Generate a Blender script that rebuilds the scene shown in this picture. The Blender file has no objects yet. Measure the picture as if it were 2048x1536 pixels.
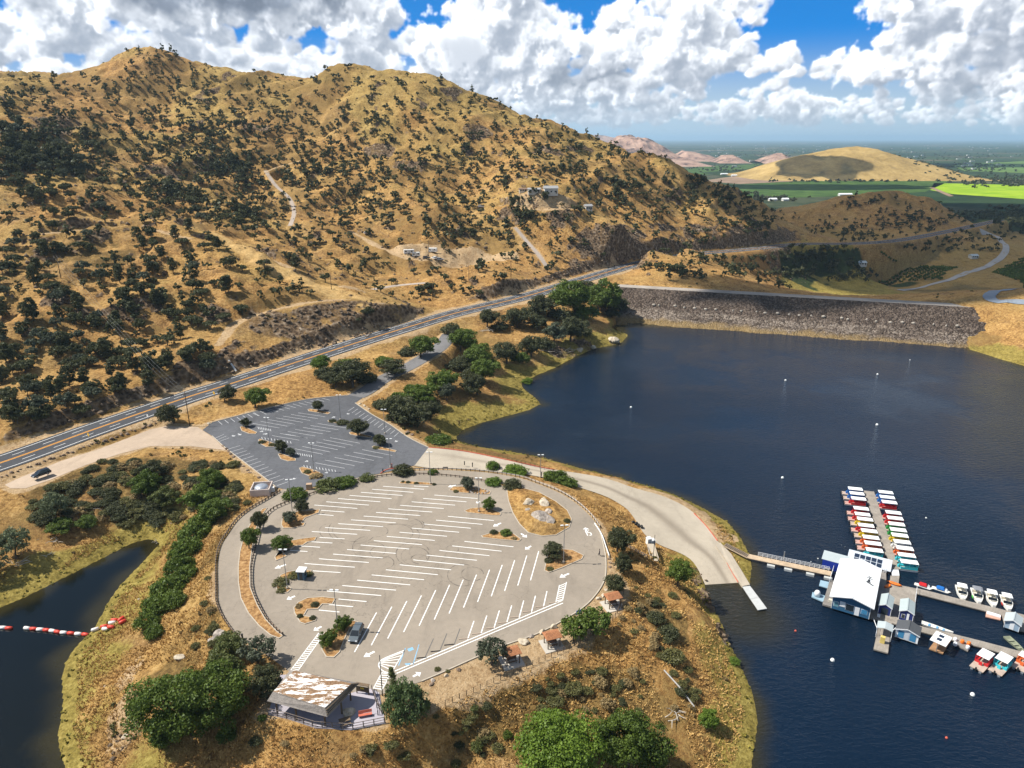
import bpy, bmesh, math, random
import numpy as np
from mathutils import Vector, Matrix
from mathutils.geometry import tessellate_polygon
R = math.radians
scene = bpy.context.scene
COL = scene.collection
rng = np.random.default_rng(7)
random.seed(7)

# ------------------------------------------------------------------ camera
CAMZ, PITCH, FPX = 100.0, R(19.06), 1421.0
cam_d = bpy.data.cameras.new('camera'); cam = bpy.data.objects.new('camera', cam_d); COL.objects.link(cam)
cam.location = (0, 0, CAMZ); cam.rotation_euler = (R(90) - PITCH, 0, 0)
cam_d.sensor_width = 36; cam_d.lens = FPX / 2048 * 36; cam_d.clip_start = 1; cam_d.clip_end = 200000
scene.camera = cam
CP, SP = math.cos(PITCH), math.sin(PITCH)

def ray(u, v):
    a = (u - 1024) / FPX; b = (768 - v) / FPX
    return (a, CP + b * SP, -SP + b * CP)
def PZ(u, v, z=0.0):            # point of the photograph at a known height
    d = ray(u, v); t = (z - CAMZ) / d[2]
    return (d[0] * t, d[1] * t, z)
def PY(u, v, y):                # point of the photograph at a known distance
    d = ray(u, v); t = y / d[1]
    return (d[0] * t, y, CAMZ + d[2] * t)

# ------------------------------------------------------------------ noise
_tab = np.random.default_rng(11).random((512, 512)).astype(np.float32)
def vn(x, y, s, seed=0):
    x = np.asarray(x, float) / s + 17.3 * seed; y = np.asarray(y, float) / s + 9.1 * seed
    xi = np.floor(x).astype(int); yi = np.floor(y).astype(int); fx = x - xi; fy = y - yi
    fx = fx * fx * fx * (fx * (fx * 6 - 15) + 10); fy = fy * fy * fy * (fy * (fy * 6 - 15) + 10)
    g = lambda i, j: _tab[(xi + i) & 511, (yi + j) & 511]
    return ((g(0,0)*(1-fx)+g(1,0)*fx)*(1-fy) + (g(0,1)*(1-fx)+g(1,1)*fx)*fy) * 2 - 1
def fbm(x, y, s, octv=4, seed=0, gain=.5):
    r = 0; a = 1
    for o in range(octv):
        r = r + a * vn(x, y, s / 2**o, seed + o * 3); a *= gain
    return r
def sstep(a, b, x):
    t = np.clip((np.asarray(x, float) - a) / (b - a), 0, 1); return t * t * (3 - 2 * t)

# ------------------------------------------------------------------ polygons, polylines
def polydist(px, py, pts, closed=False, chunk=60000):
    """distance to a polyline, and the parameter (index) of the nearest point"""
    P = np.array([(p[0], p[1]) for p in pts], float)
    A = P; B = np.roll(P, -1, 0)
    if not closed: A = P[:-1]; B = P[1:]
    D = B - A; L2 = (D**2).sum(1) + 1e-12
    px = np.ravel(px); py = np.ravel(py)
    out = np.empty(px.size); par = np.empty(px.size)
    for i in range(0, px.size, chunk):
        x = px[i:i+chunk, None] - A[:, 0]; y = py[i:i+chunk, None] - A[:, 1]
        t = np.clip((x * D[:, 0] + y * D[:, 1]) / L2, 0, 1)
        d2 = (x - t * D[:, 0])**2 + (y - t * D[:, 1])**2
        k = d2.argmin(1); r = np.arange(k.size)
        out[i:i+chunk] = np.sqrt(d2[r, k]); par[i:i+chunk] = k + t[r, k]
    return out, par
def inside(px, py, pts):
    px = np.ravel(px); py = np.ravel(py); c = np.zeros(px.size, bool); n = len(pts)
    for i in range(n):
        x1, y1 = pts[i][0], pts[i][1]; x2, y2 = pts[(i+1) % n][0], pts[(i+1) % n][1]
        if y1 == y2: continue
        m = (y1 > py) != (y2 > py)
        c ^= m & (px < (x2 - x1) * (py - y1) / (y2 - y1) + x1)
    return c
def sdf(px, py, pts):
    d, _ = polydist(px, py, pts, True); return np.where(inside(px, py, pts), -d, d)
def smooth_line(pts, n=6, closed=False):
    """Catmull-Rom through 3-D points"""
    P = [np.array(p, float) for p in pts]; out = []
    m = len(P)
    for i in range(m if closed else m - 1):
        if closed: p0, p1, p2, p3 = P[i-1], P[i], P[(i+1) % m], P[(i+2) % m]
        else: p0, p1, p2, p3 = P[max(i-1, 0)], P[i], P[i+1], P[min(i+2, m-1)]
        for k in range(n):
            t = k / n
            out.append(.5 * ((2*p1) + (-p0+p2)*t + (2*p0-5*p1+4*p2-p3)*t*t + (-p0+3*p1-3*p2+p3)*t**3))
    if not closed: out.append(P[-1])
    return np.array(out)

# ------------------------------------------------------------------ measured outlines (pixels of the photograph)
LZ = 10.0                       # level of the car parks
def pxl(s, z): 
    v = [float(a) for a in s.split()]
    return [PZ(v[i], v[i+1], z) for i in range(0, len(v), 2)]
shore_main = pxl('2500 880 2300 812 2150 762 2048 731 1990 715 1930 696 1890 687 1800 681 1700 675 1600 668 1500 662 1400 656 1330 652 1280 650 1247 655 1256 672 1240 688 1190 696 1150 714 1110 736 1075 750 1042 765 1046 776 1070 795 1082 808 1060 820 1010 833 960 846 925 860 914 872 912 880 950 892 1020 903 1100 920 1150 934 1200 947 1250 961 1330 985 1400 1013 1455 1043 1480 1073 1498 1108 1504 1140 1500 1170 1478 1168 1412 1172 1422 1192 1432 1218 1446 1252 1460 1290 1480 1330 1500 1370 1512 1410 1515 1450 1508 1500 1500 1560 1480 1650 1420 1780 1250 1930', 0)
shore_cove = pxl('700 1930 330 1850 200 1700 150 1600 130 1536 117 1495 115 1465 124 1430 126 1400 122 1355 130 1325 145 1300 170 1275 192 1252 200 1235 215 1205 240 1170 270 1140 300 1108 322 1086 300 1078 270 1084 220 1109 170 1134 110 1165 50 1195 0 1216 -100 1262 -260 1330 -500 1400', 0)
LAND = [(p[0], p[1]) for p in shore_main] + [(p[0], p[1]) for p in shore_cove] + [(-3000, 60), (-3000, 3000), (3000, 3000), (3000, 200)]

lot1_px = '568 978 537 996 502 1018 478 1038 459 1065 443 1092 436 1126 436 1178 437 1204 449 1233 469 1262 487 1281 530 1308 571 1337 590 1350 640 1362 700 1382 745 1392 790 1380 843 1363 881 1347 955 1314 1009 1291 1072 1269 1124 1242 1175 1208 1207 1165 1212 1125 1207 1091 1198 1057 1180 1032 1151 1006 1117 985 1072 967 1038 956 975 945 915 941 877 940 830 942 780 946 700 958 640 974 600 985 585 975'
lot1 = [(p[0], p[1]) for p in smooth_line(pxl(lot1_px, LZ), 3, True)]
lot2_px = '405 860 424 845 522 820 612 799 693 791 725 781 735 789 710 806 742 828 781 850 815 874 857 895 830 930 800 938 761 947 700 958 644 966 600 985 568 978 551 975 537 962 493 928 451 896 424 872'
lot2 = [(p[0], p[1]) for p in pxl(lot2_px, LZ)]
hw_px = [(-420,1050,10.5),(-200,986,10.8),(0,926,11),(190,858,11.3),(373,795,11.7),(460,768,12),(600,722,12.6),(715,685,13.2),(830,650,14),(916,625,14.6),(1050,593,15.4),(1176,556,16),(1216,544,16),(1290,524,16),(1380,509,15),(1480,500,12.5),(1540,494,11),(1600,488,9.5),(1800,480,4),(2000,440,-10)]
highway = smooth_line([PZ(*p) for p in hw_px], 8)
acc_px = [(712,793,10),(735,780,10.2),(768,757,10.8),(810,737,11.6),(845,717,12.4),(880,694,13.2),(900,668,14)]
access = smooth_line([PZ(*p) for p in acc_px], 6)
pull = [(p[0], p[1]) for p in pxl('8 965 40 950 120 918 200 893 300 855 330 848 395 850 424 870 452 896 380 888 300 888 240 903 170 926 100 955 50 972 20 972', 10.7)]
ramp_out = [(857,895,10),(905,899,9.7),(960,908,9.2),(1080,934,8),(1200,954,6.4),(1266,975,5.2),(1333,995,4.0),(1388,1026,2.8),(1435,1081,1.5),(1452,1119,.8),(1478,1167,-.05),(1520,1240,-1.6)]
ramp_in = [(826,931,10),(860,936,9.8),(905,938,9.5),(1060,950,8.2),(1190,985,6.4),(1244,1011,5.2),(1266,1033,4.3),(1289,1068,3.4),(1318,1089,2.5),(1380,1118,1.1),(1411,1171,-.05),(1440,1245,-1.6)]
ramp_o = smooth_line([PZ(*p) for p in ramp_out], 6); ramp_i = smooth_line([PZ(*p) for p in ramp_in], 6)
picnic = [(p[0], p[1]) for p in pxl('790 1380 843 1363 955 1314 1072 1269 1124 1242 1175 1208 1207 1165 1212 1125 1225 1130 1248 1180 1240 1215 1215 1250 1150 1292 1000 1356 890 1402 800 1440', LZ)]
pav_pad = [(p[0], p[1]) for p in pxl('560 1340 700 1380 770 1385 775 1450 680 1455 530 1425', LZ)]
spit = [PZ(*p) for p in [(880,938,10),(945,928,9.6),(1000,940,9.4),(1080,962,9.6),(1150,990,9.6),(1200,1030,9.4),(1215,1080,9.4)]]

# ------------------------------------------------------------------ height field
ctl = []
for p in shore_main[::2] + shore_cove[::2]: ctl.append((p[0], p[1], 0.0))
for q in lot1[::6] + lot2[::2] + pull[::2] + picnic[::2]: ctl.append((q[0], q[1], LZ))
for p in list(highway[::7]): ctl.append(tuple(p))
for p in list(ramp_o[::6]) + list(ramp_i[::6]) + spit: ctl.append(tuple(p))
for u, v, z in [(1245,570,14),(1290,572,14),(1960,612,15),(2048,612,17),(2200,640,20),(1990,660,7),(2048,690,6),(1180,640,8),(1100,650,10),(1000,700,7),(900,760,8),(850,850,7.5),(1000,780,3.5),(940,800,5),(700,745,12),(560,770,12.5),(600,790,10.8),(780,715,13),(300,1000,6),(150,1020,6),(60,1010,7.5),(60,1120,3),(380,1060,4.5),(420,1000,8),(330,1180,5),(300,1300,5),(250,1400,4),(420,1300,9),(400,1420,6.5),(520,1460,7.5),(330,1500,4),(700,1500,6.5),(900,1500,4),(1000,1450,6),(1150,1380,6.5),(1300,1300,7),(1280,1180,8),(1350,1160,6),(1400,1240,4.5),(1400,1350,4),(1250,1450,4),(1350,1480,2.5),(450,1536,4.5),(1100,1560,3),(700,1650,3),(1000,1700,2)]:
    ctl.append(PZ(u, v, z))
# the hillside: (u, v, distance)
for u, v, y in [(200,600,300),(60,640,275),(0,560,305),(0,500,335),(0,420,375),(330,650,285),(450,640,300),(500,600,318),(600,545,352),(720,590,345),(790,622,338),(400,465,392),(300,452,395),(200,442,402),(100,380,430),(0,300,480),(-200,300,480),(-200,520,330),(-200,680,265),(-200,160,640),
                (160,740,246),(80,800,222),(300,720,258),(420,700,272),
                (660,560,375),(730,560,400),(585,420,520),(520,380,560),(640,470,475),(700,485,465),(770,530,425),(840,512,440),(900,545,408),(950,530,425),(1000,565,400),(820,600,378),(900,600,385),(1050,540,440),(1100,520,462),
                (450,330,590),(300,330,560),(200,290,560),(100,250,570),(0,190,600),(600,300,640),(750,330,610),(900,330,620),(750,400,545),(900,430,510),(980,470,485),(600,200,720),(450,220,690),(300,180,730),(200,200,690),(750,220,690),(900,250,670),
                (290,97,800),(240,115,800),(180,140,795),(100,175,790),(400,112,800),(470,128,800),(540,146,800),(600,136,790),(650,131,780),(760,140,765),(850,160,740),(950,206,720),(1050,247,705),(1110,266,700),(1170,284,695),(1250,308,692),(1320,334,690),(1400,352,690),(1450,385,688),(1500,422,680),(1560,460,668),
                (1000,320,620),(1050,390,540),(1100,382,525),(1000,400,540),(1200,350,610),(1150,400,535),(1200,425,545),(1300,400,600),(1400,430,620),(1250,452,510),(1180,455,505),(1300,470,520),(1350,485,535),(1450,475,600),(1130,480,490),(1080,455,500),
                (1300,505,486),(1350,512,495),(1420,515,520),(1300,545,460),(1450,545,520),(1520,560,540),
                (0,140,1100),(-300,120,1100),(150,160,1100)]:
    ctl.append(PY(u, v, y))
# behind the ridge, the valley below the dam, the second hill and its surroundings
ctl += [(-420,950,95),(-150,950,90),(50,930,70),(200,900,40),(-700,1250,150),(-300,1250,40),(0,1250,-10),(300,1200,-22),(-900,900,150),(-900,600,140),(-800,350,90),(330,860,0),(420,790,-8)]
for u, v, z in [(1560,585,-14),(1620,570,-17),(1650,560,-18),(1750,590,-18),(1850,600,-16),(1700,545,-20),(1830,540,-20),(1950,560,-19),(2048,560,-18),(2048,520,-20),(1900,530,-21),(1620,530,-10),(1550,530,-2),(1700,505,-12),(1600,470,-12),(1750,475,-12),(1880,478,-16),(1990,470,-22),(2048,440,-23),(2200,500,-20),(2200,440,-24),(2200,580,-16),(1440,385,-22),(1460,372,-24),(1480,400,-20),(2048,400,-25),(1540,414,-21),(1575,424,-19),(1510,410,-20),(1560,400,-24),(1640,392,-24),(2000,400,-25),(1930,392,-25)]:
    ctl.append(PZ(u, v, z))
for u, v, y in [(1800,374,1010),(1750,381,1005),(1845,390,990),(1870,405,980),(1900,430,960),(1950,452,940),(1705,394,1000),(1655,406,1000),(1610,418,990),(1700,440,930),(1800,430,930),(1850,450,910)]:
    ctl.append(PY(u, v, y))
ctl += [(500,1250,-24),(700,1250,-25),(1000,1250,-25),(1150,900,-23),(450,1150,-22),(600,1130,-20)]
ctl = np.array(ctl, float)
# thin out points that coincide
keep = []
for i, p in enumerate(ctl):
    if all((p[0]-ctl[j][0])**2 + (p[1]-ctl[j][1])**2 > 9.0 for j in keep): keep.append(i)
ctl = ctl[keep]
def tps_fit(P, lam=0.02):
    S = 100.0; X = P[:, :2] / S; n = len(X)
    r2 = ((X[:, None] - X[None])**2).sum(2); K = .5 * r2 * np.log(r2 + 1e-12) + lam * np.eye(n) * .01
    T = np.c_[np.ones(n), X]; A = np.zeros((n+3, n+3)); A[:n, :n] = K; A[:n, n:] = T; A[n:, :n] = T.T
    w = np.linalg.solve(A, np.r_[P[:, 2], 0, 0, 0])
    def ev(x, y):
        x = np.ravel(x) / S; y = np.ravel(y) / S; o = np.empty(x.size)
        for i in range(0, x.size, 20000):
            r2 = (x[i:i+20000, None] - X[:, 0])**2 + (y[i:i+20000, None] - X[:, 1])**2
            o[i:i+20000] = (.5 * r2 * np.log(r2 + 1e-12)) @ w[:n] + w[n] + w[n+1]*x[i:i+20000] + w[n+2]*y[i:i+20000]
        return o
    return ev
tps = tps_fit(ctl)
GX0, GX1, GY0, GY1, GS = -1300, 1300, 20, 1310, 4.0
gx = np.arange(GX0, GX1 + GS, GS); gy = np.arange(GY0, GY1 + GS, GS)
GXX, GYY = np.meshgrid(gx, gy)
BASE = tps(GXX, GYY).reshape(GXX.shape)
def bil(G, x, y, x0, y0, s):
    fx = np.clip((x - x0) / s, 0, G.shape[1] - 1.001); fy = np.clip((y - y0) / s, 0, G.shape[0] - 1.001)
    i = fx.astype(int); j = fy.astype(int); a = fx - i; b = fy - j
    return (G[j,i]*(1-a)+G[j,i+1]*a)*(1-b) + (G[j+1,i]*(1-a)+G[j+1,i+1]*a)*b

# the mesh grid: fine near, coarse far
def _rows():
    ys = [30.0]
    while ys[-1] < 1290: ys.append(ys[-1] + .34 + .0034 * ys[-1])
    return np.array(ys)
TY = _rows(); NC = 880
TW = .85 * TY + 120
TU = np.linspace(-1, 1, NC)
TX = TU[None, :] * TW[:, None]; TYY = np.repeat(TY[:, None], NC, 1)
sh = TX.shape; fx_, fy_ = TX.ravel(), TYY.ravel()
Z = bil(BASE, fx_, fy_, GX0, GY0, GS)
dland = -sdf(fx_, fy_, LAND)
def capped(pts, m):             # sdf only where it can matter
    P = np.array(pts)[:, :2]; a = P.min(0) - m; b = P.max(0) + m
    k = np.where((fx_ > a[0]) & (fx_ < b[0]) & (fy_ > a[1]) & (fy_ < b[1]))[0]
    return k
d_lot = np.full(fx_.size, 99.)
for pg in (lot1, lot2, picnic, pull, pav_pad):
    k = capped(pg, 40); d_lot[k] = np.minimum(d_lot[k], sdf(fx_[k], fy_[k], pg))
k = capped(highway, 60); d_hw = np.full(fx_.size, 99.); z_hw = np.zeros(fx_.size)
d, t = polydist(fx_[k], fy_[k], highway); d_hw[k] = d; z_hw[k] = np.interp(t, np.arange(len(highway)), highway[:, 2])
k = capped(access, 40); d_ac = np.full(fx_.size, 99.); z_ac = np.zeros(fx_.size)
d, t = polydist(fx_[k], fy_[k], access); d_ac[k] = d; z_ac[k] = np.interp(t, np.arange(len(access)), access[:, 2])
ramp_pg = [(p[0], p[1]) for p in ramp_o] + [(p[0], p[1]) for p in ramp_i[::-1]]
k = capped(ramp_pg, 30); d_rp = np.full(fx_.size, 99.); z_rp = np.zeros(fx_.size)
ramp_mid = (ramp_o + ramp_i) / 2
d_rp[k] = sdf(fx_[k], fy_[k], ramp_pg); 
_rv = np.concatenate([ramp_o * (1 - j/8) + ramp_i * j/8 for j in range(9)])
for _i in range(0, len(k), 8000):
    kk = k[_i:_i+8000]; _d = (fx_[kk, None] - _rv[:, 0])**2 + (fy_[kk, None] - _rv[:, 1])**2 + .05; _w = _d**-3; z_rp[kk] = (_w @ _rv[:, 2]) / _w.sum(1)
flat = np.minimum(np.minimum(d_lot, d_hw - 7), np.minimum(d_ac - 4, d_rp))
# relief: gullies and knobs on the hill, less near the water and the paved ground
hill = sstep(4, 60, d_hw) * sstep(12, 34, Z) + .55 * sstep(-30, -6, Z) * sstep(860, 950, fy_) * sstep(150, 300, fx_)
hill = np.clip(hill, 0, 1)
wx = fx_ + 14 * vn(fx_, fy_, 70, 40); wy = fy_ + 14 * vn(fx_, fy_, 70, 41)
rid = 1 - np.abs(fbm(wx * .8 - wy * .6, (wx * .6 + wy * .8) * .45, 62, 3, 5))
Z += hill * (9.5 * (rid - .75) + 2.8 * fbm(fx_, fy_, 34, 3, 9) + 1.25 * fbm(fx_, fy_, 9, 3, 12) + .3 * fbm(fx_, fy_, 3.4, 2, 14))
near = sstep(1.0, 7, flat) * sstep(0.5, 6, dland) * (1 - hill)
Z += near * (.55 * fbm(fx_, fy_, 16, 3, 21) + .28 * fbm(fx_, fy_, 4, 3, 24))
Z += sstep(.5, 3, flat) * sstep(0, 3, dland) * .11 * fbm(fx_, fy_, 1.7, 2, 27)
# terraces: old tracks cut along the hill
def cut_track(pts, hw, bl, depth):
    global Z
    k = capped(pts, hw + bl + 2); d, t = polydist(fx_[k], fy_[k], pts); zt = np.interp(t, np.arange(len(pts)), np.array(pts)[:, 2])
    w = 1 - sstep(hw, hw + bl, d); Z[k] = Z[k] * (1 - w) + (zt - depth) * w
def surf0(x, y): return bil(BASE, np.array([x]), np.array([y]), GX0, GY0, GS)[0]
def hit0(u, v):
    d = ray(u, v); t0 = 60.; 
    for s in range(900):
        t = 60 + s * 1.5; x, y, z = d[0]*t, d[1]*t, CAMZ + d[2]*t
        if z < surf0(x, y): break
    return (x, y, surf0(x, y))
tracks = []
for w_, s in [(1.7,'60 470 130 462 220 455 300 460 380 478 450 492 520 512 580 535'),(1.7,'530 340 552 372 578 395 588 425 580 452'),(1.6,'535 342 570 330 640 312'),(2.0,'700 462 730 478 770 500 810 515 850 520'),(1.8,'1093 532 1075 508 1052 482 1030 455'),(1.5,'1000 412 1060 420 1120 424 1160 410 1110 385 1060 385'),(2.6,'735 580 790 572 850 565'),(1.5,'440 690 470 650 540 625 620 608 700 600'),(1.6,'1100 420 1150 418 1180 412')]:
    v = [float(a) for a in s.split()]
    pts = smooth_line([hit0(v[i], v[i+1]) for i in range(0, len(v), 2)], 5)
    tracks.append((w_, pts)); cut_track(pts, w_, 4.5, .3)
def blendto(d, z, m, bl):
    global Z
    w = 1 - sstep(m, m + bl, d); Z = Z * (1 - w) + z * w
up = sstep(0, 8, Z - z_hw)      # a steeper bank on the uphill side
w = 1 - sstep(8.2, 8.2 + 9 - 3.5 * up, d_hw); Z = Z * (1 - w) + (z_hw - .12) * w
blendto(d_ac, z_ac - .1, 4.2, 6)
blendto(d_rp, z_rp - .16, .3, 5)
blendto(d_lot, LZ - .06 + .0 * d_lot, .5, 4.5)
Z = np.where((d_lot > .5) | (d_lot < -98), Z, LZ - .06)
# shore
Z = np.where((dland > 0) & (dland < 14), np.maximum(Z, .03 + .16 * np.minimum(dland, 4) + .05 * vn(fx_, fy_, 3, 31)), Z)
Z = np.where(dland <= 0, np.maximum(-.1 - .28 * (-dland), -7), Z)
wsh = 1 - sstep(1.5, 12, dland); 
Z = np.where(dland > 0, np.minimum(Z, .1 + .85 * dland + 99 * sstep(6, 14, dland)), Z)
Z = np.where(d_rp < .3, z_rp - .16, Z)
_cA = np.array(PZ(1232, 571, 14)); _cB = np.array(PZ(1965, 613, 14)); _cu = (_cB - _cA)[:2]; _cl = np.linalg.norm(_cu); _cu = _cu / _cl
_t = (fx_ - _cA[0]) * _cu[0] + (fy_ - _cA[1]) * _cu[1]; _s = (fx_ - _cA[0]) * _cu[1] - (fy_ - _cA[1]) * _cu[0]
_dz = 14 - .42 * np.maximum(np.abs(_s) - 4.2, 0) - 1.2
_w = (_t > 6) & (_t < _cl - 14) & (_s < 60) & (_s > -6) & (dland > -30)
Z = np.where(_w, np.minimum(Z, _dz - 2 * sstep(6, 25, _t)), Z)
TZ = Z.reshape(sh)
def H(x, y):
    x = np.atleast_1d(np.asarray(x, float)); y = np.atleast_1d(np.asarray(y, float))
    j = np.clip(np.searchsorted(TY, y) - 1, 0, len(TY) - 2); b = np.clip((y - TY[j]) / (TY[j+1] - TY[j]), 0, 1)
    def row(jj):
        f = np.clip((x / TW[jj] + 1) / 2 * (NC - 1), 0, NC - 1.001); i = f.astype(int); a = f - i
        return TZ[jj, i] * (1 - a) + TZ[jj, i+1] * a
    return row(j) * (1 - b) + row(j + 1) * b
def Hs(x, y): return float(H(x, y)[0])
_T = np.concatenate([np.arange(60, 500, .5), np.arange(500, 1400, 1.0)])
def hit(u, v):
    """where the sight line through a pixel meets the ground"""
    d = ray(u, v); x, y, z = d[0]*_T, d[1]*_T, CAMZ + d[2]*_T
    k = np.where((z < H(x, y)) & (y < 1285))[0]
    if not len(k): return None
    x, y = x[k[0]], y[k[0]]
    return (x, y, Hs(x, y))
def mask(px, py):               # masks sampled at terrain vertices
    pass
# ------------------------------------------------------------------ sky: a cumulus field, computed as a density grid in (azimuth, elevation, depth) and lit by one sweep
AZ0, AZ1, EL0, EL1 = -48.0, 48.0, -0.6, 17.4
def build_sky(NX=1360, NY=256, NZ=34):
    g = np.random.default_rng(5)
    az = np.linspace(AZ0, AZ1, NX, dtype=np.float32); el = np.linspace(EL0, EL1, NY, dtype=np.float32); ZD = 3.4
    zz = np.linspace(-ZD, ZD, NZ, dtype=np.float32)
    env = np.full((NY, NX, NZ), -1.2, np.float32)
    def angles(u, v):
        d = ray(u, v); return math.degrees(math.atan2(d[0], d[1])), math.degrees(math.atan2(d[2], math.hypot(d[0], d[1])))
    def puff(a, e, z, rx, ry, rz):
        i0, i1 = np.searchsorted(az, [a - 1.6*rx, a + 1.6*rx]); j0, j1 = np.searchsorted(el, [e - 1.6*ry, e + 1.6*ry])
        if i1 <= i0 or j1 <= j0: return
        X = ((az[i0:i1] - a) / rx)[None, :, None]; Y = ((el[j0:j1] - e))[:, None, None]; Zc = ((zz - z) / rz)[None, None, :]
        Y = np.where(Y < 0, Y / (ry * .62), Y / ry)
        v = 1 - np.sqrt(X*X + Y*Y + Zc*Zc)
        env[j0:j1, i0:i1] = np.maximum(env[j0:j1, i0:i1], v)
    def cloud(u0, u1, vtop, vbase, n, z=0., r=None):
        """a heap of puffs on a flat base between two columns of the photograph"""
        for k in range(n):
            t = g.random(); hgt = (1 - abs(2*t - 1)**2.2) * g.random()**.8
            u = u0 + (u1 - u0) * t; v = vbase + (vtop - vbase) * hgt * .86
            a, e = angles(u, v); s = (r or max(14, .30 * (vbase - vtop))) / 25. * (.62 + .6 * g.random()) * (1.12 - .45 * hgt)
            puff(a, e, z + g.normal() * .5, s * 1.2, s * .95, s * 1.1)
    # (left, right, top, base, puffs, depth)
    for c in [(-260,330,20,150,22,.3),(-120,140,70,190,14,-.4),(60,420,40,120,18,.2),(300,640,60,150,22,.2),(520,800,60,160,20,.0),(130,760,-110,40,46,-1.5),(420,740,-60,34,26,-1.7),
              (640,790,70,170,18,-.5),(740,960,50,170,22,.2),(930,1110,-70,120,34,-.3),(990,1140,90,190,18,-.8),(690,1040,150,235,26,.6),(-200,500,120,240,30,1.2),(300,800,140,240,30,1.3),
              (1130,1230,75,150,14,.1),(1200,1300,10,140,16,-.2),(1240,1440,-30,120,30,.1),(1400,1570,60,130,22,-.4),(1290,1420,90,170,14,-.5),(1100,1290,110,205,20,-.2),(1380,1520,-60,40,18,.5),
              (1640,1720,90,150,12,.4),(1720,1860,30,150,24,.1),(1760,2100,-90,60,34,-.6),(1840,2100,50,130,22,-.1),(1900,2200,100,190,22,.5),(1690,1900,140,190,16,.6),
              (1290,1420,165,235,18,.8),(1440,1640,155,235,22,.9),(1560,1790,190,240,16,1.1),(1040,1250,185,245,20,1.),(880,1060,195,245,16,1.),(1480,1540,125,150,6,-1.2),(1570,1650,125,150,6,-1.2),(1800,2060,190,235,18,1.1),
              (340,480,30,140,16,.2),(480,600,40,150,16,.3),(-700,-200,0,200,24,0),(2150,2700,-20,200,30,0)]:
        cloud(*c)
    for k in range(90):                     # small flat ones toward the horizon
        u = g.uniform(700, 2150); v = g.uniform(205, 252); w = g.uniform(30, 110)
        cloud(u - w, u + w, v - g.uniform(8, 22), v, 6, g.uniform(.5, 2), r=g.uniform(6, 10))
    for k in range(26):                     # above the frame
        u = g.uniform(-500, 2600); v = g.uniform(-420, -110); w = g.uniform(120, 300)
        cloud(u - w, u + w, v - g.uniform(60, 140), v, 16, g.uniform(-2, 1), r=g.uniform(45, 80))
    def up(t, n, ax):                       # smooth interpolation from lattice points to n samples along an axis
        m = t.shape[ax]; x = np.linspace(0, m - 1.001, n); i = x.astype(int); f = (x - i).astype(np.float32); f = f*f*(3-2*f)
        sh_ = [1, 1, 1]; sh_[ax] = n; f = f.reshape(sh_)
        return np.take(t, i, ax) * (1 - f) + np.take(t, i + 1, ax) * f
    def noise(sc, octv):
        out = np.zeros((NY, NX, NZ), np.float32); a = 1.; 
        for o in range(octv):
            nx = int((AZ1-AZ0)/sc)+2; ny = int((EL1-EL0)/sc)+2; nz = int(2*ZD/sc)+2
            L = g.random((ny, nx, nz)).astype(np.float32) * 2 - 1
            t = up(up(up(L, NZ, 2), NY, 0), NX, 1)
            out += a * t; a *= .62; sc *= .5
        return out
    wfar = np.clip((el - 1.5) / 4.5, 0, 1)[:, None, None]
    fb = noise(1.9, 5) * wfar + noise(.8, 4) * (1 - wfar)
    d = np.clip((env * .9 + .60 * fb - .03) / .42, 0, 1); d = d * d * (3 - 2*d)
    # light: one sweep from the top row down, from the left and from the viewer's side
    T = np.ones((NX, NZ), np.float32); LT = np.empty_like(d); AM = np.empty_like(d); A = np.ones((NX, NZ), np.float32)
    ds = .055
    for j in range(NY - 1, -1, -1):
        def sh(M, s, ax):
            k = int(math.floor(s)); f = s - k
            def r(n):
                if n == 0: return M
                o = np.ones_like(M)
                if ax == 0: o[n:] = M[:-n]
                else: o[:, n:] = M[:, :-n]
                return o
            return r(k) * (1 - f) + r(k+1) * f
        T = sh(sh(T, .95, 0), .10, 1); A = sh(A, .05, 1)
        LT[j] = T; AM[j] = A
        T = np.minimum(1, (T * np.exp(-d[j] * ds * 6.2)) * .955 + .045); A = np.minimum(1, A * np.exp(-d[j] * ds * 2.5) * .985 + .015)
    tr = np.ones((NY, NX), np.float32); col = np.zeros((NY, NX, 3), np.float32)
    hazy = np.clip(1 - el / 3.4, 0, 1)[:, None, None] ** 1.2
    sunc = np.array([1.50, 1.46, 1.40], np.float32); amb0 = np.array([.15, .22, .335], np.float32); amb1 = np.array([.60, .66, .74], np.float32)
    for k in range(NZ):
        a = 1 - np.exp(-d[..., k] * (2*ZD/NZ) * 6.0); w = (tr * a)[..., None]
        l = LT[..., k][..., None]; m = AM[..., k][..., None]
        col += w * (sunc * l + amb0 * (1 - m) + amb1 * m); tr *= 1 - a
    # clear air behind: deep blue above, pale towards the horizon
    e = np.clip(el, 0, 20)[:, None, None]
    t = sstep(1.5, 7.5, e).astype(np.float32)
    blue = np.array([.50, .665, .81], np.float32) * (1 - t) + np.array([.020, .275, .80], np.float32) * t
    t2 = np.clip((e - 7) / 11, 0, 1); blue = blue * (1 - t2) + np.array([.03, .16, .48], np.float32) * t2
    U, V_ = np.meshgrid(az, el)
    def bx(u0, u1, v0, v1, s):
        a0, e0 = angles((u0 + u1) / 2, (v0 + v1) / 2); a1, _ = angles(u1, v0); _, e1 = angles((u0 + u1) / 2, v0)
        q = np.sqrt(((U - a0) / (a1 - a0))**2 + ((V_ - e0) / max(.1, e1 - e0))**2) + .25 * fb[:, :, NZ // 2]; return s * (1 - np.clip((q - .6) / .6, 0, 1))
    dk = np.zeros((NY, NX), np.float32)
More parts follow.
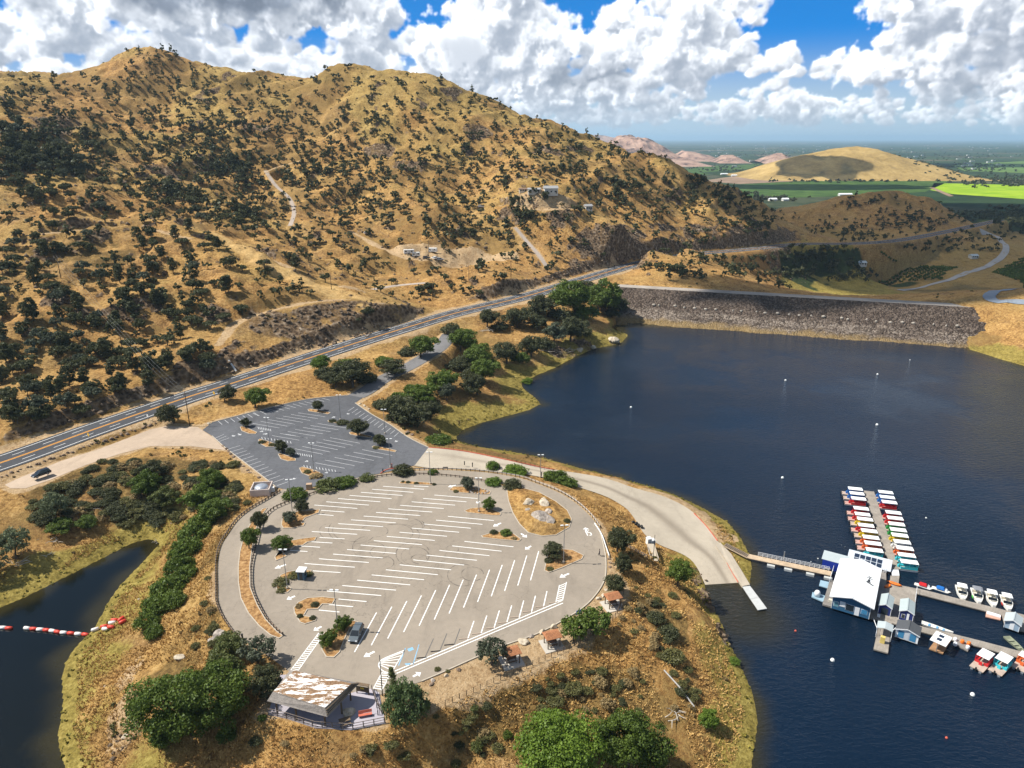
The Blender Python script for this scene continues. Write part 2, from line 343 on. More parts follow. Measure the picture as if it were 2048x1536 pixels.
    for b_ in ((100,780,-120,46,.88),(-60,120,-100,30,.5),(620,760,10,40,.3),(1080,1290,125,190,.42),(1470,1560,125,150,.45),(1580,1680,125,150,.45),(1820,2060,70,100,.25),(1900,2100,150,200,.25)): dk = np.maximum(dk, bx(*b_))
    soft = np.array([.24, .30, .40], np.float32); a_ = (1 - tr)[..., None]; lum = col.mean(2, keepdims=True)
    col = col * (1 - dk[..., None]) + dk[..., None] * a_ * (soft * (.45 + .5 * np.clip(lum, 0, 1.3)))
    veil = np.array([.52, .65, .78], np.float32)
    col = col * (1 - .72 * hazy) + veil * .72 * hazy * (1 - tr)[..., None]
    return col + blue * tr[..., None]
SKYPIX = build_sky()

EXPO = 0.55                     # view exposure; the sky picture is scaled so that it shows at its own brightness
def make_world():
    NY, NX = SKYPIX.shape[:2]
    im = bpy.data.images.new('cumulus_sky', NX, NY, float_buffer=True); im.colorspace_settings.name = 'Non-Color'
    px = np.ones((NY, NX, 4), np.float32); px[..., :3] = np.clip(SKYPIX, 0, 2.5); im.pixels.foreach_set(px.ravel()); im.update(); im.pack()
    w = bpy.data.worlds.new('World'); scene.world = w; w.use_nodes = True
    nt = w.node_tree; N = nt.nodes; L = nt.links; N.clear()
    def n(t, **k):
        o = N.new(t)
        for a, b in k.items(): setattr(o, a, b)
        return o
    def math_(op, a, b=None):
        m = n('ShaderNodeMath', operation=op)
        for i, v in enumerate((a, b)):
            if v is None: continue
            if hasattr(v, 'links'): L.new(v, m.inputs[i])
            else: m.inputs[i].default_value = v
        return m.outputs[0]
    tc = n('ShaderNodeTexCoord'); sx = n('ShaderNodeSeparateXYZ'); L.new(tc.outputs['Generated'], sx.inputs[0])
    x, y, z = sx.outputs
    azm = math_('MULTIPLY', math_('ARCTAN2', x, y), 180 / math.pi)
    elv = math_('MULTIPLY', math_('ARCSINE', z), 180 / math.pi)
    cx = n('ShaderNodeCombineXYZ')
    L.new(math_('DIVIDE', math_('SUBTRACT', azm, AZ0), AZ1 - AZ0), cx.inputs[0]); L.new(math_('DIVIDE', math_('SUBTRACT', elv, EL0), EL1 - EL0), cx.inputs[1])
    it = n('ShaderNodeTexImage', image=im, extension='EXTEND', interpolation='Cubic'); L.new(cx.outputs[0], it.inputs[0])
    sky = n('ShaderNodeTexSky', sky_type='NISHITA', sun_disc=False); sky.sun_elevation = SUN_EL; sky.sun_rotation = SUN_ROT; sky.altitude = 200; sky.dust_density = .6; sky.ozone_density = 2.5
    sc = n('ShaderNodeMix', data_type='RGBA', blend_type='MULTIPLY'); sc.inputs[0].default_value = 1; L.new(sky.outputs[0], sc.inputs[6]); sc.inputs[7].default_value = (.72, .90, 1.0, 1)
    # higher clouds, a layer seen in perspective
    pr = n('ShaderNodeCombineXYZ'); zz = math_('ADD', math_('MAXIMUM', z, .02), .12)
    L.new(math_('DIVIDE', x, zz), pr.inputs[0]); L.new(math_('DIVIDE', y, zz), pr.inputs[1])
    nz = n('ShaderNodeTexNoise'); nz.inputs['Scale'].default_value = 1.15; nz.inputs['Detail'].default_value = 7; nz.inputs['Roughness'].default_value = .55; L.new(pr.outputs[0], nz.inputs['Vector'])
    cr = n('ShaderNodeValToRGB'); cr.color_ramp.elements[0].position = .50; cr.color_ramp.elements[1].position = .64; L.new(nz.outputs[0], cr.inputs[0])
    nz2 = n('ShaderNodeTexNoise'); nz2.inputs['Scale'].default_value = 2.3; nz2.inputs['Detail'].default_value = 5; L.new(pr.outputs[0], nz2.inputs['Vector'])
    cc = n('ShaderNodeValToRGB'); cc.color_ramp.elements[0].position = .35; cc.color_ramp.elements[0].color = (3.4, 4.2, 5.4, 1); cc.color_ramp.elements[1].position = .65; cc.color_ramp.elements[1].color = (11, 11, 10.8, 1); L.new(nz2.outputs[0], cc.inputs[0])
    mu = n('ShaderNodeMix', data_type='RGBA'); L.new(cr.outputs[0], mu.inputs[0]); L.new(sc.outputs[2], mu.inputs[6]); L.new(cc.outputs[0], mu.inputs[7])
    # window: the picture of the low sky, faded into the rest at its edges
    def ramp(v, a, b):
        m = n('ShaderNodeMapRange', interpolation_type='SMOOTHSTEP'); L.new(v, m.inputs[0]); m.inputs[1].default_value = a; m.inputs[2].default_value = b; return m.outputs[0]
    win = math_('MULTIPLY', ramp(elv, EL1 - .3, EL1 - 5.5), ramp(math_('ABSOLUTE', azm), AZ1 - .5, AZ1 - 6))
    S = .07
    k = n('ShaderNodeMix', data_type='RGBA', blend_type='MULTIPLY'); k.inputs[0].default_value = 1; L.new(it.outputs[0], k.inputs[6])
    q = 2 ** -EXPO / S; k.inputs[7].default_value = (q, q, q, 1)
    fin = n('ShaderNodeMix', data_type='RGBA'); L.new(win, fin.inputs[0]); L.new(mu.outputs[2], fin.inputs[6]); L.new(k.outputs[2], fin.inputs[7])
    bg = n('ShaderNodeBackground'); bg.inputs[1].default_value = S; L.new(fin.outputs[2], bg.inputs[0])
    out = n('ShaderNodeOutputWorld'); L.new(bg.outputs[0], out.inputs[0])
SUN_EL = R(52); SUN_DIR = Vector((-1, .06, 0)).normalized() * math.cos(SUN_EL) + Vector((0, 0, math.sin(SUN_EL)))
SUN_ROT = math.atan2(SUN_DIR.x, SUN_DIR.y)
sl = bpy.data.lights.new('sun', 'SUN'); so = bpy.data.objects.new('sun', sl); COL.objects.link(so)
sl.energy = 5.0; sl.angle = R(.5); sl.color = (1, .955, .87); so.location = (0, 0, 3000)
so.rotation_euler = (-SUN_DIR).to_track_quat('-Z', 'Y').to_euler()
make_world()
vs = scene.view_settings; vs.view_transform = 'Standard'; vs.look = 'None'; vs.exposure = EXPO; vs.gamma = 1; vs.use_curve_mapping = False
scene.cycles.max_bounces = 6; scene.cycles.volume_bounces = 1; scene.cycles.transparent_max_bounces = 8
# ------------------------------------------------------------------ objects and materials
def tag(o, label=None, cat=None, group=None, kind=None):
    if label: o['label'] = label
    if cat: o['category'] = cat
    if group: o['group'] = group
    if kind: o['kind'] = kind
    return o
def empty(name, loc, rz=0, label=None, cat=None, group=None):
    o = bpy.data.objects.new(name, None); COL.objects.link(o); o.location = loc; o.rotation_euler = (0, 0, rz); o.empty_display_size = .3
    return tag(o, label, cat, group)
class Mat:
    """small node builder"""
    def __init__(s, name, rough=.8, spec=.3):
        s.m = bpy.data.materials.new(name); s.m.use_nodes = True; s.nt = s.m.node_tree; s.N = s.nt.nodes; s.L = s.nt.links
        s.b = s.N['Principled BSDF']; s.b.inputs['Roughness'].default_value = rough; s.b.inputs['Specular IOR Level'].default_value = spec
        s.pos = s.N.new('ShaderNodeNewGeometry').outputs['Position']; s.tc = s.N.new('ShaderNodeTexCoord')
    def put(s, sock, v):
        if hasattr(v, 'links'): s.L.new(v, sock)
        elif isinstance(v, (tuple, list)): sock.default_value = (*v[:3], 1) if sock.type == 'RGBA' else v
        else: sock.default_value = v
    def math(s, op, a, b=0., c=None):
        n = s.N.new('ShaderNodeMath'); n.operation = op; s.put(n.inputs[0], a); s.put(n.inputs[1], b)
        if c is not None: s.put(n.inputs[2], c)
        return n.outputs[0]
    def noise(s, scale, detail=4, rough=.55, vec=None, dist=0., col=False):
        n = s.N.new('ShaderNodeTexNoise'); n.inputs['Scale'].default_value = scale; n.inputs['Detail'].default_value = detail; n.inputs['Roughness'].default_value = rough; n.inputs['Distortion'].default_value = dist
        s.L.new(vec or s.pos, n.inputs['Vector']); return n.outputs[1 if col else 0]
    def voro(s, scale, vec=None, feat='F1', out=0, rand=1.):
        n = s.N.new('ShaderNodeTexVoronoi'); n.feature = feat; n.inputs['Scale'].default_value = scale; n.inputs['Randomness'].default_value = rand; s.L.new(vec or s.pos, n.inputs['Vector']); return n.outputs[out]
    def ramp(s, v, *st):
        n = s.N.new('ShaderNodeValToRGB'); e = n.color_ramp.elements; 
        while len(e) < len(st): e.new(.5)
        for i, (p, c) in enumerate(st): e[i].position = p; e[i].color = (*c, 1) if isinstance(c, tuple) else (c, c, c, 1)
        s.L.new(v, n.inputs[0]); return n.outputs[0]
    def rng(s, v, a, b, c=0., d=1., smooth=True):
        n = s.N.new('ShaderNodeMapRange'); n.interpolation_type = 'SMOOTHSTEP' if smooth else 'LINEAR'; s.L.new(v, n.inputs[0])
        for i, q in enumerate((a, b, c, d)): n.inputs[i+1].default_value = q
        return n.outputs[0]
    def mix(s, f, a, b, mode='MIX'):
        n = s.N.new('ShaderNodeMix'); n.data_type = 'RGBA'; n.blend_type = mode; s.put(n.inputs[0], f); s.put(n.inputs[6], a); s.put(n.inputs[7], b); return n.outputs[2]
    def attr(s, name):
        n = s.N.new('ShaderNodeAttribute'); n.attribute_name = name; return n.outputs['Color']
    def sep(s, v):
        n = s.N.new('ShaderNodeSeparateColor'); s.L.new(v, n.inputs[0]); return n.outputs
    def mapping(s, scale, rot=(0,0,0), src=None):
        n = s.N.new('ShaderNodeMapping'); n.inputs['Scale'].default_value = scale; n.inputs['Rotation'].default_value = rot; s.L.new(src or s.pos, n.inputs[0]); return n.outputs[0]
    def bump(s, h, strength=.5, dist=.2):
        n = s.N.new('ShaderNodeBump'); n.inputs['Strength'].default_value = strength; n.inputs['Distance'].default_value = dist; s.L.new(h, n.inputs['Height']); s.L.new(n.outputs[0], s.b.inputs['Normal']); return n
    def col(s, v): s.put(s.b.inputs['Base Color'], v); return s
MC = {}
def paint(name, c, rough=.5, spec=.4, var=.12, scale=1.2, metal=0.):
    """plain coating with slight wear and soiling"""
    if name in MC: return MC[name]
    m = Mat(name, rough, spec); n = m.noise(scale, 5, .6); n2 = m.noise(scale * 9, 3, .6)
    f = m.math('ADD', m.math('MULTIPLY', n, .7), m.math('MULTIPLY', n2, .3))
    a = tuple(x * (1 - var) for x in c); b = tuple(min(1, x * (1 + var * .8)) for x in c)
    m.col(m.ramp(f, (.32, a), (.68, b))); m.b.inputs['Metallic'].default_value = metal
    MC[name] = m.m; return m.m
def mesh_obj(name, V, F, mats=None, parent=None, smooth=False, mi=None):
    me = bpy.data.meshes.new(name); me.from_pydata([tuple(v) for v in V], [], [tuple(f) for f in F]); 
    if mats is not None:
        for m in (mats if isinstance(mats, (list, tuple)) else [mats]): me.materials.append(m)
    if mi is not None: me.polygons.foreach_set('material_index', mi)
    if smooth: me.polygons.foreach_set('use_smooth', np.ones(len(F), bool))
    me.update(); o = bpy.data.objects.new(name, me); COL.objects.link(o)
    if parent: o.parent = parent
    return o
def np_mesh(name, V, Q, mat, smooth=False, parent=None, attrs=None):
    """fast path: V (n,3) array, Q (m,k) array of equal polygons"""
    me = bpy.data.meshes.new(name); k = Q.shape[1]
    me.vertices.add(len(V)); me.vertices.foreach_set('co', np.ascontiguousarray(V, np.float32).ravel())
    me.loops.add(Q.size); me.loops.foreach_set('vertex_index', np.ascontiguousarray(Q, np.int32).ravel())
    me.polygons.add(len(Q)); me.polygons.foreach_set('loop_start', np.arange(0, Q.size, k, dtype=np.int32)); me.polygons.foreach_set('loop_total', np.full(len(Q), k, np.int32))
    if smooth: me.polygons.foreach_set('use_smooth', np.ones(len(Q), bool))
    me.update(calc_edges=True); me.validate()
    for n, a in (attrs or {}).items():
        t = me.color_attributes.new(n, 'FLOAT_COLOR', 'POINT'); t.data.foreach_set('color', np.ascontiguousarray(a, np.float32).ravel())
    if mat: me.materials.append(mat)
    o = bpy.data.objects.new(name, me); COL.objects.link(o)
    if parent: o.parent = parent
    return o
class MB:
    """collects simple shapes and links them as one mesh"""
    def __init__(s): s.V = []; s.F = []
    def add(s, V, F): 
        k = len(s.V); s.V += [tuple(v) for v in V]; s.F += [tuple(i + k for i in f) for f in F]; return s
    def box(s, x0, x1, y0, y1, z0, z1, taper=0):
        t = taper
        return s.add([(x0,y0,z0),(x1,y0,z0),(x1,y1,z0),(x0,y1,z0),(x0+t,y0+t,z1),(x1-t,y0+t,z1),(x1-t,y1-t,z1),(x0+t,y1-t,z1)], [(3,2,1,0),(4,5,6,7),(0,1,5,4),(1,2,6,5),(2,3,7,6),(3,0,4,7)])
    def prism(s, pts, z0, z1):
        """pts counter-clockwise; z0, z1 numbers or lists"""
        n = len(pts); a = z0 if hasattr(z0, '__len__') else [z0]*n; b = z1 if hasattr(z1, '__len__') else [z1]*n
        V = [(p[0], p[1], a[i]) for i, p in enumerate(pts)] + [(p[0], p[1], b[i]) for i, p in enumerate(pts)]
        return s.add(V, [tuple(range(n))[::-1], tuple(range(n, 2*n))] + [(i, (i+1) % n, n + (i+1) % n, n + i) for i in range(n)])
    def tube(s, pts, r, n=6, r1=None):
        P = [Vector(p) for p in pts]; m = len(P); V = []; F = []
        for i, p in enumerate(P):
            d = (P[min(i+1, m-1)] - P[max(i-1, 0)]).normalized(); a = d.cross(Vector((0, 0, 1)))
            if a.length < .05: a = d.cross(Vector((1, 0, 0)))
            a.normalize(); b = d.cross(a); rr = r if r1 is None else r + (r1 - r) * i / max(1, m - 1)
            V += [p + (a * math.cos(2*math.pi*k/n) + b * math.sin(2*math.pi*k/n)) * rr for k in range(n)]
        for i in range(m - 1):
            F += [(i*n+k, i*n+(k+1) % n, (i+1)*n+(k+1) % n, (i+1)*n+k) for k in range(n)]
        F += [tuple(range(n))[::-1], tuple(range((m-1)*n, m*n))]
        return s.add(V, F)
    def lathe(s, prof, n=10, c=(0, 0)):
        V = []; F = []
        for r, z in prof: V += [(c[0] + r*math.cos(2*math.pi*k/n), c[1] + r*math.sin(2*math.pi*k/n), z) for k in range(n)]
        for i in range(len(prof) - 1): F += [(i*n+k, i*n+(k+1) % n, (i+1)*n+(k+1) % n, (i+1)*n+k) for k in range(n)]
        F += [tuple(range(n))[::-1], tuple(range((len(prof)-1)*n, len(prof)*n))]
        return s.add(V, F)
    def beam(s, a, b, w, h):
        """rectangular bar from a to b"""
        a = Vector(a); b = Vector(b); d = (b - a).normalized(); x = d.cross(Vector((0, 0, 1)))
        if x.length < .01: x = Vector((1, 0, 0))
        x.normalize(); y = x.cross(d); x *= w/2; y *= h/2
        return s.add([a-x-y, a+x-y, a+x+y, a-x+y, b-x-y, b+x-y, b+x+y, b-x+y], [(3,2,1,0),(4,5,6,7),(0,1,5,4),(1,2,6,5),(2,3,7,6),(3,0,4,7)])
    def build(s, name, mat, parent=None, smooth=False, bevel=0.):
        o = mesh_obj(name, s.V, s.F, mat, parent, smooth)
        if bevel:
            b = o.modifiers.new('bevel', 'BEVEL'); b.width = bevel; b.segments = 1; b.limit_method = 'ANGLE'
        return o
def children(o, _c={}):
    return [c for c in bpy.data.objects if c.parent == o]
def copy_tree(o, kids, loc, rz=None, label=None, group=None, scale=None):
    """kids: list of (child, [grandchildren])"""
    c = o.copy(); COL.objects.link(c); c.location = loc
    if rz is not None: c.rotation_euler = (0, 0, rz)
    if scale: c.scale = scale
    if label: c['label'] = label
    if group: c['group'] = group
    for ch, gr in kids:
        d = ch.copy(); COL.objects.link(d); d.parent = c
        for g in gr:
            e = g.copy(); COL.objects.link(e); e.parent = d
    return c
def kids_of(o): 
    ch = [c for c in COL.objects if c.parent == o]
    return [(c, [g for g in COL.objects if g.parent == c]) for c in ch]

# ------------------------------------------------------------------ ground cover zones (what grows or lies where)
def spots(lst, soft=1.5):
    """lst of (u, v, radius in metres[, stretch along x]) -> mask on the terrain vertices"""
    m = np.zeros(fx_.size)
    for q in lst:
        p = hit(q[0], q[1])
        if p is None: continue
        rx = q[2]; ry = q[3] if len(q) > 3 else rx
        k = np.where((np.abs(fx_ - p[0]) < 2*rx) & (np.abs(fy_ - p[1]) < 2*ry))[0]
        d = np.hypot((fx_[k] - p[0]) / rx, (fy_[k] - p[1]) / ry) + .35 * fbm(fx_[k], fy_[k], rx * .8, 3, 51)
        m[k] = np.maximum(m[k], 1 - sstep(.7, 1.1, d))
    return m
gyy, gxx = np.gradient(TZ); dxx = np.gradient(TX, axis=1); dyy = np.gradient(TYY, axis=0)
slope = np.hypot(gxx / dxx, gyy / dyy).ravel()
Zf = TZ.ravel()
n1 = fbm(fx_, fy_, 40, 4, 61); n2 = fbm(fx_, fy_, 11, 3, 64); n3 = fbm(fx_, fy_, 90, 3, 67)
zv = sstep(250, 330, fx_) * sstep(-4, -12, Zf) * sstep(430, 520, fy_)
zg = (1 - sstep(3, 15, dland + 5 * n2)) * (dland > -3) * (1 - sstep(4.5, 7, Zf)) * (fy_ < 420)
zg = np.maximum(zg, spots([(1640,575,38,60),(1700,560,40,70),(1600,545,20,30)]) * .9)
zo = np.clip(.9 * sstep(-.2, .5, n3 + .4 * n1) * sstep(45, 120, Zf) + .55 * sstep(.1, .6, n1) * hill, 0, 1)
zd = np.maximum(1 - sstep(8, 12.5, d_hw + 2 * n2), 0) * (fy_ < 500); zd = np.maximum(zd, 1 - sstep(.3, 2.5, d_lot + 1.5 * n2)); zd = np.maximum(zd, 1 - sstep(4, 6, d_ac + n2))
for w_, pts in tracks:
    k = capped(pts, 6); d, t = polydist(fx_[k], fy_[k], pts); zd[k] = np.maximum(zd[k], .9 * (1 - sstep(w_ * .7, w_ + 1.2, d + .8 * n2[k])))
zd = np.maximum(zd, spots([(860,512,22,14),(960,525,24,10),(700,575,8,5),(1378,1014,4,3),(1400,1030,4,3),(1424,1050,4,3),(1446,1072,4,3),(1300,983,5,3),(1240,964,5,3),(1340,996,5,3),(1100,395,22,9),(250,1470,3.2,4),(250,1420,2.5,5),(260,1350,2,4)]))
zr = sstep(.75, 1.1, slope + .3 * n2) * hill * sstep(.0, .6, n1 + .9 * (fy_ < 520))
k = (d_hw < 30) & (Zf > z_hw + .5); zr[k] = np.maximum(zr[k], sstep(.42, .75, slope[k] + .2 * n2[k]))
zr = np.maximum(zr, spots([(560,650,16,12),(640,665,20,10),(700,650,14,8),(770,640,10,7),(1230,510,16,9),(1290,500,18,9),(1260,460,16,6),(1120,440,9,8),(1560,515,28,16),(90,240,22,20),(500,250,16,12),(330,350,12,10),(760,300,15,10),(820,330,14,10),(120,600,9,6),(430,630,8,6),(1100,300,14,12),(960,270,14,10),(1415,1200,1.6,5),(1440,1260,1.6,5),(1390,1150,2,3),(1240,690,6,3),(1170,690,9,4),(1110,700,10,5),(250,1480,2,3),(270,1440,2,2.5)]) * .9)
zb = np.maximum(sstep(.05, .55, n1 + .45 * n2) * (1 - hill) * .55, .5 * zv) + sstep(.0, .5, -n1 + .4 * n2) * hill * .75
zb = zb * np.where(fy_ < 360, 1.05, .7); zb = np.maximum(zb, spots([(180,960,16,9),(90,960,10,8),(300,950,14,9),(250,1000,14,9),(420,990,9,9),(1260,1420,10,9),(1180,1390,8,5),(1000,1440,9,5),(1330,1230,5,8),(1290,1210,4,5),(440,1090,3,10),(420,1220,3,8),(350,1340,6,6)]) * .85)
zr = zr * (.62 + .6 * sstep(-.5, .5, fbm(fx_, fy_, 5, 3, 88))); zone = np.stack([zg, zd, zr, zb], 1); zone = np.clip(zone, 0, 1); zo = np.maximum(zo, .8 * zv)
zorch = np.maximum(sstep(1030, 1080, fy_) * (fx_ > 200) * sstep(0, -8, Zf), spots([(1990,420,90,60),(1930,415,50,40),(2040,450,40,60),(1700,500,60,14),(1640,520,34,16),(1600,550,22,26)]) * .9) * (Zf < 5)
spur = smooth_line([hit(u, v) for u, v in ((380,442),(440,472),(500,508),(560,540),(620,570),(690,594),(760,616),(826,640))], 5)
k = capped(spur, 14); d, t = polydist(fx_[k], fy_[k], spur); zs = np.zeros(fx_.size); zs[k] = 1 - sstep(2 + .06 * t, 5.5 + .1 * t, d + 2.2 * n2[k])
olive = np.stack([zo * (1 - zs), zorch, zs, np.ones_like(zo)], 1)

def m_terrain():
    m = Mat('dry_grass_hill', .95, .12)
    a = m.N.new('ShaderNodeAttribute'); a.attribute_name = 'zone'; r, g, b = m.sep(a.outputs['Color']); al = a.outputs['Alpha']
    big = m.noise(.02, 5, .6); mid = m.noise(.13, 5, .65); fine = m.noise(.9, 6, .75); tuft = m.noise(2.6, 4, .7, dist=.6)
    st = m.noise(.55, 5, .7, vec=m.mapping((1, .45, 1), (0, 0, R(35))))
    f = m.math('ADD', m.math('MULTIPLY', fine, .44), m.math('ADD', m.math('MULTIPLY', tuft, .24), m.math('ADD', m.math('MULTIPLY', mid, .20), m.math('MULTIPLY', st, .12)))); f = m.math('MULTIPLY_ADD', m.math('SUBTRACT', f, .5), 1.35, .5)
    grass = m.ramp(f, (.34, (.075, .040, .015)), (.44, (.225, .118, .038)), (.52, (.42, .235, .078)), (.64, (.59, .375, .145)))
    grass = m.mix(m.rng(big, .42, .64), grass, m.ramp(f, (.34, (.085, .052, .018)), (.5, (.37, .225, .075)), (.66, (.60, .41, .17))))
    grass = m.mix(m.rng(m.noise(.055, 5, .7), .50, .64, 0, .5), grass, m.ramp(f, (.36, (.075, .045, .022)), (.52, (.25, .155, .072)), (.64, (.42, .29, .15))))
    ov = m.sep(m.attr('olive'))[0]; grass = m.mix(m.math('MULTIPLY', ov, .6), grass, m.ramp(f, (.34, (.085, .060, .018)), (.5, (.30, .215, .065)), (.64, (.47, .36, .125))))
    grass = m.mix(m.math('MULTIPLY', m.sep(m.attr('olive'))[2], .9), grass, m.ramp(f, (.34, (.28, .165, .06)), (.5, (.56, .36, .14)), (.64, (.68, .48, .22))))
    green = m.ramp(f, (.34, (.070, .058, .014)), (.5, (.25, .19, .045)), (.64, (.43, .34, .10)))
    dirt = m.ramp(f, (.34, (.22, .13, .060)), (.5, (.43, .295, .16)), (.66, (.56, .42, .26)))
    brush = m.ramp(f, (.36, (.060, .040, .015)), (.5, (.18, .112, .038)), (.64, (.36, .23, .08)))
    v = m.voro(.55); rk = m.math('ADD', m.math('MULTIPLY', v, .55), m.math('MULTIPLY', fine, .5))
    rock = m.ramp(rk, (.30, (.034, .021, .012)), (.52, (.135, .088, .050)), (.72, (.27, .195, .125)), (.85, (.46, .39, .31)))
    def sel(x, lo, hi, w=.35):     # ragged edge for a zone
        return m.rng(m.math('ADD', x, m.math('MULTIPLY', m.math('SUBTRACT', f, .5), 1.6)), lo, hi)
    c = m.mix(sel(al, .3, .75), grass, brush); c = m.mix(sel(r, .25, .8), c, green); c = m.mix(sel(b, .35, .7), c, rock); c = m.mix(sel(g, .3, .8), c, dirt)
    orch = m.sep(m.attr('olive'))[1]; c = m.mix(sel(orch, .35, .75), c, m.ramp(f, (.36, (.016, .026, .009)), (.62, (.055, .072, .024))))
    m.col(c)
    h = m.math('ADD', m.math('MULTIPLY', fine, .55), m.math('ADD', m.math('MULTIPLY', tuft, .25), m.math('MULTIPLY', m.math('MULTIPLY', v, b), .5)))
    m.bump(h, .9, 1.3)
    return m.m
Vt = np.stack([fx_, fy_, Zf], 1)
idx = np.arange(Vt.shape[0]).reshape(sh)
Q = np.stack([idx[:-1, :-1], idx[:-1, 1:], idx[1:, 1:], idx[1:, :-1]], -1).reshape(-1, 4)
# leave out the deep lake bed
keepq = (dland[Q].max(1) > -40)
terrain = np_mesh('terrain', Vt, Q[keepq], m_terrain(), True, attrs={'zone': zone, 'olive': olive}); tag(terrain, kind='structure')

# ------------------------------------------------------------------ water
def m_water():
    m = Mat('lake_water', .07, .5)
    sh_ = m.sep(m.attr('shallow'))[0]
    big = m.noise(.010, 4, .6)
    deep = m.ramp(big, (.35, (.0020, .0080, .0185)), (.65, (.0034, .0125, .0300)))
    m.col(m.mix(sh_, m.mix(m.sep(m.attr('shallow'))[2], deep, (.0035, .0048, .0040)), (.028, .023, .008)))
    m.b.inputs['IOR'].default_value = 1.333
    m.L.new(m.rng(m.noise(.006, 4, .6, vec=m.mapping((1, 2.2, 1), (0, 0, R(-24)))), .40, .64, .05, .17), m.b.inputs['Roughness'])
    w1 = m.noise(.55, 3, .6, vec=m.mapping((1, 1.9, 1), (0, 0, R(-24)))); w2 = m.noise(1.9, 3, .6, vec=m.mapping((1, 1.6, 1), (0, 0, R(20)))); w3 = m.noise(.02, 3, .6)
    h = m.math('ADD', m.math('MULTIPLY', w1, .75), m.math('MULTIPLY', w2, .3))
    gust = m.rng(w3, .36, .62, .35, 1.)
    m.bump(m.math('MULTIPLY', h, m.math('MULTIPLY', gust, m.sep(m.attr('shallow'))[1])), .55, 1.0)
    return m.m
wy_ = np.concatenate([np.arange(20, 200, 1.5), np.arange(200, 470, 4)]); wxx = np.arange(-420, 460, 2.0)
WX, WY = np.meshgrid(wxx, wy_); wd = sdf(WX, WY, LAND)          # positive out in the water
depth = np.clip(wd, -5, 60)
rampd, _ = polydist(WX, WY, ramp_mid[-14:]); shal = np.maximum(1 - sstep(-1, 4.2, depth + 1.5 * fbm(WX.ravel(), WY.ravel(), 7, 2, 71)), .7 * (1 - sstep(4, 15, rampd)))
wsel = (wd > -3)
cove = ((WX < -58) & (WY > 60)).ravel()
Wv = np.stack([WX.ravel(), WY.ravel(), np.zeros(WX.size)], 1)
wi = np.arange(WX.size).reshape(WX.shape); WQ = np.stack([wi[:-1,:-1], wi[:-1,1:], wi[1:,1:], wi[1:,:-1]], -1).reshape(-1, 4)
kq = wsel[WQ].any(1)
calm = np.where(cove, np.where(WY.ravel() > 128, .08, .08 + .22 * sstep(128, 108, WY.ravel())), 1.0)
wa = np.stack([shal.clip(0, 1), calm, cove.astype(float), np.ones(WX.size)], 1)
water = np_mesh('water', Wv, WQ[kq], m_water(), True, attrs={'shallow': wa}); tag(water, kind='structure')

# ------------------------------------------------------------------ paved ground
def m_asphalt(name, c, var, crack=.5, warm=1., pat=.06):
    m = Mat(name, .92, .15)
    n = m.noise(pat, 5, .62); n2 = m.noise(.8, 5, .7); n3 = m.noise(6, 3, .6)
    f = m.math('ADD', m.math('MULTIPLY', n, .5), m.math('ADD', m.math('MULTIPLY', n2, .3), m.math('MULTIPLY', n3, .2)))
    lo = tuple(x * (1 - var) for x in c); hi = tuple(x * (1 + var) for x in c)
    base = m.ramp(f, (.36, lo), (.64, hi))
    # cracks
    wv = m.mix(1., m.pos, m.mix(1., m.noise(.22, 4, .65, col=True), (7, 7, 7), 'MULTIPLY'), 'ADD')
    e = m.N.new('ShaderNodeTexVoronoi'); e.feature = 'DISTANCE_TO_EDGE'; e.inputs['Scale'].default_value = .14; m.L.new(wv, e.inputs['Vector'])
    ck = m.math('MULTIPLY', m.rng(e.outputs[0], .0, .017, 1, 0), m.rng(m.noise(.05, 3), .45, .6))
    base = m.mix(m.math('MULTIPLY', ck, crack), base, tuple(x * .35 for x in c))
    ln = m.noise(.16, 5, .7, vec=m.mapping((1, .3, 1), (0, 0, R(-33)))); base = m.mix(m.rng(ln, .52, .70, 0, .45), base, tuple(x * .62 for x in c)); lt = m.noise(.07, 4, .6, vec=m.mapping((1, .4, 1), (0, 0, R(-30)))); base = m.mix(m.rng(lt, .55, .72, 0, .5), base, tuple(min(1, x * 1.28) for x in c))
    sp = m.rng(m.noise(.35, 4, .7), .62, .74)
    base = m.mix(m.math('MULTIPLY', sp, .35), base, tuple(x * .55 for x in c))
    m.col(base); m.bump(n3, .3, .02)
    return m.m
A1 = m_asphalt('weathered_asphalt', (.265, .224, .178), .17, .38)
A2 = m_asphalt('dark_cloud_shaded_asphalt', (.098, .100, .108), .38, .4, pat=.035)  # dark asphalt, with the lot's partial cloud shade put into its colour
A3 = m_asphalt('highway_asphalt', (.064, .066, .072), .22, .3)
A4 = m_asphalt('old_drive_asphalt', (.16, .155, .155), .2, .5)
CON = m_asphalt('ramp_concrete', (.40, .345, .27), .14, .2, pat=.09)
GRV = m_asphalt('gravel', (.40, .31, .23), .2, .0)
def poly_sheet(name, pts, z, mat, kind='structure'):
    bm = bmesh.new(); vs = [bm.verts.new((p[0], p[1], z)) for p in pts]; f = bm.faces.new(vs); bm.normal_update()
    if f.normal.z < 0: f.normal_flip()
    bmesh.ops.triangulate(bm, faces=bm.faces[:]); me = bpy.data.meshes.new(name); bm.to_mesh(me); bm.free(); me.materials.append(mat)
    o = bpy.data.objects.new(name, me); COL.objects.link(o)
    if kind: o['kind'] = kind
    return o
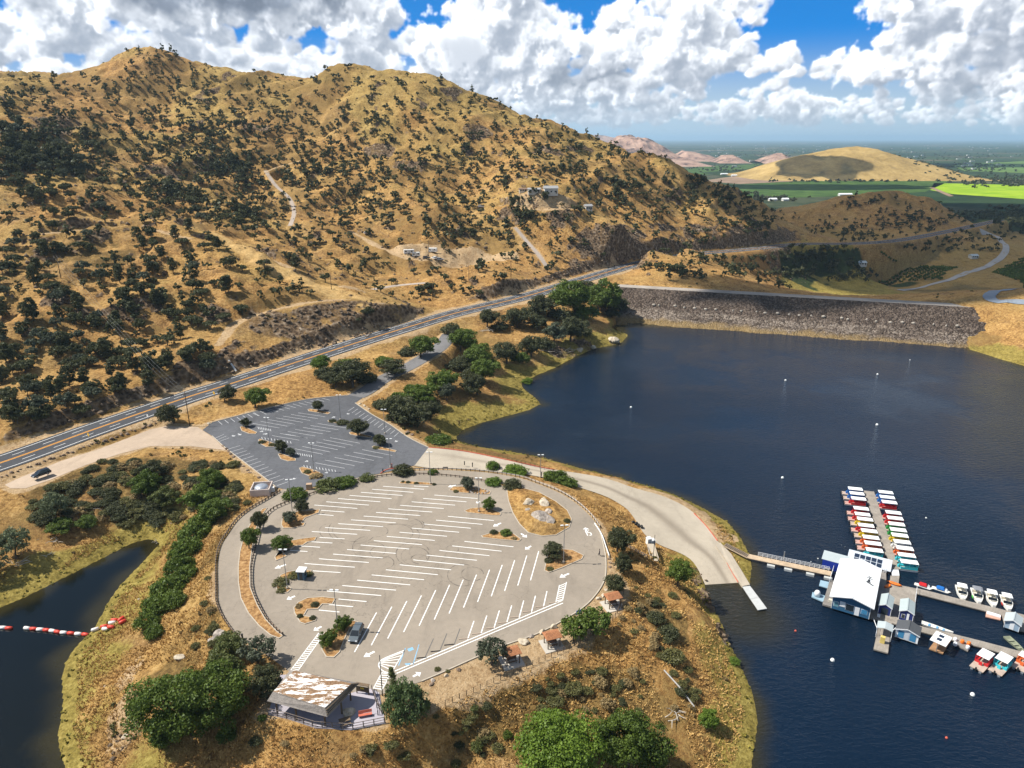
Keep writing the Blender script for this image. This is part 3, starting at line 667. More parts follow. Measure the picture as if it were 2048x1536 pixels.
def ribbon(pts, w0, w1, dz, drape=False, up=0.):
    """quads between offsets w0 and w1 (to the right) of a 3-D line"""
    P = np.array(pts, float); d = np.gradient(P[:, :2], axis=0); d /= np.linalg.norm(d, axis=1)[:, None] + 1e-9
    n = np.stack([d[:, 1], -d[:, 0]], 1)
    a = np.c_[P[:, :2] + n * w0, P[:, 2] + dz]; b = np.c_[P[:, :2] + n * w1, P[:, 2] + dz]
    if drape: a[:, 2] = H(a[:, 0], a[:, 1]) + dz; b[:, 2] = H(b[:, 0], b[:, 1]) + dz
    V = [tuple(x) for x in a] + [tuple(x) for x in b]; k = len(P)
    return V, [(i, k+i, k+i+1, i+1) for i in range(k-1)]
def ribbon_obj(name, pts, w0, w1, dz, mat, drape=False, kind='structure'):
    V, F = ribbon(pts, w0, w1, dz, drape); o = mesh_obj(name, V, F, mat); 
    if kind: o['kind'] = kind
    return o
poly_sheet('car_park', lot1, LZ + .01, A1)
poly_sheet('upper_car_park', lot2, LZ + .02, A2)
poly_sheet('gravel_pullout', pull, LZ + .70 if False else LZ + .0, GRV)
ribbon_obj('highway', highway, -6.6, 6.6, .02, A3)
ribbon_obj('access_road', access, -3.6, 3.6, .03, A4)
V = [tuple(p + np.array([0, 0, .02])) for p in ramp_o] + [tuple(p + np.array([0, 0, .02])) for p in ramp_i]; k = len(ramp_o)
# the ramp as a grid across, so that it can be scored
RV = []; RF = []; RW = []; NA = 25
for i in range(k):
    for j in range(NA):
        RV.append(ramp_o[i] * (1 - j/(NA-1)) + ramp_i[i] * j/(NA-1) + np.array([0, 0, .02])); c0 = .30 + .24 * math.sin(math.pi * i / k) ** 2
        RW.append(math.exp(-((j/(NA-1) - c0) / .085)**2) * (.25 + .75 * min(1, i / (k * .35))) * min(1, (k - i) / 8))
for i in range(k - 1):
    for j in range(NA - 1): RF.append((i*NA+j, (i+1)*NA+j, (i+1)*NA+j+1, i*NA+j+1))
RW = np.array(RW); CONR = CON.copy(); nt_ = CONR.node_tree; pb = nt_.nodes['Principled BSDF']; src_ = pb.inputs['Base Color'].links[0].from_socket
at_ = nt_.nodes.new('ShaderNodeAttribute'); at_.attribute_name = 'wear'; mx_ = nt_.nodes.new('ShaderNodeMix'); mx_.data_type = 'RGBA'; nt_.links.new(at_.outputs['Fac'], mx_.inputs[0]); nt_.links.new(src_, mx_.inputs[6]); mx_.inputs[7].default_value = (.20, .165, .125, 1); nt_.links.new(mx_.outputs[2], pb.inputs['Base Color'])
np_mesh('boat_ramp_road', np.array(RV), np.array(RF), CONR, attrs={'wear': np.stack([RW*.75]*3 + [np.ones_like(RW)], 1)})['kind'] = 'structure'
# lines on the highway
WHT = paint('road_paint_white', (.80, .79, .76), .7, .2, .10, .8); YEL = paint('road_paint_orange', (.66, .30, .045), .7, .2, .12, .8)
def dashed(pts, off, w, on, gap, dz):
    P = np.array(pts); s = np.r_[0, np.cumsum(np.linalg.norm(np.diff(P, axis=0), axis=1))]; q = MB(); t = 4.
    while t + on < s[-1]:
        tt = np.linspace(t, t + on, 4); L = np.stack([np.interp(tt, s, P[:, i]) for i in range(3)], 1)
        q.add(*ribbon(L, off - w/2, off + w/2, dz)); t += on + gap
    return q
hwp = smooth_line(highway, 3)
q = MB(); q.add(*ribbon(hwp, 5.2, 5.42, .034)); q.add(*ribbon(hwp, -5.42, -5.2, .034)); o = q.build('edge_line_marking', WHT); o['kind'] = 'structure'
q = dashed(hwp, 2.75, .17, 3.6, 5.4, .034); q2 = dashed(hwp, -2.75, .17, 3.6, 5.4, .034); q.add(q2.V, q2.F); q.build('lane_line_marking', WHT)['kind'] = 'structure'
q = MB(); q.add(*ribbon(hwp, .12, .42, .034)); q.add(*ribbon(hwp, -.42, -.12, .034)); q.build('centre_line_marking', YEL)['kind'] = 'structure'
GRD = m_asphalt('worn_track', (.36, .30, .25), .18, 0)
for w_, pts in [tracks[1], tracks[4], tracks[6]]:
    pp = smooth_line(pts, 4); ribbon_obj('dirt_track', pp, -w_ * .8, w_ * .8, .10, GRD, True)

# ------------------------------------------------------------------ valley floor beyond the hills
def m_valley():
    m = Mat('valley_fields', .95, .1)
    mp = m.mapping((1, 1, 1), (0, 0, R(12)))
    n = m.N.new('ShaderNodeTexVoronoi'); n.distance = 'CHEBYCHEV'; n.inputs['Scale'].default_value = .0024; m.L.new(m.mapping((1, .8, 0), (0, 0, R(12))), n.inputs['Vector'])
    h = m.sep(n.outputs['Color'])[0]
    c = m.ramp(h, (.0, (.020, .040, .016)), (.3, (.030, .058, .020)), (.5, (.052, .080, .026)), (.7, (.034, .055, .024)), (.86, (.16, .125, .075)), (1., (.022, .042, .018)))
    g = m.noise(.012, 5, .7); c = m.mix(m.rng(g, .45, .62), c, (.016, .032, .014))
    r = m.noise(.06, 4, .7); c = m.mix(m.rng(r, .55, .75, 0, .6), c, (.012, .024, .011))
    m.col(c); return m.m
zf = -25.0
VM = m_valley()
mesh_obj('valley_ground', [(-60000, 1180, zf), (60000, 1180, zf), (60000, 60000, zf), (-60000, 60000, zf)], [(0, 1, 2, 3)], VM)['kind'] = 'structure'
def field(name, s, mat, dz):
    v = [float(a) for a in s.split()]; pts = [PZ(v[i], v[i+1], zf + dz) for i in range(0, len(v), 2)]
    o = poly_sheet(name, pts, zf + dz, mat); return o
def m_crop(name, lo, hi, sc=.02, row=.0, ang=0):
    m = Mat(name, .95, .1); f = m.noise(sc, 5, .65); 
    c = m.ramp(f, (.35, lo), (.65, hi))
    if row:
        w = m.N.new('ShaderNodeTexWave'); w.inputs['Scale'].default_value = row; w.inputs['Distortion'].default_value = .4; m.L.new(m.mapping((1,1,1), (0,0,ang)), w.inputs['Vector'])
        c = m.mix(m.math('MULTIPLY', w.outputs['Fac'], .55), c, tuple(x * .35 for x in lo))
    m.col(c); return m.m
CR1 = m_crop('lush_crop', (.17, .30, .010), (.30, .42, .020)); CR2 = m_crop('orchard_green', (.030, .065, .014), (.075, .13, .026), .03); CR3 = m_crop('ploughed_field', (.20, .135, .09), (.30, .21, .145)); CR4 = m_crop('dark_orchard', (.014, .030, .010), (.03, .055, .016), .05)
field('lush_field', '1868 366 2048 370 2300 378 2300 408 2048 398 1905 388 1860 380', CR1, .3)
field('green_field', '1440 372 1560 364 1720 360 1900 362 1850 384 1700 392 1560 396 1500 394', CR2, .3)
field('dark_field', '1400 345 1500 338 1600 344 1650 352 1560 360 1480 358', CR4, .4)
field('brown_field', '1400 362 1470 352 1560 356 1640 356 1600 362 1480 368', CR3, .5)
field('far_green_field', '1350 340 1420 332 1520 328 1480 345 1400 350', CR2, .2)
field('far_light_field', '1900 330 2048 322 2200 322 2200 340 2048 346 1930 342', m_crop('pale_crop', (.07, .13, .03), (.13, .2, .05)), .3)
field('farm_lane', '1858 375 1868 375 1908 392 1898 393', CR3, .6)
# ------------------------------------------------------------------ dam
def m_riprap():
    m = Mat('riprap', .95, .15); v = m.voro(1.15); v2 = m.N.new('ShaderNodeTexVoronoi'); v2.inputs['Scale'].default_value = 1.15; m.L.new(m.pos, v2.inputs['Vector'])
    z = m.N.new('ShaderNodeSeparateXYZ'); m.L.new(m.pos, z.inputs[0]); n = m.noise(.06, 5, .7); n2 = m.noise(.5, 4, .7)
    hgt = m.math('ADD', z.outputs[2], m.math('MULTIPLY', m.math('SUBTRACT', n, .5), 7.0)); hgt = m.math('ADD', hgt, m.math('MULTIPLY', z.outputs[0], .010)); st = m.noise(.05, 4, .7, vec=m.mapping((.35, .35, 9)))
    r = m.sep(v2.outputs['Color'])[0]; f = m.math('ADD', m.math('MULTIPLY', r, .6), m.math('MULTIPLY', n2, .4))
    dark = m.ramp(f, (.25, (.046, .033, .024)), (.6, (.125, .092, .070)), (.85, (.22, .175, .14)))
    pale = m.ramp(f, (.2, (.085, .062, .045)), (.5, (.225, .178, .138)), (.8, (.40, .335, .275)))
    soil = m.ramp(n2, (.3, (.22, .14, .05)), (.7, (.42, .29, .12)))
    c = m.mix(m.math('MULTIPLY', m.rng(hgt, 7.6, 6.0), m.rng(st, .36, .60)), dark, pale); c = m.mix(m.math('MULTIPLY', m.rng(hgt, 4.2, 2.0), .85), c, soil)
    m.col(m.mix(m.rng(v, .0, .5, 0, .35), c, (.03, .024, .02))); m.bump(m.math('MULTIPLY', v, -1), 1., .7); return m.m
cA = np.array(PZ(1232, 571, 14)); cB = np.array(PZ(1965, 613, 14)); cu = (cB - cA); cl_ = np.linalg.norm(cu); cu /= cl_; cn = np.array([cu[1], -cu[0], 0])   # cn points to the lake
def dam():
    root = empty('earth_dam', tuple(cA), 0, 'long rock-faced dam holding back the lake, with a pale crest road', 'dam')
    r = np.random.default_rng(4); nt, ns = 300, 46; V = []; 
    for i in range(nt):
        t = i / (nt - 1) * cl_
        for j in range(ns):
            s = j / (ns - 1) * 38; p = cA + cu * t + cn * (4.2 + s); p[2] = 14 - s * .42
            V.append(p)
    V = np.array(V); a = .35 * fbm(V[:, 0], V[:, 1], 2.6, 3, 110) + .6 * fbm(V[:, 0], V[:, 1], 14, 2, 111); a[np.arange(len(V)) % ns == 0] = 0; V[:, 2] += a
    V -= cA; i = np.arange(nt * ns).reshape(nt, ns); Q = np.stack([i[:-1, :-1], i[:-1, 1:], i[1:, 1:], i[1:, :-1]], -1).reshape(-1, 4)
    np_mesh('rock_face', V, Q, m_riprap(), False, root)
    q = MB(); A = Vector((0, 0, 0)); B = Vector(cu * cl_); n = Vector(cn)
    q.add([A - n*4.2 + Vector((0,0,.05)), B - n*4.2 + Vector((0,0,.05)), B + n*4.2 + Vector((0,0,.05)), A + n*4.2 + Vector((0,0,.05)), A - n*4.2 - Vector((0,0,3)), B - n*4.2 - Vector((0,0,3)), B + n*4.2 - Vector((0,0,3)), A + n*4.2 - Vector((0,0,3))], [(0,1,2,3),(0,4,5,1),(2,6,7,3),(1,5,6,2),(3,7,4,0)])
    q.build('crest_road', m_asphalt('crest_gravel', (.33, .29, .25), .15, 0), root)
    q = MB(); q.add([A - n*4.2 - Vector((0,0,.1)), B - n*4.2 - Vector((0,0,.1)), B - n*80 + Vector((0,0,-34)), A - n*80 + Vector((0,0,-34))], [(0,3,2,1)]); q.build('downstream_face', GRV, root)
    # pale marker rocks in a line half way up
    pm = paint('pale_limestone', (.36, .32, .27), .9, .1, .35)
    for k in range(26):
        q = MB(); t = cl_ * (.12 + .8 * k / 25) + r.uniform(-2, 2); s = 15 + t * .012 + r.uniform(-.7, .7); p = cu * t + cn * (4.2 + s); z = -s * .42; V0 = []
        w = r.uniform(.4, 1.1); q.lathe([(w*.8, z - .3), (w, z + .2), (w*.8, z + .6), (w*.3, z + .8)], 7, (p[0], p[1])); q.build('marker_stone', pm, root)
dam()
# ------------------------------------------------------------------ painted lines of the car park
def line_quad(q, a, b, w, z):
    a = np.array(a[:2]); b = np.array(b[:2]); d = b - a; d /= np.linalg.norm(d); n = np.array([d[1], -d[0]]) * w / 2
    q.add([(*(a-n), z), (*(a+n), z), (*(b+n), z), (*(b-n), z)], [(0, 1, 2, 3)])
def rows(q, z, w, *L):
    for (u0, v0, u1, v1, u2, v2, u3, v3, n) in L:
        A, B, C, D = [np.array(PZ(*p, z)) for p in ((u0, v0), (u1, v1), (u2, v2), (u3, v3))]
        for i in range(n):
            t = i / max(1, n - 1); line_quad(q, A*(1-t)+C*t, B*(1-t)+D*t, w, z)
zl = LZ + .022
q = MB()
rows(q, zl, .2, (628.5,1010,714.5,1016.8,766,972.4,848,978.5,7), (642,1020.5,689,1024,634,1028,667,1031,2), (828,972,857,973,828,972,857,973,1),
 (623.6,1063,714.5,1068.5,868.7,990,955,997,11), (639,1074.8,689,1077.7,579.7,1100.5,615,1103,4), (609,1127,709.6,1134.3,895.7,1032.5,987.8,1041,12), (625.6,1141.6,681,1145,625.6,1141.6,681,1145,1),
 (654,1182,762.5,1191,929,1082.7,1027,1093.5,11), (677,1198,733,1203,637.5,1220,679,1224,3),
 (753,1225,709,1304,1077.4,1102.3,1061,1160.5,13), (1094,1182,1086.6,1214.8,948,1241.7,935,1278.8,7),
 (790,1342,1124,1201,790,1342,1124,1201,1), (790,1348,1126,1206,790,1348,1126,1206,1))
def hatch(q, pts, n, z, border=True, w=.2):
    """striped zone: pts = left edge start, end, right edge end, start"""
    A, B, C, D = [np.array(PZ(*p, z)) for p in pts]
    if border: line_quad(q, A, B, w, z); line_quad(q, D, C, w, z)
    for i in range(n):
        t = (i + .5) / n; line_quad(q, A*(1-t)+B*t, D*(1-t)+C*t, w, z)
hatch(q, [(637.5,1266),(579,1344),(596,1341),(649,1266)], 17, zl); hatch(q, [(764.7,1344),(746,1378),(763,1381),(783,1344)], 8, zl)
hatch(q, [(1119,1170),(1112,1204),(1125,1201),(1133,1164)], 8, zl); hatch(q, [(810,1300),(783,1345),(758,1330),(768,1318)], 6, zl, True, .16)
L = smooth_line([PZ(*p, zl) for p in [(783,1346),(768,1343),(758,1333),(760,1323),(772,1315),(810,1300)]], 5); q.add(*ribbon(L, -.1, .1, 0))
o = q.build('parking_line_marking', WHT); o['kind'] = 'structure'
# fading black lines and the blue accessible bay
q = MB(); rows(q, zl, .16, (920,1257,908,1290,867,1277,849.6,1316,3)); q.build('worn_line_marking', paint('worn_black_paint', (.12, .115, .11), .8, .2, .3))['kind'] = 'structure'
BLU = paint('road_paint_blue', (.22, .42, .60), .8, .2, .3, 2.)
q = MB(); rows(q, zl, .16, (838,1289,826,1329,838,1289,826,1329,1), (811,1296,797,1331,811,1296,797,1331,1)); a = [PZ(*p, zl) for p in ((814,1298),(825,1294),(828,1299),(818,1303))]; q.add(a, [(0,3,2,1)]); a = [PZ(*p, zl) for p in ((809,1327),(822,1326),(820,1330),(812,1330))]; q.add(a, [(0,3,2,1)]); q.build('accessible_bay_marking', BLU)['kind'] = 'structure'
# wheel stops
q0 = None
for i, (u, v) in enumerate([(1106,1206),(1080,1214),(1054,1224),(1028,1235),(1005,1246),(979,1257),(953,1268),(927,1278)] + [(898,1290),(871,1303),(843,1316)]):
    old = i < 8; p = PZ(u, v, LZ); m = MB().box(-.9, .9, -.09, .09, 0, .13, .02)
    d = np.array(PZ(u+10, v-1.0, LZ)) - np.array(p)
    o = m.build('wheel_stop', paint('wheel_stop_tan', (.46, .36, .28), .9, .1) if old else paint('wheel_stop_black', (.03, .03, .03), .8, .2)); o.location = (p[0], p[1], LZ + .012); o.rotation_euler = (0, 0, math.atan2(d[1], d[0]))
    tag(o, 'tan concrete wheel stop at the end of a white-lined bay' if old else 'black wheel stop at the end of a faded bay', 'wheel stop', 'tan wheel stops along the picnic side' if old else 'black wheel stops by the blue bay')
def arrow(q, u0, v0, u1, v1, z):
    a = np.array(PZ(u0, v0, z)[:2]); b = np.array(PZ(u1, v1, z)[:2]); d = b - a; L = np.linalg.norm(d); d /= L; n = np.array([d[1], -d[0]])
    P = [a + n*.22, a + d*L*.55 + n*.22, a + d*L*.55 + n*.75, b, a + d*L*.55 - n*.75, a + d*L*.55 - n*.22, a - n*.22]
    q.add([(*p, z) for p in P], [(0, 1, 5, 6), (2, 3, 4), (1, 2, 4, 5)])
q = MB()
for s in [(749,1303,727,1314),(826,1353,842,1345),(1138,1147,1119,1155),(1062,1092,1050,1099),(1042,1067,1054,1075),(1002,1046,986,1053),(590,1192,573,1199),(643,1253,627,1261),(572,1129,549,1137),(912,970,896,974),(960,1003,952,1006),(1174,1062,1170,1055)]: arrow(q, *s, zl)
# the figure 5 by the arrow on the loop road
def strokes(q, o, ex, ey, pts, w, z):
    for a, b in pts: line_quad(q, o + ex*a[0] + ey*a[1], o + ex*b[0] + ey*b[1], w, z)
o5 = np.array(PZ(1175.5, 1071, zl)[:2]); ex = np.array(PZ(1183.5, 1070, zl)[:2]) - o5; ey = np.array(PZ(1170.5, 1061, zl)[:2]) - o5
strokes(q, o5, ex, ey, [((0,0),(0,1)), ((.42,0),(1,0)),((1,0),(1,.5)),((1,.5),(.42,.5)),((.42,.5),(.42,1)),((.42,1),(1,1))], .24, zl)
q.build('arrow_marking', WHT)['kind'] = 'structure'
# tyre marks
def m_skid():
    m = Mat('tyre_rubber_marks', .9, .15); m.col((.075, .068, .062)); a = m.rng(m.noise(.5, 4, .7),   .40, .66, .08, .55); m.L.new(a, m.b.inputs['Alpha']); return m.m
q = MB(); r = random.Random(4)
for (u, v, rx, ry, a0, a1, off) in [(705,1060,48,28,150,330,0),(705,1060,40,23,160,320,0),(748,1062,28,12,-80,150,0),(735,1095,30,22,100,300,0),(745,1100,26,16,-60,110,0),(760,1105,20,12,120,330,0),(830,1112,28,18,0,360,0),(826,1108,34,24,20,250,0),(838,1118,16,9,0,270,0),(795,1070,44,22,-20,120,0),(790,1066,36,18,-40,130,0),(770,1125,18,12,-80,170,0),(925,1150,30,22,60,300,0),(945,1148,22,14,0,320,0),(840,1060,22,12,-60,140,0),(815,1052,30,16,-30,120,0),(655,1062,16,14,100,260,0),(905,1098,12,8,-30,160,0),(835,1050,14,10,-90,90,0)]:
    L = [PZ(u + rx*math.cos(R(a)), v - ry*math.sin(R(a)), LZ + .018) for a in np.linspace(a0, a1, 40)]
    q.add(*ribbon(np.array(L), -.10, .10, 0))
q.build('tyre_mark', m_skid())['kind'] = 'structure'
# upper car park lines
q = MB(); z2 = LZ + .034
def zx(x, y): return (400 + x / 4.096, 740 + y / 4.096)
def r2(a, b, c, d, n): rows(q, z2, .15, (*zx(*a), *zx(*b), *zx(*c), *zx(*d), n))
r2((495,420),(715,460),(805,350),(1025,383),6); r2((430,437),(650,475),(430,437),(650,475),1); r2((590,537),(815,575),(965,438),(1195,473),7); r2((780,645),(1005,690),(1065,553),(1310,600),6); r2((945,760),(1185,805),(1330,652),(1575,700),6)
r2((1215,335),(1265,303),(1590,545),(1628,513),13); r2((225,650),(330,618),(630,948),(722,915),14); r2((120,560),(195,527),(160,585),(238,556),3)
r2((150,420),(182,447),(350,373),(385,400),5); r2((390,362),(430,388),(540,322),(600,350),4); r2((560,318),(640,342),(1000,230),(1062,246),10); r2((432,352),(480,376),(480,376),(525,366),1); r2((700,525),(880,558),(700,525),(880,558),1)
for (a, b, n) in [((475,475),(575,492),8),((505,558),(740,592),10),((800,688),(910,705),7),((850,788),(1105,826),11)]:
    for i in range(n):
        t = i / (n - 1); x = a[0]*(1-t)+b[0]*t; y = a[1]*(1-t)+b[1]*t; line_quad(q, PZ(*zx(x, y-9), z2), PZ(*zx(x+6, y+9), z2), .17, z2)
for a, b in [((262,535),(285,543)),((312,522),(335,533)),((515,525),(555,522)),((490,505),(520,500)),((1205,355),(1220,362)),((1080,390),(1108,382)),((860,750),(888,744)),((1022,842),(1050,838)),((1600,578),(1615,588)),((765,885),(775,895)),((915,298),(930,292))]: arrow(q, *zx(*a), *zx(*b), z2)
q.build('upper_line_marking', paint('old_road_paint', (.48, .485, .49), .8, .2, .2))['kind'] = 'structure'
# tarmac patches
# ------------------------------------------------------------------ planted islands
KERB = paint('kerb_concrete', (.44, .385, .31), .9, .15, .15); SOIL = None
def m_soil():
    m = Mat('island_soil', .95, .1); f = m.noise(1.1, 6, .75); m.col(m.ramp(f, (.34, (.13, .065, .028)), (.5, (.33, .185, .075)), (.66, (.50, .32, .15)))); m.bump(f, .8, .3); return m.m
SOIL = m_soil()
def island(px, label, z=LZ, name='planted_island', hgt=.16, mound=.0):
    v = [float(a) for a in px.split()]; P = [np.array(PZ(v[i], v[i+1], z)[:2]) for i in range(0, len(v), 2)]
    A = sum(P[i][0]*P[(i+1) % len(P)][1] - P[(i+1) % len(P)][0]*P[i][1] for i in range(len(P)))
    if A < 0: P = P[::-1]
    c = sum(P) / len(P); root = empty(name, (c[0], c[1], z), 0, label, 'traffic island')
    n = len(P); inn = []
    for i in range(n):
        a = P[i] - P[i-1]; b = P[(i+1) % n] - P[i]; a /= np.linalg.norm(a) + 1e-9; b /= np.linalg.norm(b) + 1e-9
        nn = np.array([-(a[1]+b[1]), a[0]+b[0]]); L = np.linalg.norm(nn); nn = nn / (L + 1e-9) * .17 / max(.75, L / 2); inn.append(P[i] + nn)
    q = MB(); V = [(*(p-c), -.05) for p in P] + [(*(p-c), hgt) for p in P] + [(*(p-c), hgt) for p in inn] + [(*(p-c), hgt-.1) for p in inn]; F = []
    for i in range(n):
        j = (i+1) % n
        for k in range(3): F.append((k*n+i, k*n+j, (k+1)*n+j, (k+1)*n+i))
    q.add(V, F); q.build('kerb', KERB, root)
    bm = bmesh.new(); bv = [bm.verts.new((*(p-c), hgt-.05)) for p in inn]
    for t3 in tessellate_polygon([[Vector((*(p-c), 0)) for p in inn]]):
        try: bm.faces.new([bv[k] for k in t3])
        except ValueError: pass
    if mound:
        bmesh.ops.subdivide_edges(bm, edges=bm.edges[:], cuts=7, use_grid_fill=True)
        bmesh.ops.triangulate(bm, faces=bm.faces[:])
        pts = np.array([[w.co.x + c[0], w.co.y + c[1]] for w in bm.verts]); d = -sdf(pts[:, 0], pts[:, 1], [tuple(p) for p in inn])
        for w, dd, n_ in zip(bm.verts, d, fbm(pts[:, 0], pts[:, 1], 3, 3, 77)): w.co.z += mound * float(sstep(0, 4, dd)) * (1 + .5 * n_)
    bm.normal_update()
    for f in bm.faces:
        if f.normal.z < 0: f.normal_flip()
    me = bpy.data.meshes.new('soil'); bm.to_mesh(me); bm.free(); me.materials.append(SOIL if not mound else bpy.data.materials['dry_grass_hill']); 
    if mound:
        for an, av in (('zone', (.1, .0, .0, .15)), ('olive', (0, 0, 0, 1))):
            t = me.color_attributes.new(an, 'FLOAT_COLOR', 'POINT'); t.data.foreach_set('color', np.tile(np.array(av, np.float32), len(me.vertices)))
    o = bpy.data.objects.new('soil', me); COL.objects.link(o); o.parent = root; return root
strip = '535 1016 522 1035 512 1060 505 1095 500 1135 501 1175 515 1210 531 1238 555 1264 567 1272 558 1278 540 1271 517 1252 496 1227 481 1197 476 1164 476 1135 479 1105 488 1070 505 1040 525 1018'
island(strip, 'long curved strip of orange soil between the loop road and the car park')
island('996 967 1013 979 1016 1001 1025 1026 1038 1048 1056 1066 1083 1073 1112 1071 1139 1055 1144 1039 1135 1021 1112 1003 1079 985 1045 976 1016 970', 'large teardrop island with pale rock outcrops inside the loop road', mound=.9)
island('565 1034 582 1026 600 1023 640 1019 638 1026 622 1032 610 1037 604 1046 611 1046 608 1052 585 1057 566 1057 562 1050', 'stepped island with two trees and a lamp near the loop road')
island('566 1089 580 1082 600 1078 634 1074 630 1082 615 1085 606 1091 590 1093 582 1099 560 1099 574 1113 552 1122 549 1115', 'stepped island with one wide tree and reddish soil')
island('552 1165 560 1151 575 1144 600 1140 624 1141 620 1149 604 1153 592 1160 572 1160 570 1168 584 1178 575 1186 562 1187 553 1180', 'stepped island with the blue kiosk and a lamp')
island('587 1216 596 1205 615 1196 645 1194 672 1197 665 1209 645 1209 636 1219 615 1220 608 1232 634 1236 632 1242 610 1249 600 1246 588 1226', 'bare stepped island with dry grass and small shrubs')
island('640 1278 648 1266 664 1258 690 1244 708 1242 717 1244 716 1250 700 1258 690 1278 680 1305 668 1316 652 1315 643 1300', 'long rounded island where the grey car is parked')
island('897 981 906 974 930 973 965 977 982 983 980 989 965 990 920 986', 'flat oval island with a ring of rocks')
island('928 1022 940 1017 962 1015 985 1019 1003 1027 1000 1032 985 1032 935 1026', 'pointed island with one green tree beside a tall lamp')
island('962 1072 985 1065 1008 1063 1025 1066 1043 1079 1038 1083 1000 1080 966 1076', 'small triangular island with four shrubs')
island('1097 1104 1120 1098 1145 1100 1168 1111 1164 1119 1125 1136 1098 1146 1088 1142 1092 1122', 'triangular island with a square-topped tree and a lamp')
island('798 965 806 962 850 965 870 967 868 971 830 970 800 968', 'thin strip island with tiny shrubs below the fence')
for s, lab in (('327 468 345 462 385 475 470 512 455 526 400 524 340 500', 'corner island with a round tree near the gravel'), ('475 575 490 566 560 585 615 605 610 630 540 632 490 605', 'left island with a lamp between two shrubs'), ('638 690 660 684 720 705 785 728 785 745 720 750 660 730', 'island with two trees in the left row'), ('812 805 840 795 920 815 985 840 985 860 890 870 830 845', 'front island with reddish shrubs and a lamp'), ('882 325 900 320 990 332 1070 352 1050 364 960 350 890 340', 'far island with a small round tree'), ('1045 418 1060 412 1150 425 1235 440 1220 452 1130 440 1055 430', 'middle island with a lamp and dark shrubs'), ('1220 515 1240 508 1330 525 1410 545 1400 558 1310 545 1230 530', 'island under the largest tree'), ('1408 630 1425 622 1520 640 1610 662 1600 675 1510 660 1420 645', 'island with the tree nearest the ramp')):
    v = [float(a) for a in s.split()]; t = ' '.join(f'{zx(v[i], v[i+1])[0]:.1f} {zx(v[i], v[i+1])[1]:.1f}' for i in range(0, len(v), 2)); island(t, lab + ' in the upper car park')
# kerbs
KRED = paint('red_kerb_paint', (.50, .115, .07), .8, .2, .25)
def kerb_line(px, z, mat, label, w=.22, h=.16, zs=None):
    v = [float(a) for a in px.split()]; P = [PZ(v[i], v[i+1], z if zs is None else zs[i//2]) for i in range(0, len(v), 2)]; L = smooth_line(P, 4); q = MB()
    d = np.gradient(L[:, :2], axis=0); d /= np.linalg.norm(d, axis=1)[:, None]; n = np.c_[d[:, 1], -d[:, 0]] * w / 2; k = len(L)
    V = [(*(L[i, :2] - n[i]), L[i, 2] - .08) for i in range(k)] + [(*(L[i, :2] - n[i]), L[i, 2] + h) for i in range(k)] + [(*(L[i, :2] + n[i]), L[i, 2] + h) for i in range(k)] + [(*(L[i, :2] + n[i]), L[i, 2] - .08) for i in range(k)]
    q.add(V, [(r_*k+i, r_*k+i+1, (r_+1)*k+i+1, (r_+1)*k+i) for r_ in range(3) for i in range(k-1)]); o = q.build('kerb', mat); return tag(o, label, 'kerb')
kerb_line('857 895 905 899 960 908 1080 934 1110 939', 10, KRED, 'red painted kerb at the top of the boat ramp along the lake railing', zs=[10,9.8,9.3,8.1,7.7])
kerb_line('1388 1027 1412 1052 1435 1082', 2.5, KRED, 'red painted kerb beside the pale walkway half way down the ramp', zs=[2.8,2.1,1.5])
kerb_line('1451 1119 1464 1144 1477 1165', .8, KRED, 'red painted kerb at the foot of the boat ramp', zs=[.85,.4,.08])
kerb_line('761 947 772 940 790 937 810 938', 10, KRED, 'short red kerb at the corner between the car parks', zs=[10.02]*4)
kerb_line('424 872 451 896 493 928 537 962 551 974', 10, KERB, 'concrete kerb along the boulder side of the upper car park'); kerb_line('424 845 522 820 612 799 693 791', 10, KERB, 'concrete kerb on the uphill side of the upper car park'); kerb_line('710 806 742 828 781 850 815 874 857 895', 10, KERB, 'concrete kerb on the lake side of the upper car park')
kerb_line('843 1363 881 1347 955 1314 1009 1291 1072 1269 1124 1242 1175 1208 1207 1165 1212 1125 1207 1091 1198 1057', 10, KERB, 'concrete kerb curving along the picnic side of the car park')
# walkway beside the ramp foot
q = MB(); P = [PZ(*p) for p in [(1440,1085,1.6),(1462,1108,1.2),(1482,1140,.75),(1500,1170,.45),(1485,1173,.45),(1466,1146,.6),(1450,1118,1.0),(1432,1092,1.6)]]; q.prism([p[:2] for p in P][::-1], -.6, [p[2] + .12 for p in P][::-1]); tag(q.build('concrete_walkway', CON), 'pale concrete walkway leading from the ramp to the grey floating dock', 'walkway')
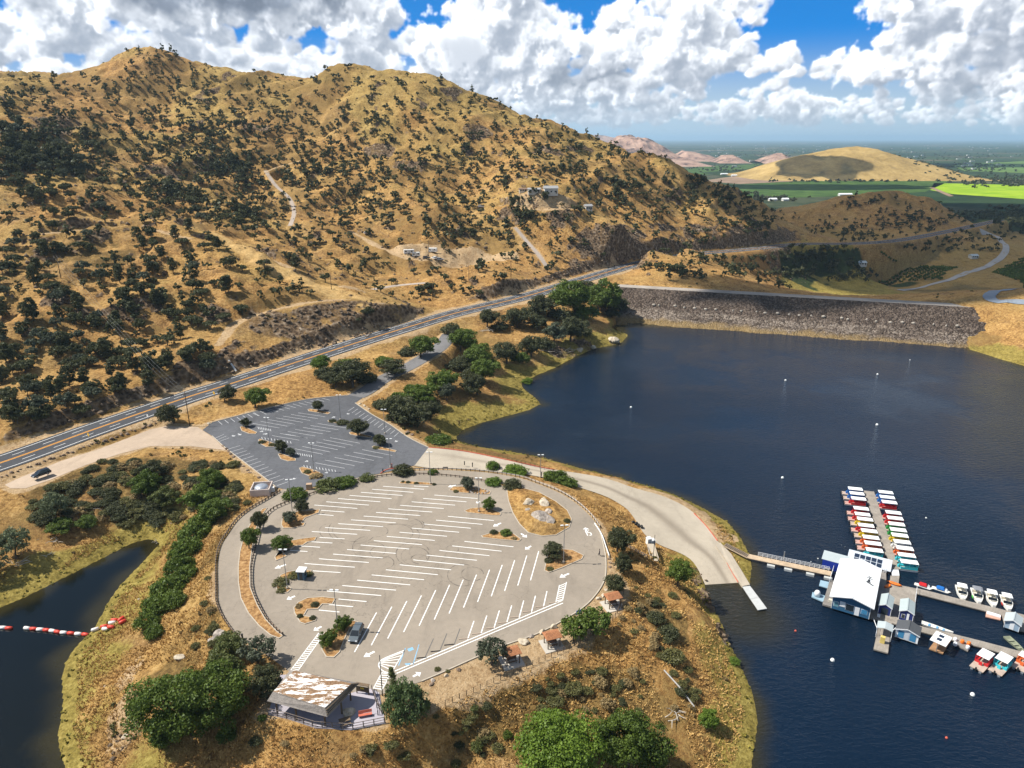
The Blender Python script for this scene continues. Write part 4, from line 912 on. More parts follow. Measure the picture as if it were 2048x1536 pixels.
# ------------------------------------------------------------------ lamps, fences, posts
STEEL = paint('grey_steel', (.30, .30, .30), .45, .5, .1, metal=.5); WOOD = paint('old_timber', (.16, .115, .075), .9, .1, .3, 3.); DARK = paint('black_steel', (.018, .018, .018), .5, .4); WHITE = paint('white_paint', (.78, .78, .76), .5, .4, .06)
def lamp_proto(h):
    root = empty('lamp_post', (0,0,0)); MB().lathe([(.28,-.1),(.28,.55),(.2,.6)], 10).build('base', KERB, root)
    MB().lathe([(.11,.5),(.055,h)], 8).build('pole', STEEL, root)
    a = MB().beam((-.55,0,h-.04), (.55,0,h-.04), .07, .07).build('arm', STEEL, root)
    for s in (-1, 1): MB().box(s*.55-.34, s*.55+.34, -.17, .17, h-.06, h+.10, .03).build('lamp_head', WHITE, root)
    return root
lamps = [(575,1178,9.6,'lamp post at the foot of the kiosk island'),(676,1262,9.3,'lamp post on the island next to the parked grey car'),(958,1024,9.6,'tall lamp post beside the pointed island with one green tree'),(861,968,9.6,'lamp post on the thin strip island under the fence'),(1127,1126,9.6,'lamp post on the triangular island near the walking person'),(585,1026,9.4,'lamp post on the island with two trees at the loop road'),(539,889,9.0,'lamp post on the left island of the upper car park'),(681,840,9.0,'lamp post on the middle island of the upper car park'),(628,944,9.0,'lamp post on the front island of the upper car park'),(781,935,9.0,'lamp post by the red kerb corner'),(770,868,8.5,'lamp post behind the tree nearest the ramp'),(1081,954,7.0,'lamp post standing at the lake edge of the boat ramp')]
proto = None
for u, v, h, lab in lamps:
    z = LZ if u != 1081 else 8; p = PZ(u, v, z)
    if proto is None:
        proto = lamp_proto(9.6); tag(proto, lab, 'lamp post', 'parking lot lamp posts'); proto.location = p; pk = kids_of(proto)
    else: c = copy_tree(proto, pk, p, rt_ if False else .15 * math.sin(u), lab, 'parking lot lamp posts', (1, 1, h / 9.6))
def fence(name, label, px, zs, posts, ph, mat, rails=((.9,.05,.12),), cat='fence', pw=.14, pmat=None, drape=False):
    v = [float(a) for a in px.split()]; P = [PZ(v[i], v[i+1], zs if not isinstance(zs, list) else zs[i//2]) for i in range(0, len(v), 2)]
    L = smooth_line(P, 5)
    s = np.r_[0, np.cumsum(np.linalg.norm(np.diff(L, axis=0), axis=1))]; T = np.linspace(0, s[-1], posts); X = np.stack([np.interp(T, s, L[:, i]) for i in range(3)], 1)
    if drape: X[:, 2] = H(X[:, 0], X[:, 1])
    root = empty(name, tuple(X[0]), 0, label, cat); m = MB().box(-pw/2, pw/2, -pw/2, pw/2, -.3, ph).build('post', pmat or mat, root)
    for i in range(1, posts):
        o = m.copy(); COL.objects.link(o); o.location = tuple(X[i] - X[0])
    for rh, rw, rt2 in rails:
        q = MB(); 
        for i in range(posts - 1): q.beam(X[i] - X[0] + np.array([0, 0, rh]), X[i+1] - X[0] + np.array([0, 0, rh]), rw, rt2)
        q.build('rail', mat, root)
    return root
GUARD = paint('rusty_guard_rail', (.27, .20, .145), .7, .3, .3)
fence('guard_fence', 'low guard rail with black posts along the outer edge of the loop road', '560 984 530 1002 499 1020 474 1040 455 1066 439 1092 432 1126 432 1178 433 1204 445 1234 466 1265 480 1280', LZ, 62, .75, GUARD, ((.55,.08,.28),(.22,.06,.1)), 'guard rail', .2, DARK)
fence('guard_fence', 'low guard rail with black posts on the strip between loop road and car park', '578 1005 548 1018 530 1035 520 1060 511 1096 503 1135 504 1176 518 1211 534 1239 556 1263 566 1271', LZ+.1, 52, .75, GUARD, ((.55,.08,.28),), 'guard rail', .2, DARK)
fence('guard_fence', 'low guard rail running behind the oleander hedge between the car parks', '582 1003 624 989 680 970 740 957 800 950 858 950 926 956 971 964', LZ, 44, .7, GUARD, ((.5,.08,.28),), 'guard rail', .16, DARK)
fence('guard_fence', 'guard rail with pale top along the sandy strip above the boat ramp', '830 941 877 940 915 941 975 945 1040 955 1074 966 1119 984 1153 1005 1182 1031 1200 1056', LZ, 50, .72, paint('pale_guard_rail', (.50, .44, .38), .7, .3, .2), ((.55,.08,.28),), 'guard rail', .16, DARK)
fence('lake_railing', 'thin dark pipe railing on the lake edge of the boat ramp', '870 893 905 898 960 907 1020 921 1078 936 1098 941', [9.9,9.6,9.2,8.7,8.1,7.9], 26, 1.05, DARK, ((1.0,.06,.06),(.55,.05,.05)), 'railing', .07)
fence('picnic_fence', 'post and wire fence bounding the picnic area above the grassy slope', '782 1452 840 1434 900 1406 1000 1360 1080 1324 1150 1292 1215 1252 1240 1216 1248 1180', LZ, 44, 1.1, WOOD, ((1.0,.03,.03),(.65,.025,.025),(.3,.025,.025)), 'fence', .11)
fence('low_wall', 'low white rail wall on the curve between loop road and dark oak', '1189 1050 1203 1072 1212 1098 1218 1115', LZ, 8, .6, WHITE, ((.5,.15,.3),), 'guard rail', .16)
# ------------------------------------------------------------------ boulders
def m_rock(name, c, c2):
    m = Mat(name, .92, .15); f = m.noise(1.3, 6, .7); m.col(m.ramp(f, (.35, c), (.65, c2))); m.bump(f, .8, .25); return m.m
RK1 = m_rock('brown_boulder', (.10, .07, .05), (.30, .22, .16)); RK2 = m_rock('pale_boulder', (.30, .24, .17), (.62, .54, .42)); RK3 = m_rock('grey_outcrop', (.17, .14, .12), (.46, .40, .34))
def rock_mesh(seed, mat, n=3, flat=.6):
    bm = bmesh.new(); bmesh.ops.create_icosphere(bm, subdivisions=n, radius=1); r = np.random.default_rng(seed); o = r.uniform(0, 50, 3); st = r.uniform(.75, 1.25, 2)
    P = np.array([v.co[:] for v in bm.verts]); d = .30 * fbm(P[:, 0]*1 + P[:, 2]*.7 + o[0], P[:, 1] + P[:, 2]*.5 + o[1], 1.1, 3, seed % 7); 
    pl = r.normal(size=(7, 3)); pl /= np.linalg.norm(pl, axis=1)[:, None]
    for v, p, k in zip(bm.verts, P, d):
        s = 1 + k; q = p * s
        for a in pl: 
            t = q @ a
            if t > .74: q = q - a * (t - .74)
        v.co = (q[0]*st[0], q[1]*st[1], q[2]*flat + .22)
    me = bpy.data.meshes.new('boulder'); bm.to_mesh(me); bm.free(); me.materials.append(mat); return me
RM = {k: [rock_mesh(s + i*10, m) for s in range(4)] for i, (k, m) in enumerate((('brown', RK1), ('pale', RK2), ('grey', RK3)))}
rr_ = random.Random(8)
def boulder(u, v, w, kind, label, group=None, z=None, dz=0., name='boulder'):
    p = hit(u, v) if z is None else PZ(u, v, z)
    dep = p[1]*CP + (CAMZ-p[2])*SP; s = w * dep / FPX / 2
    o = bpy.data.objects.new(name, rr_.choice(RM[kind])); COL.objects.link(o); o.location = (p[0], p[1], p[2] + dz); o.scale = (s, s*rr_.uniform(.7, 1), s*rr_.uniform(.7, 1.1)); o.rotation_euler = (0, 0, rr_.uniform(0, 6.28)); return tag(o, label, 'boulder' if name == 'boulder' else 'rock outcrop', group)
for i in range(34):
    t = i / 33 + rr_.uniform(-.01, .01); u = 5 + t * 315; v = 953 - (u - 5) * .345 + rr_.uniform(-2, 2); boulder(u, v, rr_.uniform(5, 10), rr_.choice(['brown', 'brown', 'pale']) if 0 else 'brown', 'brown boulder in the line between the highway and the gravel pullout', 'boulders lining the gravel pullout')
for u, v in [(446,893),(457,903),(462,909),(467,915),(486,933),(495,941),(500,946),(518,956),(527,966),(453,899),(478,926)]: boulder(u, v, 8, 'brown', 'brown boulder beside the kerb on the bank side of the upper car park', 'boulders along the upper car park')
for u, v, w, k, l in [(1045,1286,27,'pale','large pale boulder between kerb and picnic table'),(1084,1267,16,'pale','rounded pale boulder at the kerb behind the middle picnic shelter'),(1107,1255,16,'pale','pale boulder at the kerb next to the open green tree'),(1063,1276,12,'grey','dark grey boulder at the kerb between two pale boulders'),(918,1342,12,'brown','orange-brown boulder at the kerb on the bare picnic ground'),(892,1354,11,'pale','lone pale boulder on the bare picnic ground'),(892,1356,10,'pale','x'),(866,1362,10,'grey','grey boulder near the kerb on the bare picnic ground'),(863,1369,11,'brown','dark boulder nearest the weeping tree'),(1197,1200,14,'pale','pale boulder at the kerb left of the orange picnic roof'),(1206,1193,12,'pale','pale boulder next to the orange picnic roof'),(1211,1182,10,'pale','upper pale boulder on the curve above the orange picnic roof'),(1218,1120,8,'brown','brown stone in the bare strip behind the person'),(1220,1128,8,'brown','second brown stone in the bare strip behind the person'),(1219,1136,8,'brown','third brown stone in the bare strip behind the person'),(418,849,9,'pale','pale boulder at the corner of the upper car park and gravel'),(720,809,7,'pale','pale stone at the inner entrance kerb, first of three'),(729,813,7,'pale','pale stone at the inner entrance kerb, middle of three'),(738,819,7,'pale','pale stone at the inner entrance kerb, last of three'),(815,866,11,'brown','dark block beside the lake kerb of the upper car park'),(824,871,10,'brown','second dark block beside the lake kerb of the upper car park'),(486,1160,1,'grey','y')]:
    if l not in 'xy': boulder(u, v, w, k, l)
for u, v, w, l in [(1058,1008,34,'pale creamy rock outcrop at the far end of the teardrop island'),(1088,1010,30,'pale fissured outcrop in the middle of the teardrop island'),(1083,1036,44,'largest grey fissured outcrop on the teardrop island'),(1098,1026,24,'small grey outcrop beside the largest one on the island'),(1056,1022,18,'low grey rock on the lane side of the teardrop island'),(1100,1042,26,'grey outcrop at the blunt end of the teardrop island')]: boulder(u, v, w, 'pale' if 'pale' in l else 'grey', l, None, LZ + .5, 0, 'rock_outcrop')
for u, v, w, l in [(440,1272,36,'grey slab of rock at the outer bend of the loop road'),(425,1283,28,'lower grey slab of rock at the outer bend of the loop road'),(447,1322,14,'whitish rock between the thicket and the olive green tree'),(362,1318,26,'pale weathered rock at the top of the thicket'),(518,1347,14,'tan block on the ground before the dark grey-green oak'),(1228,683,26,'pale rock ledge jutting into the lake'),(1160,702,20,'pale shore rock below the deadwood'),(1186,697,16,'pale shore rock next to the ledge'),(1362,655,26,'grey rock heap at the waterline near the dam'),(250,1474,18,'tan rocks on the eroded cove bank'),(268,1440,16,'small tan rock on the eroded cove bank')]: boulder(u, v, w, 'grey' if 'grey' in l else 'pale', l, None, None, 0, 'rock_outcrop')
for i in range(16):
    a = i / 16 * 6.283; boulder(958 + 18*math.cos(a), 983 + 4.5*math.sin(a), 6, 'grey', 'grey stone in the ring on the flat oval island', 'stones of the ring', LZ + .1)
# rock strewn on cut banks and shores: too many to count
def rubble():
    r = np.random.default_rng(21); k = np.where((zr > .5) & (fy_ < 640))[0]; k = r.choice(k, 4200); P = np.c_[fx_[k] + r.normal(0, .5, k.size), fy_[k] + r.normal(0, .5, k.size), Zf[k]]
    k = np.where((hill > .5) & (fy_ < 760) & (vn(fx_, fy_, 30, 120) + .5 * vn(fx_, fy_, 8, 121) > .1) & (zs < .2))[0]; k = r.choice(k, 3800); P = np.r_[P, np.c_[fx_[k], fy_[k], Zf[k]]]
    base = np.array([(1,0,0),(-1,0,0),(0,1,0),(0,-1,0),(0,0,.75),(0,0,-.5)], float); F = np.array([(0,2,4),(2,1,4),(1,3,4),(3,0,4),(2,0,5),(1,2,5),(3,1,5),(0,3,5)])
    V = []; Q = []
    for i, p in enumerate(P):
        s = (.25 + r.random()**3 * 1.3) * (.5 if p[1] < 205 else 1); a = r.uniform(0, 6.28); c, sn = math.cos(a), math.sin(a); b = base * r.uniform(.6, 1.3, (6, 1)) * s; V.append(np.c_[b[:,0]*c - b[:,1]*sn, b[:,0]*sn + b[:,1]*c, b[:,2]] + p); Q.append(F + 6*i)
    tag(np_mesh('rubble', np.concatenate(V), np.concatenate(Q), m_rock('bank_rubble', (.05, .034, .022), (.22, .165, .115))), kind='stuff')
rubble()
# ------------------------------------------------------------------ plants
def m_leaf(name, c, c2, trans=.25):
    m = Mat(name, .65, .25); m.N.remove(m.b)
    oi = m.N.new('ShaderNodeObjectInfo'); t = m.sep(m.attr('tint'))[0]
    f = m.math('ADD', m.math('MULTIPLY', t, .75), m.math('MULTIPLY', oi.outputs['Random'], .25))
    col = m.mix(f, c, c2)
    d = m.N.new('ShaderNodeBsdfDiffuse'); tr = m.N.new('ShaderNodeBsdfTranslucent'); gl = m.N.new('ShaderNodeBsdfGlossy'); gl.inputs['Roughness'].default_value = .55
    m.L.new(col, d.inputs[0]); m.L.new(col, tr.inputs[0]); gl.inputs[0].default_value = (.9, .95, 1, 1)
    a = m.N.new('ShaderNodeMixShader'); a.inputs[0].default_value = trans; m.L.new(d.outputs[0], a.inputs[1]); m.L.new(tr.outputs[0], a.inputs[2])
    b = m.N.new('ShaderNodeMixShader'); b.inputs[0].default_value = .015; m.L.new(a.outputs[0], b.inputs[1]); m.L.new(gl.outputs[0], b.inputs[2])
    m.L.new(b.outputs[0], m.N['Material Output'].inputs[0]); return m.m
LEAF = {
 'oak':    m_leaf('oak_foliage', (.040, .045, .018), (.118, .124, .052), .3),
 'grey':   m_leaf('grey_oak_foliage', (.052, .064, .038), (.135, .150, .092)),
 'olive':  m_leaf('olive_foliage', (.062, .076, .020), (.165, .185, .055)),
 'lush':   m_leaf('lush_foliage', (.052, .085, .012), (.150, .205, .030), .34),
 'bright': m_leaf('bright_foliage', (.070, .120, .012), (.18, .265, .032), .34),
 'willow': m_leaf('willow_foliage', (.085, .105, .055), (.22, .25, .13)),
 'weep':   m_leaf('weeping_foliage', (.055, .085, .026), (.15, .20, .075)),
 'brown':  m_leaf('dry_brush_foliage', (.16, .115, .05), (.36, .26, .115), .1),
 'scrub':  m_leaf('green_scrub_foliage', (.060, .062, .020), (.165, .155, .052), .15)}
def m_bark():
    m = Mat('bark', .95, .1); n = m.noise(3, 5, .7, vec=m.mapping((1, 1, .25))); m.col(m.ramp(n, (.35, (.045, .034, .025)), (.65, (.16, .13, .10)))); return m.m
BARK = m_bark(); DEAD = paint('bleached_deadwood', (.46, .42, .36), .9, .1, .3)
def leaf_cloud(r, clumps, per, size, flatten=.9, hang=0.):
    """clumps: (k,4) centres and radii -> leaf quads spread over the clumps' surfaces; one tint per clump and leaf"""
    C = np.repeat(clumps, per, 0); n = len(C)
    d = r.normal(size=(n, 3)); d /= np.linalg.norm(d, axis=1)[:, None]; d[:, 2] = np.abs(d[:, 2]) * np.where(r.random(n) < .72, 1, -1)
    rad = C[:, 3] * (.55 + .5 * r.random(n) ** .6)
    p = C[:, :3] + d * rad[:, None] * np.array([1, 1, flatten])
    nrm = d + r.normal(size=(n, 3)) * .55; nrm /= np.linalg.norm(nrm, axis=1)[:, None]
    t = np.cross(nrm, r.normal(size=(n, 3))); t /= np.linalg.norm(t, axis=1)[:, None] + 1e-9; b = np.cross(nrm, t)
    if hang: t[:, 2] -= hang; 
    s = size * (.6 + .8 * r.random(n))[:, None]
    V = np.stack([p - t*s*.6 - b*s*.35, p + t*s*.25 - b*s*.5, p + t*s*.6 + b*s*.3, p - t*s*.2 + b*s*.5], 1).reshape(-1, 3)
    tint = np.clip(np.repeat(r.random(len(clumps)), per) * .55 + r.random(n) * .45, 0, 1)
    return V, np.repeat(tint, 4)
def crown_clumps(r, kind, n):
    """clump centres for a crown of width 1, base at z=0"""
    out = []
    lobes = [(r.uniform(-.2, .2), r.uniform(-.2, .2), r.uniform(.34, .56), r.uniform(.24, .35)) for _ in range(4)]
    for i in range(n):
        if kind == 'round':      # broad oak, lumpy dome
            L = lobes[i % 4]; a = r.normal(size=3); a[2] *= .9; a /= np.linalg.norm(a); k = .62 + .42 * r.random()
            p = np.array(L[:3]) + a * np.array([L[3], L[3], L[3] * .8]) * k; p[2] = max(p[2], .14); rr = r.uniform(.065, .125)
        elif kind == 'tall':
            a = r.uniform(0, 6.28); z = r.uniform(.25, 1.15); w = .33 * math.sin(math.pi * min(1, (z - .1) / 1.15)) ** .6; k = r.random() ** .5
            p = np.array([math.cos(a)*w*k, math.sin(a)*w*k, z]); rr = r.uniform(.08, .13)
        elif kind == 'sparse':   # open, see-through
            a = r.uniform(0, 6.28); k = r.random() ** .5; p = np.array([math.cos(a)*.42*k, math.sin(a)*.42*k, .35 + .5*r.random()*(1 - .5*k)]); rr = r.uniform(.06, .11)
        elif kind == 'flat':
            a = r.uniform(0, 6.28); k = r.random() ** .5; p = np.array([math.cos(a)*.46*k, math.sin(a)*.42*k, .38 + .16*r.random() + .12*(1-k)]); rr = r.uniform(.08, .13)
        elif kind == 'bush':     # foliage to the ground
            a = r.uniform(0, 6.28); k = r.random() ** .45; p = np.array([math.cos(a)*.42*k, math.sin(a)*.40*k, .06 + .42*r.random()*(1 - .6*k*k)]); rr = r.uniform(.09, .16)
        elif kind == 'cone':
            z = r.random() ** 1.3; a = r.uniform(0, 6.28); w = .40 * (1 - z) + .03; k = r.random() ** .4; p = np.array([math.cos(a)*w*k, math.sin(a)*w*k, .12 + z * 1.5]); rr = r.uniform(.07, .12)
        elif kind == 'weep':
            a = r.uniform(0, 6.28); k = r.random() ** .4; p = np.array([math.cos(a)*.42*k, math.sin(a)*.42*k, .12 + .75*math.sqrt(max(0, 1-k*k))*r.uniform(.3, 1)]); rr = r.uniform(.08, .13)
        out.append((*p, rr))
    return np.array(out)
def crown_mesh(seed, kind, leaf, n, per, size, hang=0.):
    r = np.random.default_rng(seed); cl = crown_clumps(r, kind, n); V, t = leaf_cloud(r, cl, per, size, .85, hang)
    me = np_mesh('crown', V, np.arange(len(V)).reshape(-1, 4), LEAF[leaf], attrs={'tint': np.stack([t, t, t, np.ones_like(t)], 1)})
    d = me.data; bpy.data.objects.remove(me); return d, cl
def trunk_mesh(seed, cl, kind):
    r = np.random.default_rng(seed); q = MB()
    base = {'round': .36, 'tall': .5, 'sparse': .34, 'flat': .34, 'bush': .1, 'cone': .9, 'weep': .4}[kind]
    w = .034 if kind != 'bush' else .018
    j = (r.uniform(-.05, .05), r.uniform(-.05, .05), base * .75)
    q.tube([(0, 0, -.12), (j[0]*.4, j[1]*.4, base*.35), j], w, 6, w * .6)
    for c in cl[r.permutation(len(cl))[:7]]:
        m = ((j[0]+c[0])/2 + r.uniform(-.04, .04), (j[1]+c[1])/2 + r.uniform(-.04, .04), (j[2]+c[2])/2 + .03)
        q.tube([j, m, tuple(c[:3])], w * .5, 4, w * .12)
    me = bpy.data.meshes.new('trunk'); me.from_pydata(q.V, [], q.F); me.materials.append(BARK); me.update(); return me
TYPES = {}
def tree_type(key, kind, leaf, n, per, size, seeds, hang=0.):
    L = []
    for s in seeds:
        c, cl = crown_mesh(s, kind, leaf, n, per, size, hang); L.append((c, trunk_mesh(s + 1, cl, kind)))
    TYPES[key] = L
# near trees (many small leaves), hillside trees (fewer)
for lf in ('oak', 'grey', 'lush', 'bright', 'olive'): tree_type('near_' + lf, 'round', lf, 95, 90, .027, [100, 120, 130])
tree_type('hero_bright', 'round', 'bright', 130, 230, .0165, [400]); tree_type('hero_lush', 'round', 'lush', 130, 230, .0165, [410, 411])
tree_type('near_willow', 'sparse', 'willow', 90, 36, .034, [140, 141], .5); tree_type('near_weep', 'weep', 'weep', 110, 50, .032, [150], 1.2); tree_type('near_cone', 'cone', 'olive', 90, 36, .036, [160])
tree_type('open_oak', 'sparse', 'grey', 70, 34, .04, [170, 171]); tree_type('open_lush', 'sparse', 'lush', 80, 36, .042, [172, 173])
tree_type('bush_oak', 'bush', 'oak', 80, 36, .042, [180, 181]); tree_type('bush_lush', 'bush', 'lush', 90, 40, .042, [190, 191]); tree_type('bush_bright', 'bush', 'bright', 80, 36, .042, [200]); tree_type('bush_olive', 'bush', 'olive', 70, 30, .048, [210, 211]); tree_type('bush_scrub', 'bush', 'scrub', 60, 26, .052, [215]); tree_type('bush_brown', 'bush', 'brown', 60, 26, .05, [220])
for k_, kd in (('hill_round', 'round'), ('hill_tall', 'tall'), ('hill_sparse', 'sparse'), ('hill_flat', 'flat')):
    tree_type(k_, kd, 'grey' if kd == 'sparse' else 'oak', 60, 26, .058, [300, 310, 320])
rt = random.Random(3)
def plant(key, name, loc, width, hs=1., label=None, cat='tree', group=None, rz=None, trunk=True):
    c, t = rt.choice(TYPES[key]); rz = rt.uniform(0, 6.28) if rz is None else rz
    if not trunk:                # a shrub is one mesh of foliage
        o = bpy.data.objects.new(name, c); COL.objects.link(o); o.location = loc; o.rotation_euler = (0, 0, rz); o.scale = (width, width, width * hs); return tag(o, label, cat, group)
    o = empty(name, loc, rz, label, cat, group); o.scale = (width, width, width * hs)
    for n, d in (('trunk', t), ('crown', c)):
        ch = bpy.data.objects.new(n, d); COL.objects.link(ch); ch.parent = o
    return o
def at_px(u, v):
    p = hit(u, v); 
    if p is None: return None, 1
    dep = p[1] * CP + (CAMZ - p[2]) * SP
    return p, dep / FPX          # metres per pixel
def put(key, name, u, v, w, label, hs=1., cat='tree', group=None, trunk=True, drop=.40):
    p, mpp = at_px(u, v + drop * w)
    if p is None: return
    return plant(key, name, p, w * mpp, hs, label, cat, group, None, trunk)
def bank(x, y, z):
    k = (z > .5) & (-sdf(x, y, LAND) > 2.5)
    for pg in (lot1, lot2, pull, picnic, pav_pad, ramp_pg): k &= sdf(x, y, pg) > 1.2
    d, _ = polydist(x, y, highway); k &= d > 9
    d, _ = polydist(x, y, access); k &= d > 5
    return k
# --- prominent trees: crown centre and width in the photograph
big = [
 ('hero_bright','broadleaf_tree',1105,1500,190,'big bright green tree at the foot of the grassy slope below the picnic tables',.95),
 ('hero_lush','broadleaf_tree',1255,1468,140,'green tree with bare twigs beside the big bright green tree',1.),
 ('hero_lush','broadleaf_tree',385,1395,175,'largest dark green tree of the thicket beside the weathered pavilion',.95),
 ('near_olive','broadleaf_tree',462,1345,95,'yellowish green tree at the top of the thicket beside the pavilion',1.),
 ('near_lush','broadleaf_tree',325,1462,85,'small dark green tree at the lower end of the thicket, nearest the water',1.),
 ('near_lush','broadleaf_tree',452,1418,60,'small green tree between the thicket and the pavilion railing',1.),
 ('near_oak','oak_tree',535,1362,76,'dark grey-green oak touching the peeling pavilion roof',.9),
 ('open_oak','oak_tree',518,1300,66,'grey-green oak at the car park edge casting shade on the asphalt',1.),
 ('near_olive','broadleaf_tree',455,1297,72,'olive green tree beside the pale rock at the loop road',.85),
 ('near_oak','oak_tree',1234,1076,62,'round dark oak above the boat ramp next to the end of the low wall',.95),
 ('near_oak','oak_tree',1246,1132,42,'slim dark oak in the bare strip behind the walking person',1.1),
 ('near_oak','oak_tree',1232,1166,46,'dark oak just uphill of the picnic shelter beside the curve',1.),
 ('near_lush','broadleaf_tree',1354,1146,60,'round dense green tree standing alone on the bank below the boat ramp',.95),
 ('near_bright','broadleaf_tree',1408,1430,46,'small round bright green tree by the leaning pole near the shore',1.),
 ('open_oak','oak_tree',984,1305,60,'airy oak at the end of the picnic fence shading a table',1.1),
 ('open_lush','broadleaf_tree',1148,1255,56,'open green tree at the kerb beside the blue sign',1.),
 ('open_lush','broadleaf_tree',1186,1240,68,'wider open green tree behind the blue sign between two picnic shelters',.9),
 ('near_cone','conifer_tree',786,1375,34,'narrow pointed green tree beside the pavilion walkway',1.),
 ('near_weep','weeping_tree',812,1398,86,'weeping light green tree beside the pavilion walkway',.95),
 ('near_oak','oak_tree',520,1043,36,'dark tree in the strip between loop road and car park, upper of two',1.2),
 ('near_lush','oak_tree',498,1080,42,'dense dark tree in the strip between loop road and car park, lower of two',1.2),
 ('near_grey','oak_tree',577,1036,32,'grey-green round tree on the planted island with the lamp nearest the loop road',1.),
 ('near_oak','oak_tree',604,1014,32,'dark wind-swept tree on the planted island with two trees',1.),
 ('near_lush','oak_tree',570,1076,46,'wide green tree on the stepped island beside the arrow',.8),
 ('near_lush','broadleaf_tree',690,1246,38,'taller green tree on the island where the grey car is parked',1.),
 ('near_lush','broadleaf_tree',662,1274,40,'lower green tree on the island where the grey car is parked',1.),
 ('near_grey','oak_tree',940,966,32,'grey-green tree on the flat island holding a rock ring',1.),
 ('near_lush','oak_tree',973,1008,30,'compact green tree on the island beside the tall lamp',1.),
 ('near_oak','oak_tree',1110,1094,46,'dark square-topped tree on the triangular island with a lamp',.8),
 ('near_oak','oak_tree',716,850,46,'largest tree on an island of the upper car park',.85),
 ('near_oak','oak_tree',766,878,30,'dark tree on the island of the upper car park nearest the ramp',.95),
 ('near_oak','oak_tree',638,811,24,'small round tree on the far island of the upper car park',1.),
 ('near_oak','oak_tree',491,844,22,'small round tree on the corner island of the upper car park near the gravel',1.),
 ('near_oak','oak_tree',566,893,30,'dark tree on the middle left island of the upper car park',1.),
 ('near_grey','oak_tree',586,903,22,'smaller grey tree sharing an island of the upper car park with a dark tree',1.),
 ('near_oak','oak_tree',348,825,50,'grey oak between the highway and the gravel pullout beside a utility pole',1.),
 ('near_oak','oak_tree',450,788,38,'dark oak at the highway edge behind a yellow sign',1.),
 ('near_lush','broadleaf_tree',510,792,54,'round tree with bright top between the highway and the upper car park',.85),
 ('near_bright','broadleaf_tree',641,718,46,'bright green bushy tree at the highway edge opposite the dark cut bank',.8),
 ('near_oak','oak_tree',706,738,84,'broad dark oak between the highway and the access road',.7),
 ('near_oak','oak_tree',672,752,50,'low dark oak beside the broad oak above the upper car park',.7),
 ('near_lush','broadleaf_tree',840,686,66,'green tree beside the junction of access road and highway',.75),
 ('near_oak','oak_tree',790,724,56,'dark low oak on the uphill side of the access road',.7),
 ('near_oak','oak_tree',786,808,76,'dark oak at the bend of the access road, entrance of the upper car park',.75),
 ('near_oak','oak_tree',836,816,80,'dark wide oak in the grove between access road and lake',.75),
 ('near_lush','broadleaf_tree',852,778,60,'green tree along the access road in the lakeside grove',.75),
 ('near_lush','broadleaf_tree',892,752,70,'green spreading tree in the middle of the lakeside grove',.75),
 ('near_oak','oak_tree',862,818,52,'dark oak at the grassy edge of the lakeside grove',.9),
 ('near_grey','oak_tree',894,785,38,'small grey oak alone on the golden grass point',1.),
 ('near_lush','broadleaf_tree',920,674,62,'bright green tree at the upper end of the grove by the highway',.8),
 ('near_lush','broadleaf_tree',948,700,70,'green tree in the upper grove next to the highway junction',.8),
 ('near_lush','broadleaf_tree',962,735,66,'green tree hanging over the middle of the lakeside slope',.8),
 ('near_oak','oak_tree',955,764,58,'dark oak near the tip of the grassy point',.9),
 ('near_oak','oak_tree',1014,702,58,'round dark oak on the bank above the pale deadwood',.85),
 ('near_oak','oak_tree',1062,690,56,'dark oak among the rocks on the lake shore',.9),
 ('near_oak','oak_tree',974,634,46,'round dark oak on the lake side of the highway, before the big grove',.9),
 ('near_oak','oak_tree',1034,628,62,'dark oak on the lake side of the highway beside a smaller oak',.75),
 ('near_oak','oak_tree',1075,642,44,'smaller dark oak set back from the highway above the shore rocks',.8),
 ('near_oak','oak_tree',1096,606,62,'dark oak at the near end of the big grove by the highway',.85),
 ('near_lush','oak_tree',1150,592,86,'tall green oak in the middle of the big grove by the highway',.9),
 ('near_lush','oak_tree',1196,590,84,'tall green oak of the big grove, dam side',.9),
 ('near_oak','oak_tree',1245,606,42,'round dark oak at the dam end of the big grove',.9),
 ('near_oak','oak_tree',1140,655,62,'spreading dark oak on the shore slope beneath the big grove',.9),
 ('near_grey','oak_tree',1108,660,52,'grey oak on the shore slope beneath the big grove',.9),
 ('near_lush','broadleaf_tree',283,968,64,'bright green round tree below the gravel pullout',.9),
 ('near_olive','broadleaf_tree',330,988,54,'yellow-green tree beside the bright green tree below the pullout',.9),
 ('near_oak','oak_tree',303,935,52,'dark tree at the top of the bank behind the bright green tree',.85),
 ('near_lush','broadleaf_tree',400,985,76,'dark green tree on the bank below the corner of the upper car park',.8),
 ('near_lush','broadleaf_tree',432,952,60,'dark green tree just below the boulders of the upper car park',.8),
 ('near_lush','broadleaf_tree',425,1015,66,'green tree between the tank and the cove on the bank',.8),
 ('near_willow','willow_tree',112,1018,54,'pale grey bare-branched willow in the brush above the cove',1.2),
 ('near_willow','willow_tree',32,1090,64,'pale silvery willow on the flat at the head of the cove',1.1),
 ('near_lush','broadleaf_tree',130,1040,54,'low green tree under the pale bare-branched willow',.6),
 ('near_lush','broadleaf_tree',182,1040,44,'low green tree in the brush between willow and cove',.7),
 ('near_willow','willow_tree',-12,1128,60,'silvery willow cut by the picture border at the cove',1.),
 ('near_bright','broadleaf_tree',1126,745,30,'low green tree at the waterline beneath the deadwood',.6),
]
big[-1] = ('near_bright','broadleaf_tree',1058,757,26,'low bright green bush-like tree at the waterline beneath the deadwood',.6)
big = [(k, n, u, v, w * (1.12 if (640 < u < 1270 and v < 830) else 1.14), l, h) for k, n, u, v, w, l, h in big]
